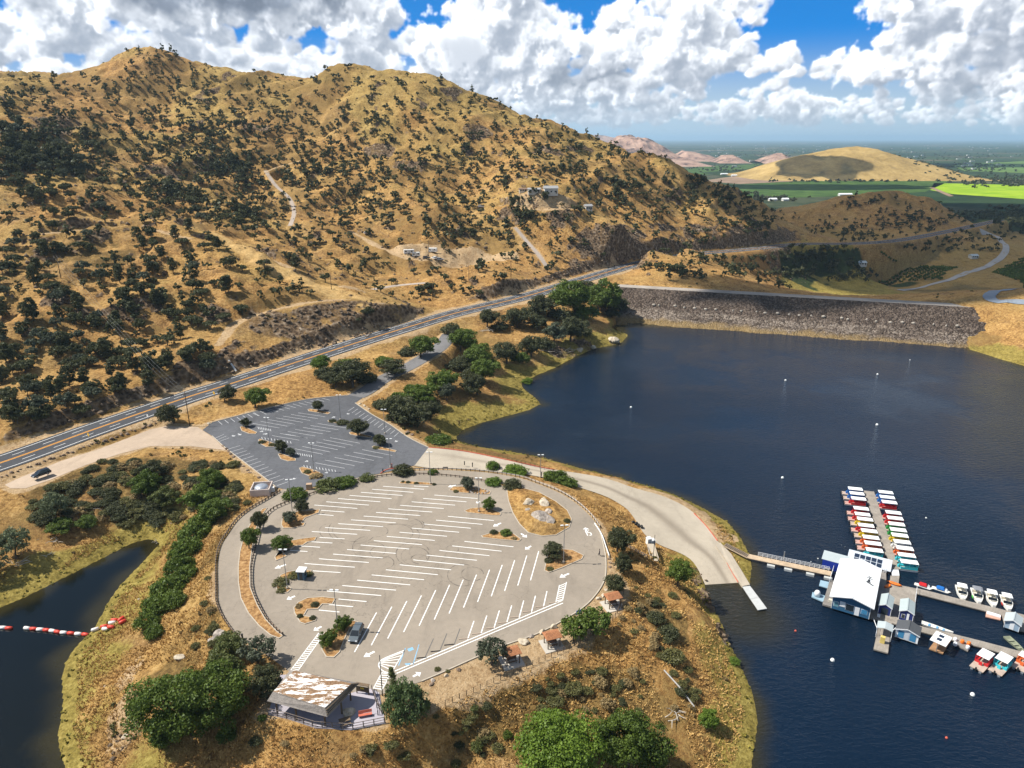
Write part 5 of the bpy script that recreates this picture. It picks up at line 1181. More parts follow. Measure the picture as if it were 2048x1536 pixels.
for key, nm, u, v, w, lab, hs in big: put(key, nm, u, v, w, lab, hs, nm.split('_')[0] + ' tree' if nm != 'broadleaf_tree' else 'tree')
row = [(300,1238,58),(318,1206,66),(340,1170,74),(362,1132,66),(352,1196,50),(374,1096,70),(392,1062,66),(408,1040,60),(372,1146,50),(310,1262,40)]
lb = ['lowest','second from the lowest','third','fourth','outer middle','fifth','sixth','uppermost','inner middle','small lowest']
for (u, v, w), l in zip(row, lb): put('bush_lush', 'tall_shrub', u, v, w, l + ' tall green shrub in the row down the cove bank', 1.05, 'shrub', 'green shrubs in a row down the cove bank', False, .25)
grove = [(764,806,36),(806,794,50),(812,830,40),(856,800,44),(826,776,34),(912,726,40),(902,655,40),(935,682,40),(925,722,48),(940,745,40),(980,724,30),(1000,650,34),(1060,622,40),(1118,590,44),(1170,572,46),(1215,604,46),(1170,620,50),(1120,625,44),(1090,684,40),(1040,712,36),(1165,660,36),(1225,624,30),(690,726,40),(735,752,40),(650,742,40),(770,720,36),(815,700,36)]
for i, (u, v, w) in enumerate(grove): put(['bush_oak','bush_lush'][i % 3 == 1], 'understory_shrub', u, v, w * 1.15, ['dark','green'][i % 3 == 1] + ' understory shrub filling the grove between the roads and the lake', .85, 'shrub', ['dark','green'][i % 3 == 1] + ' understory shrubs of the lakeside grove', False, .25)
# --- shrubs
shr = [('bush_lush',590,985,40,'oleander bush at the fence beside the brown utility box',.85),('bush_olive',655,966,46,'oleander bush at the fence, left of the middle of the hedge',.7),('bush_lush',690,960,40,'oleander bush in the middle of the hedge between the car parks',.75),('bush_olive',735,952,28,'thin oleander bush at the ramp end of the hedge',.7),
 ('bush_oak',807,938,38,'round dark bush beside the red kerb',.8),('bush_lush',866,944,18,'little bush behind the lamp at the loop road fence',.9),('bush_bright',985,930,26,'fresh green bush on the sandy strip beside a dark post',.9),('bush_bright',1030,935,46,'low wide green bush on the sandy strip along the ramp',.55),('bush_lush',1112,950,46,'green bush at the lamp post on the ramp side',.7),('bush_lush',1136,963,34,'green bush at the end of the sandy strip, next to the ramp concrete',.8),
 ('bush_bright',987,960,30,'green bush at the tip of the rocky island',.75),('bush_oak',1024,966,34,'dark round bush casting shade on the loop road',.85),('bush_oak',988,1064,15,'dark shrub on the small triangular island, beside a brighter one',.8),('bush_lush',1012,1064,21,'brighter green shrub on the small triangular island',.8),('bush_brown',1028,1076,12,'dry brown shrub at the point of the small triangular island',.7),
 ('bush_oak',1098,1120,17,'dark shrub at the base of the square-topped tree',.8),('bush_scrub',1100,1136,14,'small tan shrub at the near point of the triangular lamp island',.7),('bush_scrub',562,1160,30,'olive hedge shrub on the kiosk island beside the lane',.6),('bush_scrub',590,1148,26,'olive hedge shrub just beside the kiosk',.6),('bush_scrub',618,1147,16,'olive shrub at the far side of the kiosk',.7),('bush_scrub',563,1180,18,'olive shrub beside the lamp foot on the kiosk island',.7),
 ('bush_oak',630,1210,15,'green shrub at the inner corner of the bare stepped island',.9),('bush_oak',626,1236,13,'green shrub near the blunt end of the bare stepped island',.9),('bush_oak',601,1233,12,'dark shrub at the tip of the bare stepped island',.9),('bush_brown',598,1212,14,'thin brown shrub on the bare stepped island',.9),
 ('bush_oak',833,966,9,'tiny shrub on the far kerb strip next to the lamp',.8),('bush_oak',816,964,9,'middle tiny shrub on the far kerb strip',.8),('bush_oak',806,964,7,'smallest shrub at the end of the far kerb strip',.8),('bush_oak',868,968,8,'tiny shrub right of the lamp on the far kerb strip',.8),('bush_scrub',912,982,10,'small shrub on the flat island with the rock ring',.8),('bush_oak',1134,1042,14,'round dark shrub at the edge of the rocky island',.9),('bush_scrub',1040,988,16,'dry shrub on the rocky island above the outcrop',.6),
 ('bush_scrub',615,943,14,'green shrub on the lamp island at the front of the upper car park',.8),('bush_brown',632,948,24,'reddish low shrub on the front island of the upper car park',.5),('bush_oak',665,840,14,'dark shrub at the lamp island in the middle of the upper car park',.6),('bush_oak',686,842,24,'longer dark shrub at the lamp island in the middle of the upper car park',.5),('bush_oak',525,883,14,'dark shrub on the left lamp island of the upper car park',.6),('bush_scrub',544,888,12,'small shrub right of the lamp on the left island of the upper car park',.7),('bush_scrub',752,894,13,'small shrub on the island nearest the ramp',.6),
 ('bush_lush',876,872,46,'green thicket on the slope between upper car park and lake',.5),('bush_oak',784,832,26,'small dark bush above the kerb of the upper car park',.75),('bush_scrub',495,1005,16,'yellowish bush below the white walled tank',.9),('bush_scrub',392,1258,16,'single olive bush on the brown bank beside the loop road',.9),('bush_scrub',392,1292,18,'single yellowish bush below the loop road on the bank',.9),
 ('bush_bright',1468,1319,22,'bright green bush at the waterline of the near bank',.7),('bush_lush',455,1470,34,'green bush on the slope below the pavilion thicket',1.),('bush_lush',525,1438,16,'small green bush at the pavilion corner',.8),('bush_olive',955,1494,24,'round dull green bush on the slope left of the big bright tree',1.2),('bush_lush',1015,1470,18,'narrow green bush left of the big bright tree',1.2),('bush_scrub',912,1528,20,'dull bush at the picture border on the slope',.9),
 ('bush_scrub',875,1340,12,'grey shrub at the kerb of the picnic area near boulders',.8),('bush_scrub',895,1342,9,'small grey shrub at the kerb of the picnic area',.8),('bush_olive',948,1418,16,'green shrub on the slope under the picnic fence',.8),('bush_scrub',1110,1400,34,'olive shrub patch on the slope below the middle picnic shelter',.7),('bush_scrub',1145,1376,36,'olive shrub patch below the picnic fence corner',.7),('bush_scrub',1085,1415,24,'yellow-green shrub above the big bright tree',.7),('bush_brown',1200,1360,30,'brown brush on the shaded slope below the path',.8),('bush_oak',1335,1262,40,'dark brush above the rocky bank of the near shore',.8),('bush_oak',1312,1232,36,'dark brush on the shaded slope beneath the picnic area',.8),('bush_scrub',1345,1310,44,'green brush on the near bank above the leaning pole',.8),('bush_grey' if 0 else 'bush_brown',1215,1405,28,'grey brown brush on the slope above the twiggy green tree',.8),
 ('bush_oak',1245,940,1,'x',1)]
for key, u, v, w, lab, hs in shr[:-1]: put(key, 'shrub', u, v, w * 1.2, lab, hs, 'shrub', None, False, .22)
# bushes of the bank between gravel pullout and cove
rb = random.Random(12); k_ = 0
for i in range(900):
    u = rb.uniform(55, 475); v = rb.uniform(915, 1050)
    top = 985 - (u - 60) * .42 if u < 200 else 925; low = 1060 if u < 240 else 1060 - (u - 240) * .12
    if not (top < v < low): continue
    p, mpp = at_px(u, v)
    w = rb.uniform(2.4, 5.2); key = rb.choice(['bush_scrub', 'bush_olive2', 'bush_brown', 'bush_oak', 'bush_oak'])
    plant('bush_scrub' if key == 'bush_olive2' else key, 'brush_bush', p, w, rb.uniform(.5, .8), {'bush_olive2': 'olive brush bush on the bank between gravel pullout and cove', 'bush_scrub': 'olive brush bush on the bank between gravel pullout and cove', 'bush_brown': 'dry brown brush bush on the bank between gravel pullout and cove', 'bush_oak': 'dark green brush bush on the bank between gravel pullout and cove'}[key], 'bush', {'bush_olive2': 'olive brush on the cove bank', 'bush_scrub': 'olive brush on the cove bank', 'bush_brown': 'brown brush on the cove bank', 'bush_oak': 'dark brush on the cove bank'}[key], None, False); k_ += 1
    if k_ >= 205: break
for (cu_, cv_, su, sv, n, where) in [(1290,1225,34,40,22,'on the shaded slope under the picnic area'),(1335,1290,26,50,24,'above the rocky bank of the near shore'),(1130,1385,60,26,24,'on the slope between picnic fence and big bright tree'),(1230,1380,50,34,18,'on the slope above the twiggy green tree'),(960,1470,70,40,16,'on the grassy slope below the fence, near the picture border'),(1380,1400,40,60,14,'around the leaning pole on the near bank'),(700,1500,130,26,12,'on the golden slope below the deck'),(420,1240,16,60,12,'on the brown bank beside the loop road')]:
    for i in range(n):
        u, v = cu_ + rb.gauss(0, 1) * su * .6, cv_ + rb.gauss(0, 1) * sv * .6; p, mpp = at_px(u, v)
        if p is None or not bank(np.array([p[0]]), np.array([p[1]]), np.array([p[2]]))[0]: continue
        key = rb.choice(['bush_scrub', 'bush_scrub', 'bush_brown', 'bush_oak']); nm = {'bush_scrub': 'olive', 'bush_brown': 'dry brown', 'bush_oak': 'dark green'}[key]
        plant(key, 'slope_bush', p, rb.uniform(1.0, 2.6), rb.uniform(.6, .95), nm + ' bush ' + where, 'bush', nm + ' bushes ' + where, None, False)
# --- hillside oaks: counts per 50-pixel cell of the photograph
dens = {100:'0000055432122221', 150:'3454456543322331342', 200:'4354356666555444344543', 250:'6565566666665554445566554', 300:'77765556666656555666666665443', 350:'5444345666665666555444356665443', 400:'22223344566655665443233344555443', 450:'1222122234444543454322322334454', 500:'3323333433432332232343211122333', 550:'333334443233212333322000000023', 600:'33333344310010112', 650:'3343322210', 700:'333443332', 750:'3433210', 800:'3321'}
hill_trees = []
for v0, s in dens.items():
    for c, ch in enumerate(s):
        n = int(ch) * (2.35 if v0 < 450 else 1.6); n = int(n) + (rb.random() < n % 1)
        for _ in range(n):
            u = c * 50 + rb.uniform(0, 50); v = v0 + rb.uniform(0, 50); p = hit(u, v)
            if p is None or p[1] > 1200: continue
            hill_trees.append(p)
for _ in range(420):            # thicker strips in the gullies and on the shady shoulder
    c = rb.choice([(60,280,90,50),(100,330,80,40),(420,270,60,28),(460,340,50,24),(370,400,60,22),(470,440,50,20),(900,460,50,22),(1150,330,70,30),(1250,380,60,25),(640,340,60,25),(330,390,50,18),(1040,440,40,25),(1480,430,60,25),(1400,395,60,20)])
    p = hit(c[0] + rb.gauss(0, 1) * c[2] * .6, c[1] + rb.gauss(0, 1) * c[3] * .6)
    if p and p[1] < 1200: hill_trees.append(p)
for c in [(1480,540,40,20,22),(1560,560,30,20,18),(1620,520,50,14,26),(1530,600,60,6,10),(1350,545,60,22,22),(1420,520,30,12,10),(1590,500,30,10,14),(1700,465,60,20,46),(1780,435,70,26,64),(1850,440,60,24,40),(1720,410,40,14,26),(1880,500,60,14,24),(1790,478,90,8,40),(1640,455,40,14,14),(1690,535,40,12,22),(1930,480,40,14,20),(1900,420,30,14,10),(1990,470,30,12,10),(1600,545,40,14,26),(1590,520,60,12,20),(1680,500,60,8,26),(1740,488,60,6,18),(1680,555,26,8,18),(1720,552,30,8,16),(1860,468,30,14,18),(1980,490,30,16,18),(1960,440,50,14,40),(2010,425,40,16,60),(1930,420,40,12,30),(2040,450,20,20,30),(1400,370,30,10,14),(1450,400,40,14,22),(1520,450,40,14,18),(1760,500,60,6,12)]:
    for _ in range(c[4]):
        p = hit(c[0] + rb.gauss(0, 1) * c[2] * .55, c[1] + rb.gauss(0, 1) * c[3] * .55)
        if p and p[1] < 1250 and p[2] > -40: hill_trees.append(p)
for c in [(50,280,70,38,20),(110,330,60,30,18),(20,330,50,44,14),(170,300,50,24,12),(420,268,60,22,16),(480,340,50,24,16)]:
    for _ in range(c[4]):
        p = hit(c[0] + rb.gauss(0, 1) * c[2] * .55, c[1] + rb.gauss(0, 1) * c[3] * .55)
        if p and p[1] < 1200: hill_trees.append(p)
NBIG = sum((20, 18, 14, 12, 16, 16)); hill_trees = np.array(hill_trees)
ok = np.ones(len(hill_trees), bool)
hx, hy = hill_trees[:, 0], hill_trees[:, 1]
d, _ = polydist(hx, hy, highway); ok &= d > 11
for w_, pts in tracks: d, _ = polydist(hx, hy, pts); ok &= d > w_ + 1.5
d, _ = polydist(hx, hy, spur); ok &= d > 5.5
for (u, v, r_) in [(840,508,13),(950,525,16),(1105,384,10),(1000,414,6),(960,520,14)]:
    p = hit(u, v); ok &= np.hypot(hx - p[0], hy - p[1]) > r_
ok &= (-sdf(hx, hy, LAND) > 6)
for pg in (lot1, lot2, pull): ok &= sdf(hx, hy, pg) > 4
ok &= ~((hx > 60) & (hx < 330) & (hy > 360) & (hy < 440))
grove_ = np.arange(len(hill_trees)) >= len(hill_trees) - NBIG; hill_trees = hill_trees[ok]; grove_ = grove_[ok]
size = np.array([rb.uniform(3.6, 7.6) * (1.25 if p[0] < -180 and p[1] > 400 and p[1] < 620 and rb.random() < .4 else 1) for p in hill_trees])
size = np.where(grove_, size * 1.3, size)
depth_ = hill_trees[:, 1] * CP + (CAMZ - hill_trees[:, 2]) * SP
order = np.argsort(-size / depth_)
looks = {'hill_round': 'round-crowned dark oak', 'hill_tall': 'tall narrow dark oak', 'hill_sparse': 'thin grey see-through oak', 'hill_flat': 'low flat-topped dark oak'}
regions = [(60,800,'above the highway near the picture edge'),(300,760,'above the highway by the power line'),(120,640,'on the near golden slope between the power poles'),(330,640,'among the rocks of the near slope'),(480,600,'on the near spur above the dark cut bank'),(60,520,'beside the old track high on the near slope'),(330,500,'between the old track and the spur crest'),(560,560,'on the spur crest near the lone pole'),(60,350,'in the dark grove on the far left shoulder'),(300,420,'on the golden shoulder below the grove'),(500,400,'along the winding dirt track'),(720,590,'around the gravel pad below the houses'),(880,590,'on the slope beside the highway below the house terrace'),(760,470,'in the gully behind the parked white vehicles'),(1050,450,'along the paved lane up to the hill house'),(1150,430,'around the rock outcrop below the hill house'),(1330,470,'on top of the rocky road cut'),(1350,545,'on the golden knob between highway and dam'),(1550,560,'in the hollow behind the dam'),(1700,540,'beside the orchard below the dam')]
regw = [hit(u, v) for u, v, _ in regions]
NIND = 290 - sum(1 for b in big if b[1] == 'oak_tree')
for i in order[:NIND]:
    p = hill_trees[i]; key = rt.choices(list(looks), [5, 3, 2, 2])[0]
    j = min(range(len(regw)), key=lambda j: math.hypot(p[0]-regw[j][0], p[1]-regw[j][1]))
    lab = looks[key] + ' ' + regions[j][2]
    plant(key, 'oak_tree', tuple(p), size[i] * (1 if key != 'hill_tall' else .95), rt.uniform(.8, 1.1), lab, 'oak tree', looks[key] + 's ' + regions[j][2])
# the rest of the wood: one mass
def wood(name, pts, sizes, leaf, n=11, per=7, ls=.17, seed=5, shape='round', trunks=True):
    r = np.random.default_rng(seed); VV = []; TT = []
    protos = [leaf_cloud(r, crown_clumps(r, rr, n), per, ls) for rr in ([shape, 'tall', 'round', 'sparse', 'flat', 'round'] if shape == 'round' else [shape] * 4)]
    for p, s in zip(pts, sizes):
        V, t = protos[r.integers(len(protos))]; a = r.uniform(0, 6.28); c, sn = math.cos(a), math.sin(a)
        X = np.stack([V[:, 0]*c - V[:, 1]*sn, V[:, 0]*sn + V[:, 1]*c, V[:, 2] * r.uniform(.8, 1.1)], 1) * s + np.array(p)
        VV.append(X); TT.append(np.clip(t * .8 + r.uniform(-.15, .25), 0, 1))
        if trunks:
            w = .035 * s
            for q in (((-w, 0), (w, 0)), ((0, -w), (0, w))):
                VV.append(np.array([(p[0]+q[0][0], p[1]+q[0][1], p[2]-.3), (p[0]+q[1][0], p[1]+q[1][1], p[2]-.3), (p[0]+q[1][0]*.6, p[1]+q[1][1]*.6, p[2]+.4*s), (p[0]+q[0][0]*.6, p[1]+q[0][1]*.6, p[2]+.4*s)])); TT.append(np.full(4, .5))
    V = np.concatenate(VV); t = np.concatenate(TT)
    o = np_mesh(name, V, np.arange(len(V)).reshape(-1, 4), LEAF[leaf], attrs={'tint': np.stack([t, t, t, np.ones_like(t)], 1)}); return tag(o, kind='stuff')
rest = order[NIND:]
off = []                        # the same wood goes on beyond the left border
for _ in range(1500):
    y = rb.uniform(235, 820); x = rb.uniform(-.84 * y - 100, -.745 * y - 22)
    if rb.random() < .5 + .6 * float(vn(x, y, 60, 131)): off.append((x, y, Hs(x, y)))
off = np.array(off); d, _ = polydist(off[:, 0], off[:, 1], highway); off = off[(d > 12) & (off[:, 2] > 12)]
wood('oak_woodland', np.r_[hill_trees[rest], off], np.r_[size[rest], np.random.default_rng(77).uniform(3.6, 7.6, len(off))], 'oak')
# chaparral between the oaks: low scrub
scr = []
for _ in range(7500):
    x = rb.uniform(-420, 330); y = rb.uniform(215, 800)
    if rb.random() > .5 + .9 * float(vn(x, y, 45, 91)): continue
    scr.append((x, y))
scr = np.array(scr); d, _ = polydist(scr[:, 0], scr[:, 1], highway); k = (d > 13) & (H(scr[:, 0], scr[:, 1]) > 13)
for w_, pts in tracks: dd, _ = polydist(scr[:, 0], scr[:, 1], pts); k &= dd > w_ + 1
scr = scr[k]; k = (scr[:, 1] > 215) & ~((scr[:, 0] > -40) & (scr[:, 1] < 400)); scr = scr[k]; sz = np.random.default_rng(2).uniform(.5, 2.0, len(scr))
tagw = wood('hillside_scrub', np.c_[scr, H(scr[:, 0], scr[:, 1])], sz, 'scrub', 5, 6, .3, 8, 'bush', False)
# dry brush and grass tufts on the near banks
def scatter(n, x0, x1, y0, y1, test, seed):
    r = np.random.default_rng(seed); x = r.uniform(x0, x1, n); y = r.uniform(y0, y1, n); z = H(x, y); k = test(x, y, z); return np.c_[x, y, z][k]
P_ = scatter(1500, -140, 75, 60, 245, lambda x, y, z: bank(x, y, z) & (vn(x, y, 14, 95) + .6*vn(x, y, 5, 96) > .25), 31)
wood('dry_brush', P_, np.random.default_rng(3).uniform(.4, 1.2, len(P_)), 'brown', 5, 6, .32, 9, 'bush', False)
P_ = scatter(1700, -140, 75, 60, 245, lambda x, y, z: bank(x, y, z) & (vn(x, y, 18, 97) + .6*vn(x, y, 6, 98) > .45), 33)
wood('green_brush', P_, np.random.default_rng(4).uniform(.6, 1.8, len(P_)), 'scrub', 6, 7, .28, 10, 'bush', False)
def tufts():
    P = scatter(110000, -110, 62, 62, 170, lambda x, y, z: bank(x, y, z) & (vn(x, y, 6, 101) > -.5), 37); r = np.random.default_rng(6); n = len(P)
    V = []; 
    for k in range(3):
        a = r.uniform(0, 6.28, n); w = r.uniform(.025, .07, n); h = r.uniform(.12, .42, n); dx = np.cos(a) * w; dy = np.sin(a) * w; lx = r.normal(0, .2, n); ly = r.normal(0, .2, n)
        V.append(np.stack([P + np.c_[-dx, -dy, 0*w - .05], P + np.c_[dx, dy, 0*w - .05], P + np.c_[dx*1.3 + lx, dy*1.3 + ly, h], P + np.c_[-dx*1.3 + lx, -dy*1.3 + ly, h]], 1).reshape(-1, 3))
    V = np.concatenate(V); m = Mat('dry_grass_blades', .9, .1); f = m.noise(.5, 4, .7); m.col(m.ramp(f, (.35, (.30, .175, .06)), (.5, (.46, .285, .10)), (.66, (.62, .42, .17))))
    tag(np_mesh('dry_grass', V, np.arange(len(V)).reshape(-1, 4), m.m), kind='stuff')
tufts()
# green reeds and weeds along the waterline
P_ = scatter(26000, -140, 130, 60, 400, lambda x, y, z: (lambda d: (d > .2) & (d < 5) & (sdf(x, y, ramp_pg) > 1))(-sdf(x, y, LAND)), 41)
LEAF['shore'] = m_leaf('shore_grass', (.10, .095, .016), (.34, .28, .055), .15)
wood('shore_grass', P_, np.random.default_rng(5).uniform(.35, .9, len(P_)), 'shore', 3, 5, .4, 12, 'bush', False)
# orchard, far trees
P_ = []
for s, dx, dy in (('1745 520 1790 510 1915 535 1880 560 1800 566 1730 548', 4.2, 5.5), ('1985 545 2048 515 2120 520 2120 580 2048 570', 4.2, 5.5)):
    v = [float(a) for a in s.split()]; pg = [hit(v[i], v[i+1]) for i in range(0, len(v), 2)]; A = np.array(pg); ca, sa = math.cos(.5), math.sin(.5)
    X, Y = np.meshgrid(np.arange(-200, 200, dx), np.arange(-200, 200, dy)); c = A[:, :2].mean(0); x = c[0] + X.ravel()*ca - Y.ravel()*sa; y = c[1] + X.ravel()*sa + Y.ravel()*ca
    k = inside(x, y, pg) & (y < 1280); P_ += list(np.c_[x, y, H(x, y)][k])
wood('orchard_trees', P_, np.random.default_rng(9).uniform(3.6, 4.6, len(P_)), 'lush', 5, 6, .3, 13, 'bush', False)
r = np.random.default_rng(15); P_ = []
for c in [(2000,362,70,10,120),(2050,430,60,14,90),(1900,356,50,5,40),(1460,395,50,7,60),(1540,398,50,4,40),(1700,362,140,3,80),(1440,338,60,6,60),(1600,300,400,6,200),(1850,312,200,8,160),(1950,335,90,8,120),(1500,312,120,4,60)]:
    for _ in range(c[4]):
        u = c[0] + r.normal() * c[2] * .6; v = c[1] + r.normal() * c[3] * .6
        if v < 288: continue
        p = PZ(u, v, zf); P_.append(p)
P_ = np.array(P_); P_ = P_[P_[:, 1] > 1300]
V_ = []
for c in [(1990,415,80,18,230),(1930,400,60,8,80),(2040,440,40,26,120),(1480,402,50,6,60),(1560,404,40,5,50),(1640,395,30,5,30),(1500,392,60,5,40)]:
    for _ in range(c[4]):
        h_ = hit(c[0] + r.normal() * c[2] * .6, c[1] + r.normal() * c[3] * .6)
        if h_ and h_[2] < 0 and h_[1] > 700: V_.append(h_)
wood('valley_trees', V_, r.uniform(6, 12, len(V_)), 'oak', 6, 7, .26, 22, 'bush', False)
for c in [(60,285,70,40,34),(110,330,60,30,30),(30,340,50,40,24)]: pass
wood('far_trees', P_, r.uniform(8, 15, len(P_)), 'oak', 5, 6, .3, 14, 'bush', False)
# ------------------------------------------------------------------ marina
def m_deck(name, c, step=.45, ang=0., var=.2):
    m = Mat(name, .9, .15); w = m.N.new('ShaderNodeTexWave'); w.inputs['Scale'].default_value = 1 / step / 6.28 * 3.1; w.inputs['Distortion'].default_value = .3; w.bands_direction = 'X'
    m.L.new(m.tc.outputs['Object'], w.inputs['Vector']); n = m.noise(.5, 5, .7); f = m.math('ADD', m.math('MULTIPLY', n, .8), m.math('MULTIPLY', m.noise(4, 3), .2))
    base = m.ramp(f, (.33, tuple(x*(1-var*1.5) for x in c)), (.66, tuple(x*(1+var) for x in c))); m.col(m.mix(m.math('MULTIPLY', m.rng(w.outputs[1], .0, .25, 1, 0), .5), base, tuple(x*.4 for x in c))); return m.m
DECK = m_deck('grey_deck_boards', (.30, .265, .225)); DECKD = m_deck('dark_grey_deck_boards', (.23, .21, .19)); TAN = m_deck('tan_deck_boards', (.50, .38, .26)); FLOAT = paint('black_float', (.02, .02, .022), .6, .3)  # DECKD is the same boarding in a darker tone
PLAS = paint('pale_float_plastic', (.46, .47, .46), .6, .3, .1)
def wpt(u, v, z=0.): return np.array(PZ(u, v, z))
def slab(name, pts, z, thick, mat, label, cat='dock', float_=True):
    """floating platform through pixel corners measured at its deck height"""
    P = [wpt(u, v, z) for u, v in pts]; c = sum(P) / len(P); d = P[1] - P[0]; rz = math.atan2(d[1], d[0]); ca, sa = math.cos(-rz), math.sin(-rz)
    loc = [((p-c)[0]*ca - (p-c)[1]*sa, (p-c)[0]*sa + (p-c)[1]*ca) for p in P]
    A = sum(loc[i][0]*loc[(i+1) % len(loc)][1] - loc[(i+1) % len(loc)][0]*loc[i][1] for i in range(len(loc)))
    if A < 0: loc = loc[::-1]
    root = empty(name, (c[0], c[1], z), rz, label, cat); MB().prism(loc, -thick, 0).build('deck', mat, root)
    inn = [(x*.96, y*.92) for x, y in loc]; MB().prism(inn, -z - .25, -thick - .003).build('float', FLOAT, root); return root
def local(u0, v0, u1, v1, z):
    """origin at the first point, x axis toward the second"""
    a = wpt(u0, v0, z); b = wpt(u1, v1, z); d = b - a; return a, math.atan2(d[1], d[0]), np.linalg.norm(d)
spine = slab('floating_dock', [(1727.6,981),(1748,983),(1798,1138),(1781,1138)], .55, .22, DECK, 'long grey floating dock with canopy boats moored on both sides')
slab('gangway', [(1783,1139),(1797,1139),(1799,1151),(1784,1151)], .62, .1, paint('white_gangway', (.62,.64,.66), .5), 'short pale gangway joining the boat dock to the marina platform')
slab('floating_dock', [(1781,1151),(1799,1151),(1797,1168),(1779,1168)], .55, .22, DECK, 'short grey dock piece between the gangway and the orange kayaks')
slab('marina_platform', [(1779,1166),(1834,1177),(1829,1216),(1829,1252),(1800,1250),(1759,1240),(1772,1170)], .6, .3, DECK, 'wide grey platform carrying the two small blue sheds')
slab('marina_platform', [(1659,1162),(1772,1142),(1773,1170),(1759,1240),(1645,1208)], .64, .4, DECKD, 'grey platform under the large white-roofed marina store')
slab('floating_dock', [(1834,1176),(1940,1203),(2006,1219),(2004,1230),(1940,1214),(1834,1187)], .55, .22, DECK, 'grey pier lined with white speedboats')
slab('floating_dock', [(2005,1219),(2060,1232),(2075,1270),(2045,1262),(2038,1261),(2010,1252),(2004,1230)], .58, .22, DECK, 'wide grey pier end at the picture border with a small shed')
slab('floating_dock', [(1838,1251),(1900,1266),(1960,1281),(2070,1310),(2070,1324),(1960,1294),(1900,1279),(1838,1262)], .55, .22, DECK, 'grey pier with the red and turquoise canopy boats')
slab('floating_dock', [(1759.5,1241),(1783.5,1246),(1776,1306),(1747,1298)], .58, .3, DECK, 'short jetty with a grey shelter and a yellow locker')
slab('ramp_dock', [(1485,1173.5),(1500,1171.5),(1517,1194),(1501,1198)], .42, .16, PLAS, 'pale grey floating dock section attached to the walkway'); slab('ramp_dock', [(1501.3,1198.4),(1517.3,1194.4),(1534,1217),(1516,1220)], .42, .16, PLAS, 'pale grey floating dock section at the free outer end')
# --- gabled buildings
def m_metalroof(name, c, rough=.35):
    m = Mat(name, rough, .4); w = m.N.new('ShaderNodeTexWave'); w.inputs['Scale'].default_value = 1.1; w.bands_direction = 'Y'; m.L.new(m.tc.outputs['Object'], w.inputs['Vector']); n = m.noise(.6, 4)
    m.col(m.mix(m.rng(w.outputs[1], 0, .12, .35, 0), m.ramp(n, (.3, tuple(x*.92 for x in c)), (.7, c)), tuple(x*.6 for x in c))); return m.m
RWHITE = m_metalroof('white_metal_roof', (.84, .86, .87)); RGREY = m_metalroof('pale_grey_metal_roof', (.42, .47, .48), .5); RDARK = m_metalroof('charcoal_shingle_roof', (.075, .08, .088), .8); RGRN = m_metalroof('grey_green_roof', (.38, .44, .44), .6)
BLUE = paint('blue_wall', (.030, .115, .215), .7, .3, .12); NAVY = paint('navy_wall', (.015, .030, .16), .7, .3, .12); SKYB = paint('sky_blue_wall', (.05, .22, .40), .7, .3, .1); GLASS = paint('dark_glass', (.02, .03, .04), .12, .6, .05); TRIM = paint('white_trim', (.74, .75, .76), .5, .4, .05)
def house(name, label, cat, ridge0, ridge1, zr_, half, ze, zb, wall, roof, over=.5, open_front=False, doors=(), group=None):
    """ridge0 = far end, ridge1 = near (front) end of the ridge, pixels at ridge height; the front faces -Y"""
    a = wpt(*ridge0, zr_); b = wpt(*ridge1, zr_); d = a - b; L = np.linalg.norm(d[:2]); rz = math.atan2(d[1], d[0]) - math.pi/2; c = (a + b) / 2
    root = empty(name, (c[0], c[1], zb), rz, label, cat, group); h = ze - zb; H_ = zr_ - zb; wl = half - over; l = L/2 - over; hw = h + (H_ - h) * (over / half)
    q = MB(); q.add([(-wl,-l,0),(wl,-l,0),(wl,l,0),(-wl,l,0),(-wl,-l,hw-.05),(wl,-l,hw-.05),(wl,l,hw-.05),(-wl,l,hw-.05),(0,-l,H_-.12),(0,l,H_-.12)], [(3,2,1,0),(1,2,6,5),(3,0,4,7),(2,3,7,9,6),(0,1,5,8,4),(4,8,9,7),(8,5,6,9)]); q.build('wall', wall, root)
    q = MB(); t = .1
    for s in (-1, 1): q.add([(0,-L/2,H_),(s*half,-L/2,h),(s*half,L/2,h),(0,L/2,H_),(0,-L/2,H_-t),(s*half,-L/2,h-t),(s*half,L/2,h-t),(0,L/2,H_-t)], [(0,1,2,3),(7,6,5,4),(1,5,6,2),(0,4,5,1),(3,2,6,7)])
    q.beam((0,-L/2-.01,H_+.03),(0,L/2+.01,H_+.03),.22,.06); q.build('roof', roof, root)
    q = MB()
    for s in (-1, 1): q.beam((0,-L/2-.03,H_-.1),(s*half,-L/2-.03,h-.1),.05,.2); q.beam((s*(wl+.012),-l-.012,0),(s*(wl+.012),-l-.012,hw-.08),.1,.1)
    q.build('trim', TRIM, root)
    for (x, w, z0, z1, m, nm) in doors:
        o = MB().box(x-w/2, x+w/2, -l-.05, -l+.02, z0, z1).build(nm, m, root)
        if nm == 'window': MB().box(x-w/2-.06, x+w/2+.06, -l-.03, -l+.02, z0-.06, z1+.06).build('frame', TRIM, o)
    return root, half, L, l, wl
YELW = paint('yellow_locker', (.62, .47, .14), .6, .3, .15)
st, half, L, l, wl = house('marina_store', 'large white-roofed blue marina store on the floating platform', 'building', (1723.6,1118.5), (1705,1195.6), 5.2, 4.5, 4.0, .64, BLUE, RWHITE, .7, doors=[(-3.0,.9,.8,2.0,paint('teal_pane',(.16,.33,.38),.4),'window'),(-1.7,1.0,1.2,2.4,TRIM,'window'),(-.2,1.6,.7,2.2,GLASS,'window'),(1.3,.95,.05,2.1,TRIM,'door'),(2.7,1.2,.9,2.0,SKYB,'window')])
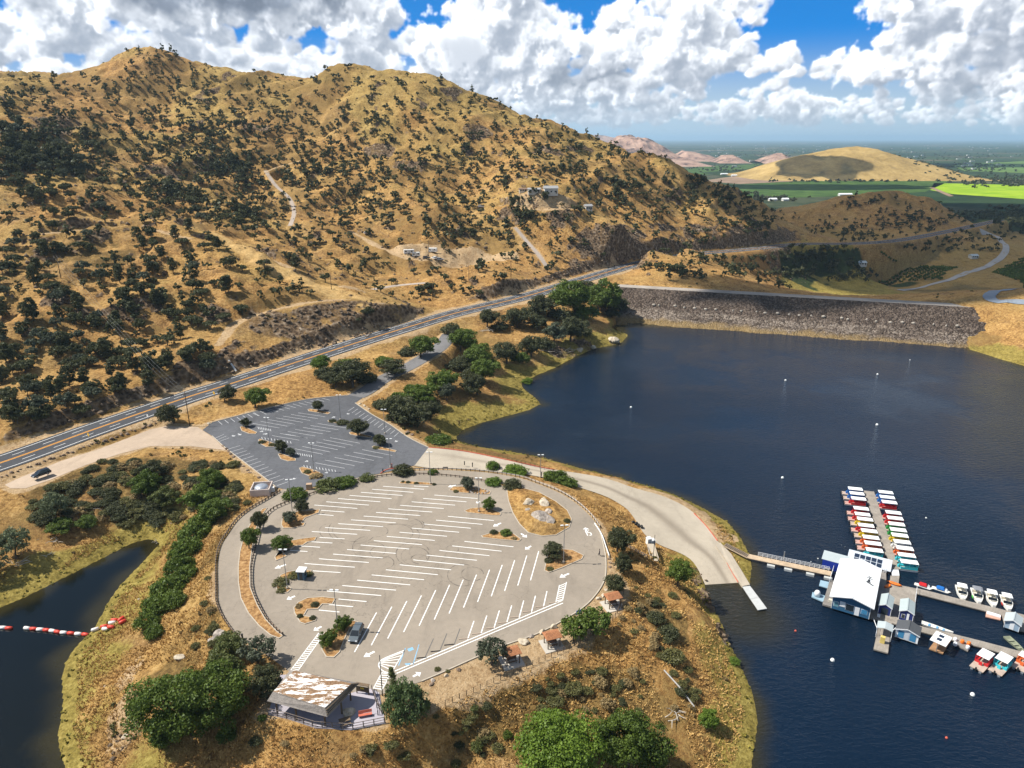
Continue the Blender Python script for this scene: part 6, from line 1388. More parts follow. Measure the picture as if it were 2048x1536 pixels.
# weathercock marking on the roof, read from the air as a dark sign
q = MB(); sl_ = (5.2 - 4.0) / 4.5
def onroof(x, y, dz=.03):
    x = x * .75 + .2
    return (x, y, 5.2 - .64 - sl_ * abs(x) + dz)
for pts in ([(2.6,.9),(3.3,.9),(3.3,1.6),(2.6,1.6)], [(2.2,2.1),(3.9,2.1),(3.9,2.35),(2.2,2.35)], [(2.9,1.6),(3.1,1.6),(3.1,2.9),(2.9,2.9)], [(2.2,.1),(4.4,-.3),(4.4,.1),(2.4,.5)], [(2.5,2.75),(3.5,2.75),(3.5,3.0),(2.5,3.0)], [(2.4,.5),(3.6,.45),(3.3,.9),(2.6,.9)]):
    q.add([onroof(*p, dz=.02 + .004*len(q.F)) for p in pts], [(0,1,2,3)])
q.build('roof_emblem', paint('emblem_black', (.04,.045,.05), .7, .2), st)
def boxy(name, u, v, z, dims, mat, label, cat, rz=0., group=None, bevel=.02):
    p = wpt(u, v, z); o = MB().box(-dims[0]/2, dims[0]/2, -dims[1]/2, dims[1]/2, 0, dims[2]).build(name, mat, None, False, bevel); o.location = tuple(p); o.rotation_euler = (0, 0, rz); return tag(o, label, cat, group)
SRZ = st.rotation_euler[2]
# deck furniture in front of the store
CRATE = paint('cream_box', (.55,.50,.40), .7)
boxy('storage_chest', 1663,1204,.65,(1.3,.7,.6),CRATE,'cream storage chest at the front left corner of the marina store','chest',SRZ); boxy('ice_chest', 1674,1205,.65,(.9,.8,1.3),paint('teal_freezer',(.16,.36,.40),.5),'pale teal freezer against the store front','freezer',SRZ); boxy('vending_machine', 1683,1201,.65,(.9,.7,1.5),GLASS,'dark vending machine under the store eave','vending machine',SRZ)
def table_set(u, v, z, rz, label, top=WOOD):
    r = empty('picnic_table', tuple(wpt(u, v, z)), rz, label, 'picnic table'); MB().box(-.9,.9,-.38,.38,.70,.76).build('table_top', top, r)
    for s in (-1, 1):
        MB().box(-.9,.9,s*.72-.14,s*.72+.14,.42,.47).build('bench', top, r); q = MB(); q.beam((s*.65,-.75,.0),(s*.65,-.2,.72),.08,.08); q.beam((s*.65,.75,.0),(s*.65,.2,.72),.08,.08); q.beam((s*.65,-.7,.4),(s*.65,.7,.4),.06,.08); q.build('leg', DARK, r)
    return r
table_set(1693,1209,.65,SRZ,'dark table with benches on the deck before the store'); table_set(1703,1213,.65,SRZ+.3,'second dark table on the deck, nearer the white door')
boxy('white_bin', 1757,1233,.65,(.6,.6,.5),TRIM,'small white box at the deck corner near the jetty','box',SRZ)
house('shed', 'blue-fronted shed with pale roof next to the marina store', 'shed', (1776.7,1186),(1772,1208), 3.5, 1.4, 2.75, .6, NAVY, RGRN, .2, doors=[(0,1.3,.05,1.7,GLASS,'opening')]); house('shed', 'blue-fronted shed with pale roof at the platform edge beside a yellow locker', 'shed', (1817,1196),(1815,1219.5), 3.6, 1.5, 2.85, .6, NAVY, RGRN, .2, doors=[(.35,.45,.05,1.9,TRIM,'door'),(-.55,.6,.6,1.5,GLASS,'window')])
house('floating_shed', 'floating shed with charcoal roof and blue panels either side of a white door', 'shed', (1821,1240.5),(1816.5,1259), 3.4, 2.3, 2.6, .5, TRIM, RDARK, .25, doors=[(-1.1,1.1,.25,1.9,SKYB,'panel'),(1.1,1.1,.25,1.9,SKYB,'panel'),(0,.9,.05,1.95,paint('pale_door',(.55,.58,.62),.5),'door')])
slab('floating_dock', [(1797,1270),(1835,1281),(1843,1254),(1803,1246)], .5, .2, paint('cream_edge',(.55,.5,.42),.7), 'cream-edged float under the charcoal-roofed shed')
boxy('locker', 1806,1237,.62,(1.0,.7,1.5),YELW,'yellow locker against the front of the second blue shed','locker',SRZ); boxy('locker', 1764,1285,.6,(.9,.7,1.5),YELW,'yellow locker alone on the short jetty','locker',SRZ)
sh1 = empty('jetty_shelter', tuple(wpt(1767,1270,.58)), SRZ, 'open shelter with low grey roof and white frame on the short jetty', 'shelter'); q = MB()
q.add([(-1.5,-1.0,2.0),(0,-1.0,2.4),(1.5,-1.0,2.0),(-1.5,1.6,2.0),(0,1.6,2.4),(1.5,1.6,2.0),(-1.5,-1.0,1.93),(0,-1.0,2.33),(1.5,-1.0,1.93),(-1.5,1.6,1.93),(0,1.6,2.33),(1.5,1.6,1.93)], [(0,1,4,3),(1,2,5,4),(9,10,7,6),(10,11,8,7),(0,6,7,1),(1,7,8,2),(0,3,9,6),(2,8,11,5),(3,4,10,9),(4,5,11,10)]); q.build('roof', RGREY, sh1)
for x in (-1.4, 1.4):
    for y in (-.9, 1.5): MB().box(x-.05,x+.05,y-.05,y+.05,0,1.99).build('post', TRIM, sh1)
q = MB(); 
for x in (-1.4, 1.4): q.beam((x,-1.6,.95),(x,1.5,.95),.05,.05); q.beam((x,-1.6,.5),(x,1.5,.5),.04,.04); q.box(x-.03,x+.03,-1.62,-1.56,0,1.0)
q.build('railing', TRIM, sh1)
house('pump_shed', 'small grey-roofed shed with pale blue door at the wide pier end', 'shed', (2031,1224),(2027,1240), 3.2, 1.6, 2.4, .58, paint('pale_blue_wall',(.30,.40,.50),.6), RGREY, .3, doors=[(0,.8,.05,1.7,TRIM,'door')])
bb = empty('boat_house', tuple(wpt(1668,1133,.4)), SRZ, 'small blue box building with pale metal roof behind the marina store', 'building'); MB().box(-2.6,2.6,-1.6,1.6,-.3,2.1).build('wall', paint('royal_blue_wall',(.010,.035,.30),.6), bb); MB().add([(-2.9,-1.6,2.15),(2.9,-1.6,2.15),(2.9,2.3,2.5),(-2.9,2.3,2.5),(-2.9,-1.6,2.08),(2.9,-1.6,2.08),(2.9,2.3,2.43),(-2.9,2.3,2.43)], [(0,1,2,3),(7,6,5,4),(0,4,5,1),(2,6,7,3),(1,5,6,2),(3,7,4,0)]).build('roof', RGREY, bb)
slab('floating_dock', [(1650,1126),(1662,1128),(1662,1138),(1650,1136)], .5, .2, DECK, 'tiny grey float beside the blue box building')
# solar raft
sr = empty('solar_raft', tuple(wpt(1738,1126,.6)), SRZ, 'sloping pale raft with ten dark solar panels behind the store roof', 'solar array'); MB().add([(-4.9,-2.0,.35),(4.9,-2.0,.35),(4.9,2.0,1.3),(-4.9,2.0,1.3),(-4.9,-2.0,.2),(4.9,-2.0,.2),(4.9,2.0,1.15),(-4.9,2.0,1.15)], [(0,1,2,3),(7,6,5,4),(0,4,5,1),(2,6,7,3),(1,5,6,2),(3,7,4,0)]).build('tilted_deck', paint('pale_raft',(.50,.54,.60),.5), sr); MB().box(-4.7,4.7,-1.8,1.8,-.7,.19).build('float', FLOAT, sr)
PV = paint('solar_cell', (.018,.030,.055), .25, .6, .1)
for i in range(5):
    for j in range(2):
        x = -2.9 + i * 1.28; y = -1.05 + j * 1.5; z = .35 + (y + 2) * .2375
        q = MB(); q.add([(x-.55,y-.65,z-.65*.2375+.05),(x+.55,y-.65,z-.65*.2375+.05),(x+.55,y+.65,z+.65*.2375+.05),(x-.55,y+.65,z+.65*.2375+.05)], [(0,1,2,3)]); q.build('solar_panel', PV, sr)
# railings of the store deck
def railing(name, label, pts, z, h=1.0, mat=TRIM, n=None, rails=3):
    P = [wpt(u, v, z) for u, v in pts]; root = empty(name, tuple(P[0]), 0, label, 'railing'); q = MB()
    for i in range(len(P)-1):
        a, b = P[i]-P[0], P[i+1]-P[0]; k = n or max(2, int(np.linalg.norm(b-a)/1.6))
        for r_ in range(rails): zz = h * (1 - r_ * .36); q.beam(a + [0,0,zz], b + [0,0,zz], .05, .06)
        for j in range(k+1): p = a + (b-a)*j/k; q.box(p[0]-.04,p[0]+.04,p[1]-.04,p[1]+.04,0,h)
    q.build('rails', mat, root); return root
railing('deck_railing', 'white railing on the left side of the marina store', [(1658.5,1164),(1668,1134)], .64); railing('deck_railing', 'white railing behind the right side of the store roof', [(1763,1144),(1772,1146)], .64, 1.0); railing('deck_railing', 'single white rail at the right edge of the platform', [(1829,1212),(1833,1180)], .6, 1.0, TRIM, 3, 1)
# gangway from the shore
a, rz, Lg = local(1497,1112,1663,1147,1.0)
gw = empty('shore_gangway', tuple(a), rz, 'long tan walkway with white railing from the ramp shore to the marina store', 'walkway'); MB().box(0,Lg,-1.0,1.0,-.15,0).build('deck', TAN, gw)
q = MB(); n_ = 15
for i in range(n_+1): x = 2.2 + (Lg-2.8)*i/n_; q.box(x-.05,x+.05,.93,1.03,0,1.1)
for zz in (1.08,.72,.36): q.beam((2.2,.98,zz),(Lg-.6,.98,zz),.06,.07)
q.build('railing', TRIM, gw)
for x in (5.5, 9.5, 14.5, 18.5): MB().box(x-.9,x+.9,-1.7,-.9,-1.05,-.45).build('float', PLAS, gw)
MB().lathe([(.16,-2),(.14,2.6)],8).build('mooring_pile', STEEL, gw); gw_p = [c for c in COL.objects if c.parent == gw][-1]; gw_p.location = (8.2, 1.3, 0)
# stepped shore ramp of the gangway, seen as a row of dark rungs
q = MB(); A = wpt(1450,1089,1.9); B = wpt(1497,1113,1.0); d = B - A; rz2 = math.atan2(d[1], d[0]); Ls = np.linalg.norm(d)
sg = empty('shore_stair', tuple(A), rz2, 'tan stair with dark rungs between the concrete ramp and the gangway', 'stairs'); MB().add([(0,-.9,-.15),(Ls,-.9,-1.05),(Ls,.9,-1.05),(0,.9,-.15),(0,-.9,.02),(Ls,-.9,-.88),(Ls,.9,-.88),(0,.9,.02)], [(3,2,1,0),(4,5,6,7),(0,1,5,4),(1,2,6,5),(2,3,7,6),(3,0,4,7)]).build('stringer', TAN, sg)
for i in range(20):
    x = Ls * (i + .7) / 21; z = .02 - x/Ls*.9; MB().box(x-.055,x+.055,-.75,.75,z+.02,z+.09).build('rung', DARK, sg)
# rafts at the left of the store
PB = paint('pale_blue_float', (.26,.38,.46), .6)
slab('work_raft', [(1641,1160),(1658,1164),(1655,1176),(1638,1171)], .45, .2, PB, 'pale blue raft beside the left railing of the store', 'raft'); slab('work_raft', [(1625,1184),(1652,1192),(1646,1203),(1623,1193)], .45, .25, PB, 'pale blue raft with a white tank left of the store deck', 'raft')
o = MB().lathe([(.2,0),(.62,.1),(.66,1.0),(.45,1.35),(.12,1.5)],12).build('water_tank', TRIM, None, True); o.location = tuple(wpt(1634,1192,.46)); tag(o, 'white rounded tank standing on the pale blue raft', 'tank')
ORG = paint('orange_plastic', (.72,.17,.02), .45, .4, .1)
for u, v, rz_, lab in ((1788,1169,-.15,'longer orange kayak lying on the platform behind the store'),(1775,1174,1.0,'shorter orange kayak against the corner of the store deck')):
    q = MB(); V = []; F = []; k = 10; n = 11; Lk = 3.2 if 'longer' in lab else 2.2
    for i in range(n):
        t = i/(n-1)*2-1; w = .42*(1-abs(t)**2.6)+.03; hh = .30*(1-abs(t)**3)+.06
        for j in range(k): a_ = 2*math.pi*j/k; V.append((t*Lk/2, w*math.cos(a_), .28 + (hh if math.sin(a_) > 0 else .26)*math.sin(a_)*(1 if abs(math.cos(a_)) > .5 or abs(t) > .5 else .55) + .12*t*t))
    for i in range(n-1): F += [(i*k+j, i*k+(j+1)%k, (i+1)*k+(j+1)%k, (i+1)*k+j) for j in range(k)]
    F += [tuple(range(k))[::-1], tuple(range((n-1)*k, n*k))]; o = mesh_obj('kayak', V, F, ORG, None, True); o.location = tuple(wpt(u, v, .62)); o.rotation_euler = (0,0,rz_+SRZ); tag(o, lab, 'kayak')
# --- canopy boats: deck on pontoons, coloured side panels, white canopy, outboard motor
CAN = paint('white_canopy', (.80,.80,.78), .6, .3, .05, .8); ALU = paint('aluminium_pontoon', (.40,.42,.44), .35, .5, .1, metal=.6); PDECK = paint('tan_boat_deck', (.42,.33,.27), .85, .15, .2); PINKD = paint('faded_red_deck', (.46,.29,.25), .85, .15, .2)
CLR = {'blue': (.015,.13,.42), 'red': (.50,.018,.02), 'yellow': (.62,.45,.02), 'orange': (.62,.12,.025), 'green': (.02,.26,.05), 'turquoise': (.04,.46,.52), 'white': (.7,.7,.68)}
def pontoon(colour, deck, label, group, motor=-1, L=5.6, W=2.0, cx=.75, cl2=3.9):
    """long axis along X, open deck at -X"""
    root = empty('pontoon_boat', (0,0,0), 0, label, 'boat', group); m = paint('boat_' + colour, CLR[colour], .45, .4, .08)
    for s in (-1, 1): MB().tube([(-L/2,s*.75,.12),(-L/2+.35,s*.75,.08),(L/2-.5,s*.75,.08),(L/2,s*.75,.22)], .26, 8).build('pontoon', ALU, root)
    MB().box(-L/2,L/2,-W/2,W/2,.36,.46).build('deck', deck, root)
    x0, x1 = cx - cl2/2 + .05, cx + cl2/2 - .1
    q = MB()
    for s in (-1, 1): q.box(x0,x1,s*(W/2-.06)-.03,s*(W/2-.06)+.03,.463,1.05); q.beam((x0,s*(W/2-.06),1.30),(x1,s*(W/2-.06),1.30),.05,.05)
    q.box(x1-.04,x1+.02,-W/2+.09,W/2-.09,.463,1.05); q.box(x0-.02,x0+.04,-W/2+.09,-.35,.463,1.05); q.box(x0-.02,x0+.04,.35,W/2-.09,.463,1.05); q.build('side_panel', m, root)
    q = MB(); q.box(x0+.3,x1-.3,-W/2+.12,-W/2+.55,.465,.82); q.box(x0+.3,x1-.3,W/2-.55,W/2-.12,.465,.82); q.build('seat', m, root)
    for x in (x0+.05, (x0+x1)/2, x1-.05):
        for s in (-1, 1): MB().box(x-.03,x+.03,s*(W/2-.06)-.025,s*(W/2-.06)+.025,1.05,2.12).build('canopy_post', m, root)
    MB().box(cx-cl2/2,cx+cl2/2,-W/2+.10,W/2-.10,2.12,2.24,.04).build('canopy', CAN, root)
    mo = MB(); x = motor * (L/2 + .18); mo.box(x-.16,x+.16,-.17,.17,.5,.98,.05); mo.box(x-.06,x+.06,-.06,.06,-.1,.5); mo.build('outboard_motor', DARK, root)
    q = MB(); q.box(x0-.55,x0-.2,-.3,.3,.465,1.15,.05); q.build('console', m, root); return root
Lb = [(855,190,'blue'),(880,262,'blue'),(905,340,'red'),(945,492,'red'),(965,580,'red'),(1005,655,'yellow'),(1020,750,'red'),(1070,835,'yellow'),(1095,935,'orange'),(1125,1025,'orange'),(1150,1130,'turquoise')]
Rb = [(1322,243,'blue'),(1345,318,'blue'),(1378,395,'red'),(1440,555,'red'),(1468,640,'red'),(1490,730,'green'),(1515,818,'green'),(1540,902,'yellow'),(1575,1003,'white'),(1615,1100,'orange'),(1645,1205,'turquoise'),(1685,1310,'turquoise')]
ax = wpt(1600+958/7.68, 950+172/7.68, 2.6) - wpt(1600+745/7.68, 950+150/7.68, 2.6); brz = math.atan2(ax[1], ax[0])
cache = {}
nb = {}
ordl = ['farthest', 'second', 'third', 'fourth', 'fifth', 'sixth', 'seventh', 'eighth', 'ninth', 'tenth', 'eleventh', 'twelfth']
for side, lst in (('shore side', Lb), ('open-water side', Rb)):
    for i, (x, y, c) in enumerate(lst):
        p = wpt(1600 + x/7.68, 950 + y/7.68, 2.6); mo = -1 if side == 'shore side' else 1
        pos = (i == len(lst)-1 and 'nearest the store') or (ordl[i] + (' from the far end' if i else ' from the store'))
        lab = f"{c} pontoon boat with white canopy, {side} of the dock, {pos}"
        k = (c, mo)
        off = .75
        loc = (p[0] - off*math.cos(brz), p[1] - off*math.sin(brz), 0)
        if k not in cache:
            b = pontoon(c, PINKD if c in ('red', 'orange') else PDECK, lab, 'canopy boats moored along the long dock', mo); b.location = loc; b.rotation_euler = (0,0,brz); cache[k] = (b, kids_of(b))
        else: copy_tree(cache[k][0], cache[k][1], loc, brz, lab)
for u, v, c, lab in ((1972,1307,'red','red canopy boat moored singly on the near pier'),(2009,1314,'turquoise','turquoise canopy boat moored beside the red one on the near pier')):
    a_ = wpt(1957,1325,.4); b_ = wpt(1988,1294,.4); rz_ = math.atan2((b_-a_)[1], (b_-a_)[0]); p = wpt(u, v, 2.3)
    b = pontoon(c, PDECK, lab, 'canopy boats on the near pier', -1, 5.8, 2.5, .9, 3.0); b.location = (p[0]-.9*math.cos(rz_), p[1]-.9*math.sin(rz_), 0); b.rotation_euler = (0,0,rz_)
b = pontoon('orange', PDECK, 'orange boat cut by the picture border on the near pier', None, -1, 5.2, 2.4, .6, 2.0); b.location = tuple(wpt(2046,1328,.4) * [1,1,0]); b.rotation_euler = (0,0,rz_)
# --- speedboats
HULL = paint('gelcoat_white', (.72,.70,.64), .35, .5, .06); SEATC = paint('cream_seat', (.58,.52,.40), .6)
def speedboat(label, rz, p, topm, stripe=None):
    root = empty('speedboat', p, rz, label, 'boat', 'speedboats along the far pier'); L = 5.6; n = 13; prof = []
    V = []; F = []
    for i in range(n):
        t = i/(n-1); x = L/2 - L*t; w = 1.12*min(1, (t*1.9 + .10))**.6; zt = .95 - .15*t; zb = -.25 + .25*(1-t)**3
        V += [(x,-w,zt),(x,-w*.92,.2),(x,-w*.5,zb),(x,w*.5,zb),(x,w*.92,.2),(x,w,zt),(x,w*.80,zt+.01),(x,w*.72,.42 if .3 < t < .97 else zt+.02),(x,-w*.72,.42 if .3 < t < .97 else zt+.02),(x,-w*.80,zt+.01)]
    k = 10
    for i in range(n-1): F += [(i*k+j, (i+1)*k+j, (i+1)*k+(j+1)%k, i*k+(j+1)%k) for j in range(k)]
    F += [tuple(range(k)), tuple(range((n-1)*k, n*k))[::-1]]; mesh_obj('hull', V, F, HULL, root)
    q = MB(); q.box(-2.2,-1.7,-.7,.7,.42,.85,.03); q.box(-.5,.0,-.75,-.2,.42,.95,.04); q.box(-.5,.0,.2,.75,.42,.95,.04); q.box(1.0,1.6,-.5,.5,.43,.7,.03); q.build('seat', SEATC, root)
    q = MB(); q.add([(.75,-.85,.85),(.75,.85,.85),(.35,.8,1.35),(.35,-.8,1.35)], [(0,1,2,3),(3,2,1,0)]); q.build('windscreen', GLASS, root)
    q = MB(); q.add([(-.2,-.98,1.95),(-2.0,-.98,1.95),(-2.0,.98,1.95),(-.2,.98,1.95),(-.3,-.6,2.08),(-1.9,-.6,2.08),(-1.9,.6,2.08),(-.3,.6,2.08)], [(4,7,6,5),(0,4,5,1),(1,5,6,2),(2,6,7,3),(3,7,4,0),(0,1,2,3)]); q.build('bimini_top', topm, root)
    q = MB(); 
    for s in (-1, 1): q.tube([(-.9,s*.98,.9),(-.3,s*.95,1.95)], .025, 4); q.tube([(-.9,s*.98,.9),(-1.9,s*.95,1.95)], .025, 4)
    q.build('top_frame', ALU, root); q = MB(); q.box(-L/2-.4,-L/2+.05,-.18,.18,.4,1.15,.06); q.build('outboard_motor', DARK, root)
    if stripe is not None:
        q = MB(); q.box(.3,1.3,-1.16,-1.04,.45,.8); q.build('graphic', stripe, root)
sa = wpt(1929,1205,.6); sb = wpt(1920,1170,.6); srz_ = math.atan2((sa-sb)[1], (sa-sb)[0])
for u, v, tm, stp, lab in ((1924,1186,CAN,None,'white speedboat with white top, nearest the jet skis'),(1955,1192,paint('grey_top',(.20,.21,.23),.7),paint('boat_green2',(.10,.50,.08),.5),'white speedboat with grey top and green side mark'),(1984,1199,CAN,None,'white speedboat with white top between the grey-topped and red-marked boats'),(2014,1206,CAN,paint('boat_red2',(.55,.05,.03),.5),'white speedboat with white top and red side mark')):
    p = wpt(u, v, .6); speedboat(lab, srz_, (p[0], p[1], 0), tm, stp)
for u, v, c, lab in ((1847,1172,'red','red-covered jet ski beside the platform corner'),(1882,1179,'blue','blue-covered jet ski next to the red one')):
    p = wpt(u, v, .4); r_ = empty('jet_ski', (p[0], p[1], 0), SRZ-.1, lab, 'jet ski'); q = MB(); q.add([(-1.9,-.5,.25),(1.4,-.55,.25),(2.0,0,.5),(1.4,.55,.25),(-1.9,.5,.25),(-1.8,-.35,-.1),(1.3,-.4,-.1),(1.3,.4,-.1),(-1.8,.35,-.1),(-1.8,-.4,.42),(1.2,-.42,.5),(1.2,.42,.5),(-1.8,.4,.42)], [(8,7,6,5),(0,5,6,1),(4,3,7,8),(0,4,8,5),(1,6,2),(2,6,7),(3,2,7),(9,10,11,12),(0,1,10,9),(4,12,11,3),(1,2,10),(2,11,10),(2,3,11),(0,9,12,4)]); q.build('hull', HULL, r_)
    q = MB(); q.box(-1.0,.7,-.62,.62,.7,1.05,.22); q.build('cover', paint('cover_' + c, CLR[c], .7, .2), r_); q = MB(); q.box(.8,1.3,-.3,.3,.48,.9,.12); q.tube([(.9,-.4,1.0),(.9,.4,1.0)],.03,5); q.build('handlebar', TRIM, r_)
# odd craft
slab('salmon_raft', [(1973,1221),(2003,1229),(2001,1240),(1971,1233)], .35, .2, paint('salmon_foam', (.52,.30,.22), .8, .2, .25), 'faded salmon raft tied under the speedboat pier', 'raft')
boxy('white_mat', 1987,1230,.36,(2.6,1.0,.25),TRIM,'white cushion lying on the salmon raft','cushion',SRZ-.05)
def canoe(label, u, v, rz, L, W, hull, inside_):
    p = wpt(u, v, .3); r_ = empty('rowing_boat', (p[0], p[1], 0), rz, label, 'boat'); V = []; F = []; n = 11; k = 8
    for i in range(n):
        t = i/(n-1); x = -L/2 + L*t; w = W/2*(math.sin(math.pi*min(.98, t*.62 + .38)))**.7; zt = .5 + .2*t*t
        V += [(x,-w,zt),(x,-w*.85,.1),(x,-w*.3,-.15),(x,w*.3,-.15),(x,w*.85,.1),(x,w,zt),(x,w*.85,zt-.03),(x,-w*.85,zt-.03)]
        V[-2] = (x, w*.82, .22 if .08 < t < .9 else zt); V[-1] = (x, -w*.82, .22 if .08 < t < .9 else zt)
    for i in range(n-1): F += [(i*k+j, i*k+(j+1)%k, (i+1)*k+(j+1)%k, (i+1)*k+j) for j in range(k)]
    F += [tuple(range(k))[::-1], tuple(range((n-1)*k, n*k))]; mesh_obj('hull', V, F, hull, r_)
    for x in (-L*.25, 0, L*.2): MB().box(x-.2,x+.2,-W*.36,W*.36,.40,.46).build('thwart', inside_, r_)
canoe('slim white and blue boat along the inner side of the near pier', 1874, 1256, SRZ-.1, 6.0, 1.3, HULL, paint('boat_light_blue',(.12,.32,.55),.5)); canoe('drab green flat boat near the picture border between the two piers', 2031, 1290, SRZ-.95, 5.2, 1.6, paint('drab_green',(.20,.22,.15),.7), paint('drab_seat',(.28,.29,.20),.7))
sx = slab('solar_barge', [(1858,1297),(1873,1277),(1902,1280),(1886,1307)], .45, .25, paint('brown_barge_deck',(.33,.19,.10),.85,.15,.25), 'brown work barge with a tilted white roof carrying solar panels', 'barge')
c_ = wpt(1882,1278,2.6) - np.array(sx.location); ca, sn = math.cos(-sx.rotation_euler[2]), math.sin(-sx.rotation_euler[2]); lx, ly = c_[0]*ca - c_[1]*sn, c_[0]*sn + c_[1]*ca
MB().box(lx-2.0,lx+2.0,ly-1.5,ly+1.5,2.15,2.27).build('roof', CAN, sx)
for dx in (-1.0, .4): MB().box(lx+dx-.05,lx+dx+.9,ly-.3,ly+.6,2.275,2.31).build('solar_panel', PV, sx)
for dx in (-1.7, 1.7): MB().box(lx+dx-.06,lx+dx+.06,ly-.06,ly+.06,0,2.15).build('post', STEEL, sx)
MB().lathe([(.3,0),(.3,.6),(.1,.7)],8,(lx-.5,ly-1.6)).build('engine', DARK, sx)
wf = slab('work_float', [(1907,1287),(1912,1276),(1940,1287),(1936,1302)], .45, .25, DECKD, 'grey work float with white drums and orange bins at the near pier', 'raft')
for u, v, m, h_, nm, lab in ((1910,1281,TRIM,.7,'drum','upper white drum on the grey work float'),(1910,1291,TRIM,.8,'drum','lower white drum on the grey work float'),(1935,1297,TRIM,.7,'drum','white drum at the outer corner of the grey work float'),(1924,1286,ORG,.8,'bin','orange bin in the middle of the grey work float'),(1937,1290,ORG,.8,'bin','orange bin on the pier side of the grey work float')):
    o = MB().lathe([(.34,0),(.38,.1),(.36,h_-.1),(.28,h_)],10).build(nm, m, None, True); o.location = tuple(wpt(u, v, .46)); tag(o, lab, nm)
# mooring cables
q = MB(); q.tube([wpt(1747,1237,.6), wpt(1754,1256,.3)], .07, 5); tag(q.build('mooring_strut', TRIM), 'white strut between the store platform and the jetty', 'strut'); q = MB(); q.tube([wpt(1797,1250,.6), wpt(1782,1264,.3)], .07, 5); tag(q.build('mooring_strut', TRIM), 'white strut between the shed platform and the jetty', 'strut')
# buoys
BW = paint('white_buoy', (.78,.78,.74), .5); BR = paint('red_buoy', (.55,.10,.06), .5)
bm_ = MB().lathe([(.05,-.3),(.34,-.25),(.48,0),(.46,.25),(.28,.5),(.1,.58)],10)
for u, v, s, m, lab in ((1571,761,.9,BW,'white buoy on the open lake below the dam'),(1262,815,.9,BW,'white buoy on the open lake off the grassy point'),(1754,850,1.,BW,'white buoy alone in the rippled water'),(1755,749,.9,BW,'white buoy in the rippled water toward the right bank'),(1565,956,.9,BW,'white buoy between ramp shore and boat dock'),(1665,1321,.9,BW,'white buoy in the dark water below the jetty'),(1945,1390,.9,BW,'white buoy in the lower right water'),(1626,671,.9,BW,'white buoy close under the dam'),(1591,1262,.5,BR,'small red buoy between the near bank and the jetty'),(1893,1476,.5,BR,'small red buoy at the bottom of the lake view'),(1852,1036,.45,BW,'tiny white float to the right of the canopy boats'),(1820,720,.5,BW,'tiny white float near the right bank')):
    o = bm_.build('buoy', m, None, True); o.location = (*wpt(u, v)[:2], 0); o.scale = (s, s, s); tag(o, lab, 'buoy')
# submerged pale net floats by the store
for i, (u, v, s) in enumerate(((1683,1090,.3),(1690,1093,.3),(1636,1117,.5),(1622,1123,.4))):
    o = bm_.build('net_float', PLAS, None, True); o.location = (*wpt(u, v)[:2], -.12); o.scale = (s, s, s*.8); tag(o, 'pale half-sunk float in the water behind the marina store', 'float', 'half-sunk floats')
# --- barrier of red and white floats in the cove
bp = [(-60,1252),(0,1256),(24,1258),None,(48,1257),(100,1262),(120,1266),(135,1267),(178,1271)]
FR = paint('barrier_red', (.62,.055,.03), .5); FW = paint('barrier_white', (.74,.70,.66), .5); k_ = 0
def barrier(pts, zfun, on='water'):
    global k_
    for (a_, b_) in zip(pts[:-1], pts[1:]):
        A, B = wpt(*a_), wpt(*b_); L = np.linalg.norm(B-A); n = max(1, round(L/1.55)); d = (B-A)/L
        for i in range(n):
            p = A + (B-A)*(i+.5)/n; z = zfun(p); m = FR if k_ % 2 == 0 else FW; k_ += 1
            o = MB().lathe([(.12,-.76),(.36,-.66),(.40,0),(.36,.66),(.12,.76)],8).build('barrier_float', m, None, True); o.location = (p[0], p[1], z+.18); o.rotation_euler = (R(90), 0, math.atan2(d[1], d[0]) + R(90) + rr_.uniform(-.12,.12))
            tag(o, ('red' if m is FR else 'white') + (' float of the barrier string on the cove water' if on == 'water' else ' float of the barrier string hauled up on the cove bank'), 'float', ('red' if m is FR else 'white') + ' barrier floats ' + on)
barrier(bp[:3], lambda p: 0); barrier(bp[4:], lambda p: 0); 
sp = [hit(u, v) for u, v in ((180,1268),(198,1260),(216,1253),(230,1247))]
def gz(p): return Hs(p[0], p[1]) + .2
def wpt_save(*a): return None
_w = wpt
def wpt(u, v, z=0.): 
    h = hit(u, v); return np.array(h)
barrier([(182,1267),(200,1259),(218,1252),(232,1246)], gz, 'bank'); 
ks = k_; k_ = 0
for u0, v0, u1, v1 in ((222,1247,238,1241),(236,1246,250,1236),(240,1251,252,1244),(206,1262,228,1256)):
    k_ = 0 if v0 != 1262 else 1; barrier([(u0,v0),(u1,v1)], gz, 'bank')
wpt = _w
# ------------------------------------------------------------------ pavilion
def quadplate(name, pts, t, mat, parent, org):
    P = [np.array(p) - org for p in pts]; n = np.cross(P[1]-P[0], P[2]-P[0]); n /= np.linalg.norm(n); 
    if n[2] < 0: n = -n
    k = len(P); V = [tuple(p) for p in P] + [tuple(p - n*t) for p in P]
    return mesh_obj(name, V, [tuple(range(k)), tuple(range(k, 2*k))[::-1]] + [(i, k+i, k+(i+1) % k, (i+1) % k) for i in range(k)], mat, parent)
def m_peel():
    m = Mat('peeling_roof', .85, .2); mp = m.mapping((1, 1, 1), (0, 0, R(12))); st = m.noise(1.0, 6, .7, vec=m.mapping((.35, 1.7, 1), (0, 0, R(14))), dist=.4); f = m.noise(5, 4, .7)
    msk = m.rng(m.math('ADD', st, m.math('MULTIPLY', m.math('SUBTRACT', f, .5), .25)), .462, .492)
    m.col(m.mix(msk, m.ramp(f, (.3, (.66,.63,.60)), (.7, (.84,.82,.79))), m.ramp(f, (.35, (.10,.055,.03)), (.65, (.32,.20,.11))))); return m.m
